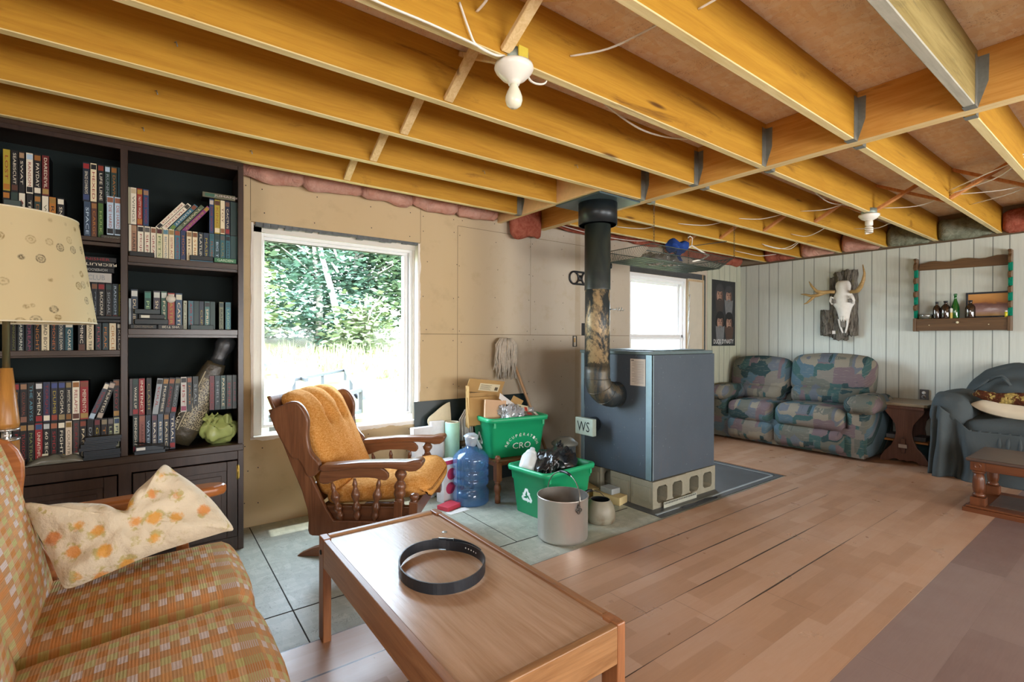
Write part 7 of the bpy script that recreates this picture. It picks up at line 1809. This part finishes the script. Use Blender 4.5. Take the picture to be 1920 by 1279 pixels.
mb.rbox((.042, .012, .11), .005, (0, .003, 0), 6, 0, SKM @ T(0, .030, -.44)); skp(mb, 'sockets', plain('bone_hollow', '#77726a', .9))
M_ant = wood('antler', '#b79a66', '#8b6c3c', 'y', .5, 1.0, .4)
mb = MB(); V3 = lambda y, z, x=6.10: (x, y, z)
mb.tube([V3(2.235, 1.700), V3(2.285, 1.705), V3(2.345, 1.700, 6.08), V3(2.40, 1.715, 6.06), V3(2.45, 1.78, 6.05), V3(2.478, 1.835, 6.05)], [.017, .019, .022, .018, .012, .004], 10)
mb.tube([V3(2.32, 1.700, 6.09), V3(2.40, 1.672, 6.07), V3(2.46, 1.668, 6.06), V3(2.515, 1.688, 6.05), V3(2.565, 1.695, 6.05)], [.018, .020, .016, .011, .004], 10)
mb.tube([V3(2.42, 1.670, 6.07), V3(2.46, 1.630, 6.06), V3(2.50, 1.590, 6.05), V3(2.53, 1.578, 6.04)], [.016, .015, .010, .004], 10); skp(mb, 'antler', M_ant)
mb = MB(); mb.tube([V3(2.085, 1.690), V3(2.045, 1.690), V3(2.01, 1.695, 6.08), V3(1.975, 1.735, 6.06), V3(1.948, 1.80, 6.05), V3(1.938, 1.87, 6.05), V3(1.955, 1.965, 6.05)], [.017, .020, .024, .022, .016, .011, .004], 10); skp(mb, 'antler', M_ant)
skp(MB().bx(6.175, 2.175, 1.235, 6.181, 2.285, 1.272), 'paper_tag', plain('tag_paper', '#e6dfd6', .8))

# poster: four bearded men on black
po_ = thing('poster', 'black poster of four bearded men on the panelling right of the far window', 'poster', (5.857, YW - .006, 1.09))
mb = MB(); mb.bx(-.272, .0, 0, .272, .0012, .826); mb.build('sheet', plain('poster_black', '#24272a', .45, 0, .5, .15, 5), po_)
mb = MB(); mt = [plain('poster_skin', '#a07e6c', .5), plain('poster_skin_shade', '#5f463c', .5), plain('grey_beard', '#6d7071', .6, 0, .4, .3, 30), plain('dark_beard', '#3b3532', .6), plain('brown_beard', '#4c3a31', .6), plain('poster_hair', '#393a3c', .6), plain('poster_dark', '#17181a', .6)]
def blob(pts, m, e): mb.add([(p[0], -e, p[1]) for p in pts], [tuple(range(len(pts)))], m)
def ell(cx, cz, rx, rz, n=24, a0=0, a1=2 * math.pi): return [(cx + rx * math.cos(a0 + (a1 - a0) * k / (n - 1 if a1 - a0 < 6 else n)), cz + rz * math.sin(a0 + (a1 - a0) * k / (n - 1 if a1 - a0 < 6 else n))) for k in range(n)]
for cx, cz, bd, bl, hat in ((-.095, .610, 3, .20, 5), (.115, .605, 2, .22, 5), (-.085, .270, 2, .24, 6), (.125, .265, 4, .20, 6)):
    blob(densify([(cx - .085, cz + .02), (cx - .09, cz - bl * .5), (cx - .06, cz - bl), (cx, cz - bl * 1.08), (cx + .06, cz - bl), (cx + .09, cz - bl * .5), (cx + .085, cz + .02)], 3), bd, .0006)
    blob(densify([(cx - .095, cz - .02), (cx - .09, cz + .10), (cx - .05, cz + .155), (cx, cz + .165), (cx + .05, cz + .155), (cx + .09, cz + .10), (cx + .095, cz - .02)], 3), hat, .0007)
    blob(ell(cx, cz + .02, .068, .088), 0, .0009); blob(ell(cx + .050, cz + .015, .017, .06), 1, .0010)
    blob(ell(cx, cz + .105, .074, .036), hat, .0011)
    for s_ in (-1, 1): blob(ell(cx + s_ * .028, cz + .042, .014, .006), 6, .0012); blob([(cx + s_ * .010, cz + .054), (cx + s_ * .048, cz + .060), (cx + s_ * .048, cz + .066), (cx + s_ * .010, cz + .062)], 6, .0012)
    blob([(cx - .010, cz + .0), (cx + .012, cz + .0), (cx + .005, cz + .045), (cx - .003, cz + .045)], 1, .0013)
    blob(densify([(cx - .055, cz - .045), (cx - .03, cz - .018), (cx, cz - .012), (cx + .03, cz - .018), (cx + .055, cz - .045), (cx + .05, cz - .10), (cx, cz - .12), (cx - .05, cz - .10)], 3), bd, .0014); blob(ell(cx, cz - .038, .018, .005), 1, .0016)
mb.build('portraits', mt, po_, fix=False)
mb = MB(); text_fit(mb, 'DUCK DYNASTY', .46, .055, frame((0, -.0009, .055), (1, 0, 0), (0, 0, 1), (0, -1, 0)), 0); mb.build('lettering', plain('poster_white', '#d9dbd9', .6), po_, fix=False)

# ================================================================= lamps, cables, hanging tray
M_porc = plain('white_porcelain', '#e6e2d6', .3, 0, .5, .03)
def mat_bulb():
    t = NT('frosted_bulb'); t.out(L('#e8e6cf'), .25, 0, .5); return t.m
lh = thing('bulb_holder', 'porcelain lampholder with a bare frosted bulb under the near joists', 'ceiling light', (1.038, 1.395, 2.15))
mb = MB(); mb.lathe([(.052, .03), (.052, -.012), (0, -.012)], 8, 0); mb.bx(-.02, -.056, -.012, .02, -.05, .03, 1); mb.build('junction_box', [plain('green_grey_box', '#8a958a', .5, .4), plain('yellow_tag', '#c9b23a', .6)], lh)
MB().lathe([(.068, -.013), (.070, -.022), (.064, -.034), (.045, -.055), (.028, -.066), (.022, -.072), (.020, -.078), (0, -.078)], 32).build('holder', M_porc, lh)
MB().lathe([(.014, -.078), (.016, -.088), (.024, -.105), (.030, -.122), (.0305, -.135), (.026, -.150), (.014, -.160), (0, -.162)], 28).build('bulb', mat_bulb(), lh)
cf = thing('bulb_holder', 'porcelain lampholder with a spiral bulb under the far joists', 'ceiling light', (4.47, 1.404, 2.15))
MB().lathe([(.052, .03), (.052, -.012), (0, -.012)], 8).build('junction_box', plain('green_grey_box', '#8a958a', .5, .4), cf); MB().lathe([(.068, -.013), (.070, -.022), (.05, -.045), (.026, -.058), (0, -.06)], 32).build('holder', M_porc, cf)
mb = MB(); mb.lathe([(.022, -.058), (.026, -.066), (.026, -.095), (.018, -.10), (0, -.10)], 20); mb.tube([(.022 * math.cos(a * .5), .022 * math.sin(a * .5), -.105 - a * .0012) for a in range(44)], .0065, 8); mb.build('spiral_bulb', M_porc, cf)
CB = [('white cable running along the joist to the near bulb holder', [(-.6, 1.385, 2.28), (.2, 1.372, 2.20), (.446, 1.368, 2.145), (.697, 1.366, 2.14), (.851, 1.366, 2.135), (.93, 1.368, 2.13), (.985, 1.385, 2.152)]),
      ('second white cable looping into the near bulb holder', [(.80, 1.369, 2.25), (.83, 1.36, 2.17), (.863, 1.366, 2.135), (.933, 1.362, 2.125), (.985, 1.38, 2.15)]),
      ('white cable loop on the right side of the near bulb holder', [(1.09, 1.395, 2.15), (1.13, 1.42, 2.128), (1.18, 1.425, 2.130), (1.21, 1.418, 2.15), (1.215, 1.42, 2.22)]),
      ('white cable crossing the bay right of the near bulb to the next joist', [(1.291, 1.374, 2.25), (1.361, 1.247, 2.243), (1.397, 1.10, 2.25), (1.42, .969, 2.262)]),
      ('white cable sagging in the bay between the near bulb and the beam', [(1.50, 1.42, 2.235), (1.55, 1.465, 2.20), (1.862, 1.536, 2.19), (2.083, 1.547, 2.20), (2.238, 1.489, 2.205), (2.35, 1.42, 2.25)]),
      ('white cable through the top joists at the upper middle', [(1.443, .929, 2.25), (1.452, .80, 2.255), (1.46, .534, 2.26)]),
      ('short white cable rising at the joist left of the near bulb', [(.868, 1.374, 2.25), (.867, 1.30, 2.26), (.85, 1.2, 2.30), (.84, .97, 2.32)]),
      ('upper white cable of the bundle at the far right bay', [(4.432, .934, 2.20), (4.14, .70, 2.19), (4.052, .554, 2.21), (4.0, .515, 2.23)]),
      ('lower white cable of the bundle at the far right bay', [(4.485, .934, 2.19), (4.274, .68, 2.185), (4.09, .554, 2.20), (4.02, .515, 2.22)]),
      ('white cable sagging behind the bundle at the far right', [(4.622, .934, 2.21), (4.632, .70, 2.185), (4.646, .554, 2.20)]),
      ('long white cable nearest the far wall in the right bay', [(5.058, .934, 2.21), (4.829, .70, 2.19), (4.727, .554, 2.21)]),
      ('white cable sagging left of the spiral bulb', [(3.50, 1.424, 2.23), (3.583, 1.46, 2.20), (4.0, 1.51, 2.18), (4.264, 1.475, 2.19), (4.43, 1.42, 2.155)]),
      ('white cable crossing one bay left of the spiral bulb', [(4.234, 1.80, 2.21), (4.252, 1.617, 2.19), (4.214, 1.424, 2.21)]),
      ('white cable crossing the fourth bay beyond the beam', [(4.068, 2.225, 2.21), (4.158, 2.067, 2.19), (4.19, 1.84, 2.21)]),
      ('white cable crossing the third bay beyond the beam', [(3.811, 2.65, 2.21), (4.0, 2.48, 2.19), (4.03, 2.264, 2.21)]),
      ('white cable crossing the second bay beyond the beam', [(3.466, 3.065, 2.21), (3.66, 2.90, 2.19), (3.674, 2.69, 2.21)]),
      ('white cable right of the spiral bulb', [(4.687, 1.384, 2.22), (4.719, 1.17, 2.195), (4.633, .975, 2.215)]),
      ('white cable hanging over the mounted skull', [(5.35, 1.80, 2.22), (5.33, 1.60, 2.19), (5.20, 1.424, 2.22)]),
      ('white cable loop near the far corner of the ceiling', [(5.30, 2.64, 2.20), (5.42, 2.55, 2.16), (5.50, 2.45, 2.14), (5.46, 2.36, 2.17), (5.38, 2.265, 2.21)]),
      ('inner white cable loop near the far corner of the ceiling', [(5.34, 2.64, 2.19), (5.45, 2.53, 2.15), (5.46, 2.42, 2.16), (5.36, 2.265, 2.20)]),
      ('white cable drooping in the corner over the poster', [(5.50, 3.06, 2.21), (5.6, 2.95, 2.17), (5.75, 2.88, 2.15), (5.95, 2.80, 2.18)]),
      ('white cable kinked above the sofa end', [(5.02, 2.22, 2.20), (5.05, 2.1, 2.16), (4.99, 1.97, 2.17), (4.90, 1.84, 2.20)]),
      ('white cable running behind the hanging tray along the window wall', [(2.92, 3.19, 2.22), (3.542, 3.171, 2.18), (4.423, 3.20, 2.19), (4.919, 3.22, 2.22)]),
      ('second white cable behind the stove pipe along the window wall', [(2.92, 3.27, 2.19), (3.45, 3.25, 2.155), (4.0, 3.24, 2.17), (4.3, 3.10, 2.22)])]
for lb, pts in CB:
    q = []; P_ = [Vector(p) for p in pts]
    for i in range(len(P_) - 1):
        a, b, c, d = P_[max(i - 1, 0)], P_[i], P_[i + 1], P_[min(i + 2, len(P_) - 1)]
        for j in range(5):
            t_ = j / 5; q.append(.5 * (2 * b + (c - a) * t_ + (2 * a - 5 * b + 4 * c - d) * t_ * t_ + (-a + 3 * b - 3 * c + d) * t_ ** 3))
    q.append(P_[-1]); tag(MB().tube(q, .0048, 7, flat=.7).build('white_cable', M_cable), lb, 'cable', 'white house wiring')
# nails standing in the joist sides
M_nail = plain('bent_nail', '#9aa0a4', .4, .8)
for i, (x, y, z) in enumerate(((.075, 2.215, 2.27), (.02, 2.65, 2.25), (-.03, 3.065, 2.22), (.45, 3.065, 2.215), (1.72, 2.65, 2.25), (2.12, 2.215, 2.25))):
    p = (x, y - .0, z); q = (x + .012, y - .025, z + .006); mb = MB(); mb.tube([p, (x + .004, y - .018, z - .004), (x + .008, y - .02, z - .022)], .0022, 6)
    tag(mb.build('nail', M_nail), 'bent nail in a joist face, ' + ['upper left, third joist from the windows', 'upper left, second joist from the windows', 'over the left bookcase column', 'over the right end of the bookcase', 'over the drywall in the second joist', 'in the third joist near the stove pipe'][i], 'nail', 'nails in the joists')
# wire tray on chains
tr_ = thing('wire_tray', 'wide wire mesh tray hanging on chains from the joists behind the stove pipe', 'wire tray', (3.48, 2.46, 1.79)); OTt = Matrix.Translation((-3.48, -2.46, -1.79)); M_wr = plain('grey_green_wire', '#4a5650', .4, .5)
def trp(mb, name, mat=M_wr):
    o = mb.build(name, mat, None, None, 2, 0, None, False); o.parent = tr_; o.matrix_parent_inverse = OTt; return o
x0, x1, y0, y1, zb, zr = 2.95, 3.99, 2.36, 2.69, 1.785, 1.865
mb = MB()
for k in range(88):
    x = x0 + (x1 - x0) * k / 87; mb.bx(x - .0011, y0, zb - .001, x + .0011, y1, zb + .001)
for k in range(7):
    y = y0 + (y1 - y0) * k / 6; mb.bx(x0, y - .0016, zb - .004, x1, y + .0016, zb - .001)
trp(mb, 'tray_bottom')
mb = MB()
for k in range(75):
    x = x0 + (x1 - x0) * k / 74; xr = 2.925 + (4.03 - 2.925) * k / 74
    mb.bar((x, y0, zb), (xr, 2.255, zr), .0028, .0028, 0, (1, 0, 0))
for f in (0, .5, 1): mb.tube([(x0 + (2.925 - x0) * f, y0 + (2.255 - y0) * f, zb + (zr - zb) * f), (x1 + (4.03 - x1) * f, y0 + (2.255 - y0) * f, zb + (zr - zb) * f)], .0032, 6)
trp(mb, 'tray_front')
mb = MB()
for k in range(88):
    x = x0 + (x1 - x0) * k / 87; mb.bar((x, y1, zb), (x, y1 + .02, zr), .002, .002, 0, (1, 0, 0))
mb.tube([(x0, y1 + .02, zr), (x1 + .02, y1 + .02, zr)], .0032, 6); trp(mb, 'tray_rear')
for xa, xb in ((x0, 2.925), (x1, 4.03)):
    mb = MB()
    for k in range(24):
        f = k / 23; mb.bar((xa, y0 + (y1 - y0) * f, zb), (xb, 2.255 + (y1 + .02 - 2.255) * f, zr), .002, .002, 0, (0, 1, 0))
    mb.tube([(xb, 2.255, zr), (xb, y1 + .02, zr)], .0032, 6); trp(mb, 'tray_end')
M_chain = plain('dark_chain', '#5d584a', .4, .7)
for cx, cy in ((2.94, 2.245), (4.03, 2.245), (2.94, 2.695), (4.04, 2.695)):
    mb = MB(); nk = 13
    for k in range(nk):
        z = 2.15 - (2.15 - zr) * (k + .5) / nk; r = (2.15 - zr) / nk * .62
        mb.tube([(cx + (.006 * math.cos(a) if k % 2 else 0), cy + (0 if k % 2 else .006 * math.cos(a)), z + r * math.sin(a)) for a in [i * math.pi / 5 for i in range(10)]], .0014, 5, 0, True)
    trp(mb, 'chain', M_chain)
o = wad('plastic_packet', (3.36, 2.50, 1.825), (.30, .16, .07), mat_clear('crinkled_packet', '#dfe3e6', '#b7b0a4', .6), 'crinkled clear plastic packets lying in the hanging wire tray', 'plastic packet', 15, .4, 16)
mb = MB(); mb.rbox((.20, .10, .085), .03, (0, 0, .01), 10, 0, T(3.46, 2.42, 1.925), lambda q: fold(q, .03, 16, 5)); mb.grid(lambda u, v: (3.40 + .05 * u + .01 * math.sin(v * 7), 2.385 - .03 * v, 1.90 - .10 * v), 6, 8); tag(mb.build('blue_cloth', plain('blue_fabric', '#1d3f86', .8, 0, .3, .2, 20)), 'blue cloth bundled on the hanging wire tray', 'cloth')
mb = MB(); mb.tube([(3.62, 2.42, 2.02), (3.635, 2.41, 2.035), (3.655, 2.40, 2.02), (3.65, 2.40, 1.985), (3.645, 2.40, 1.955)], .004, 6); mb.tube([(3.645, 2.40, 1.955), (3.78, 2.36, 1.895), (3.80, 2.34, 1.88), (3.66, 2.32, 1.83), (3.52, 2.31, 1.80)], .007, 7); mb.tube([(3.645, 2.40, 1.955), (3.56, 2.42, 1.91), (3.50, 2.42, 1.89)], .007, 7); tag(mb.build('coat_hanger', M_porc), 'white plastic coat hanger lying in the hanging wire tray', 'coat hanger')
mb = MB(); mb.bar((3.60, 2.60, 1.95), (4.35, 2.50, 2.09), .012, .006); tag(mb.build('metal_rod', plain('dark_rod', '#4a4d4c', .4, .6)), 'long dark metal rod hung under the joists beside the wire tray', 'metal rod')
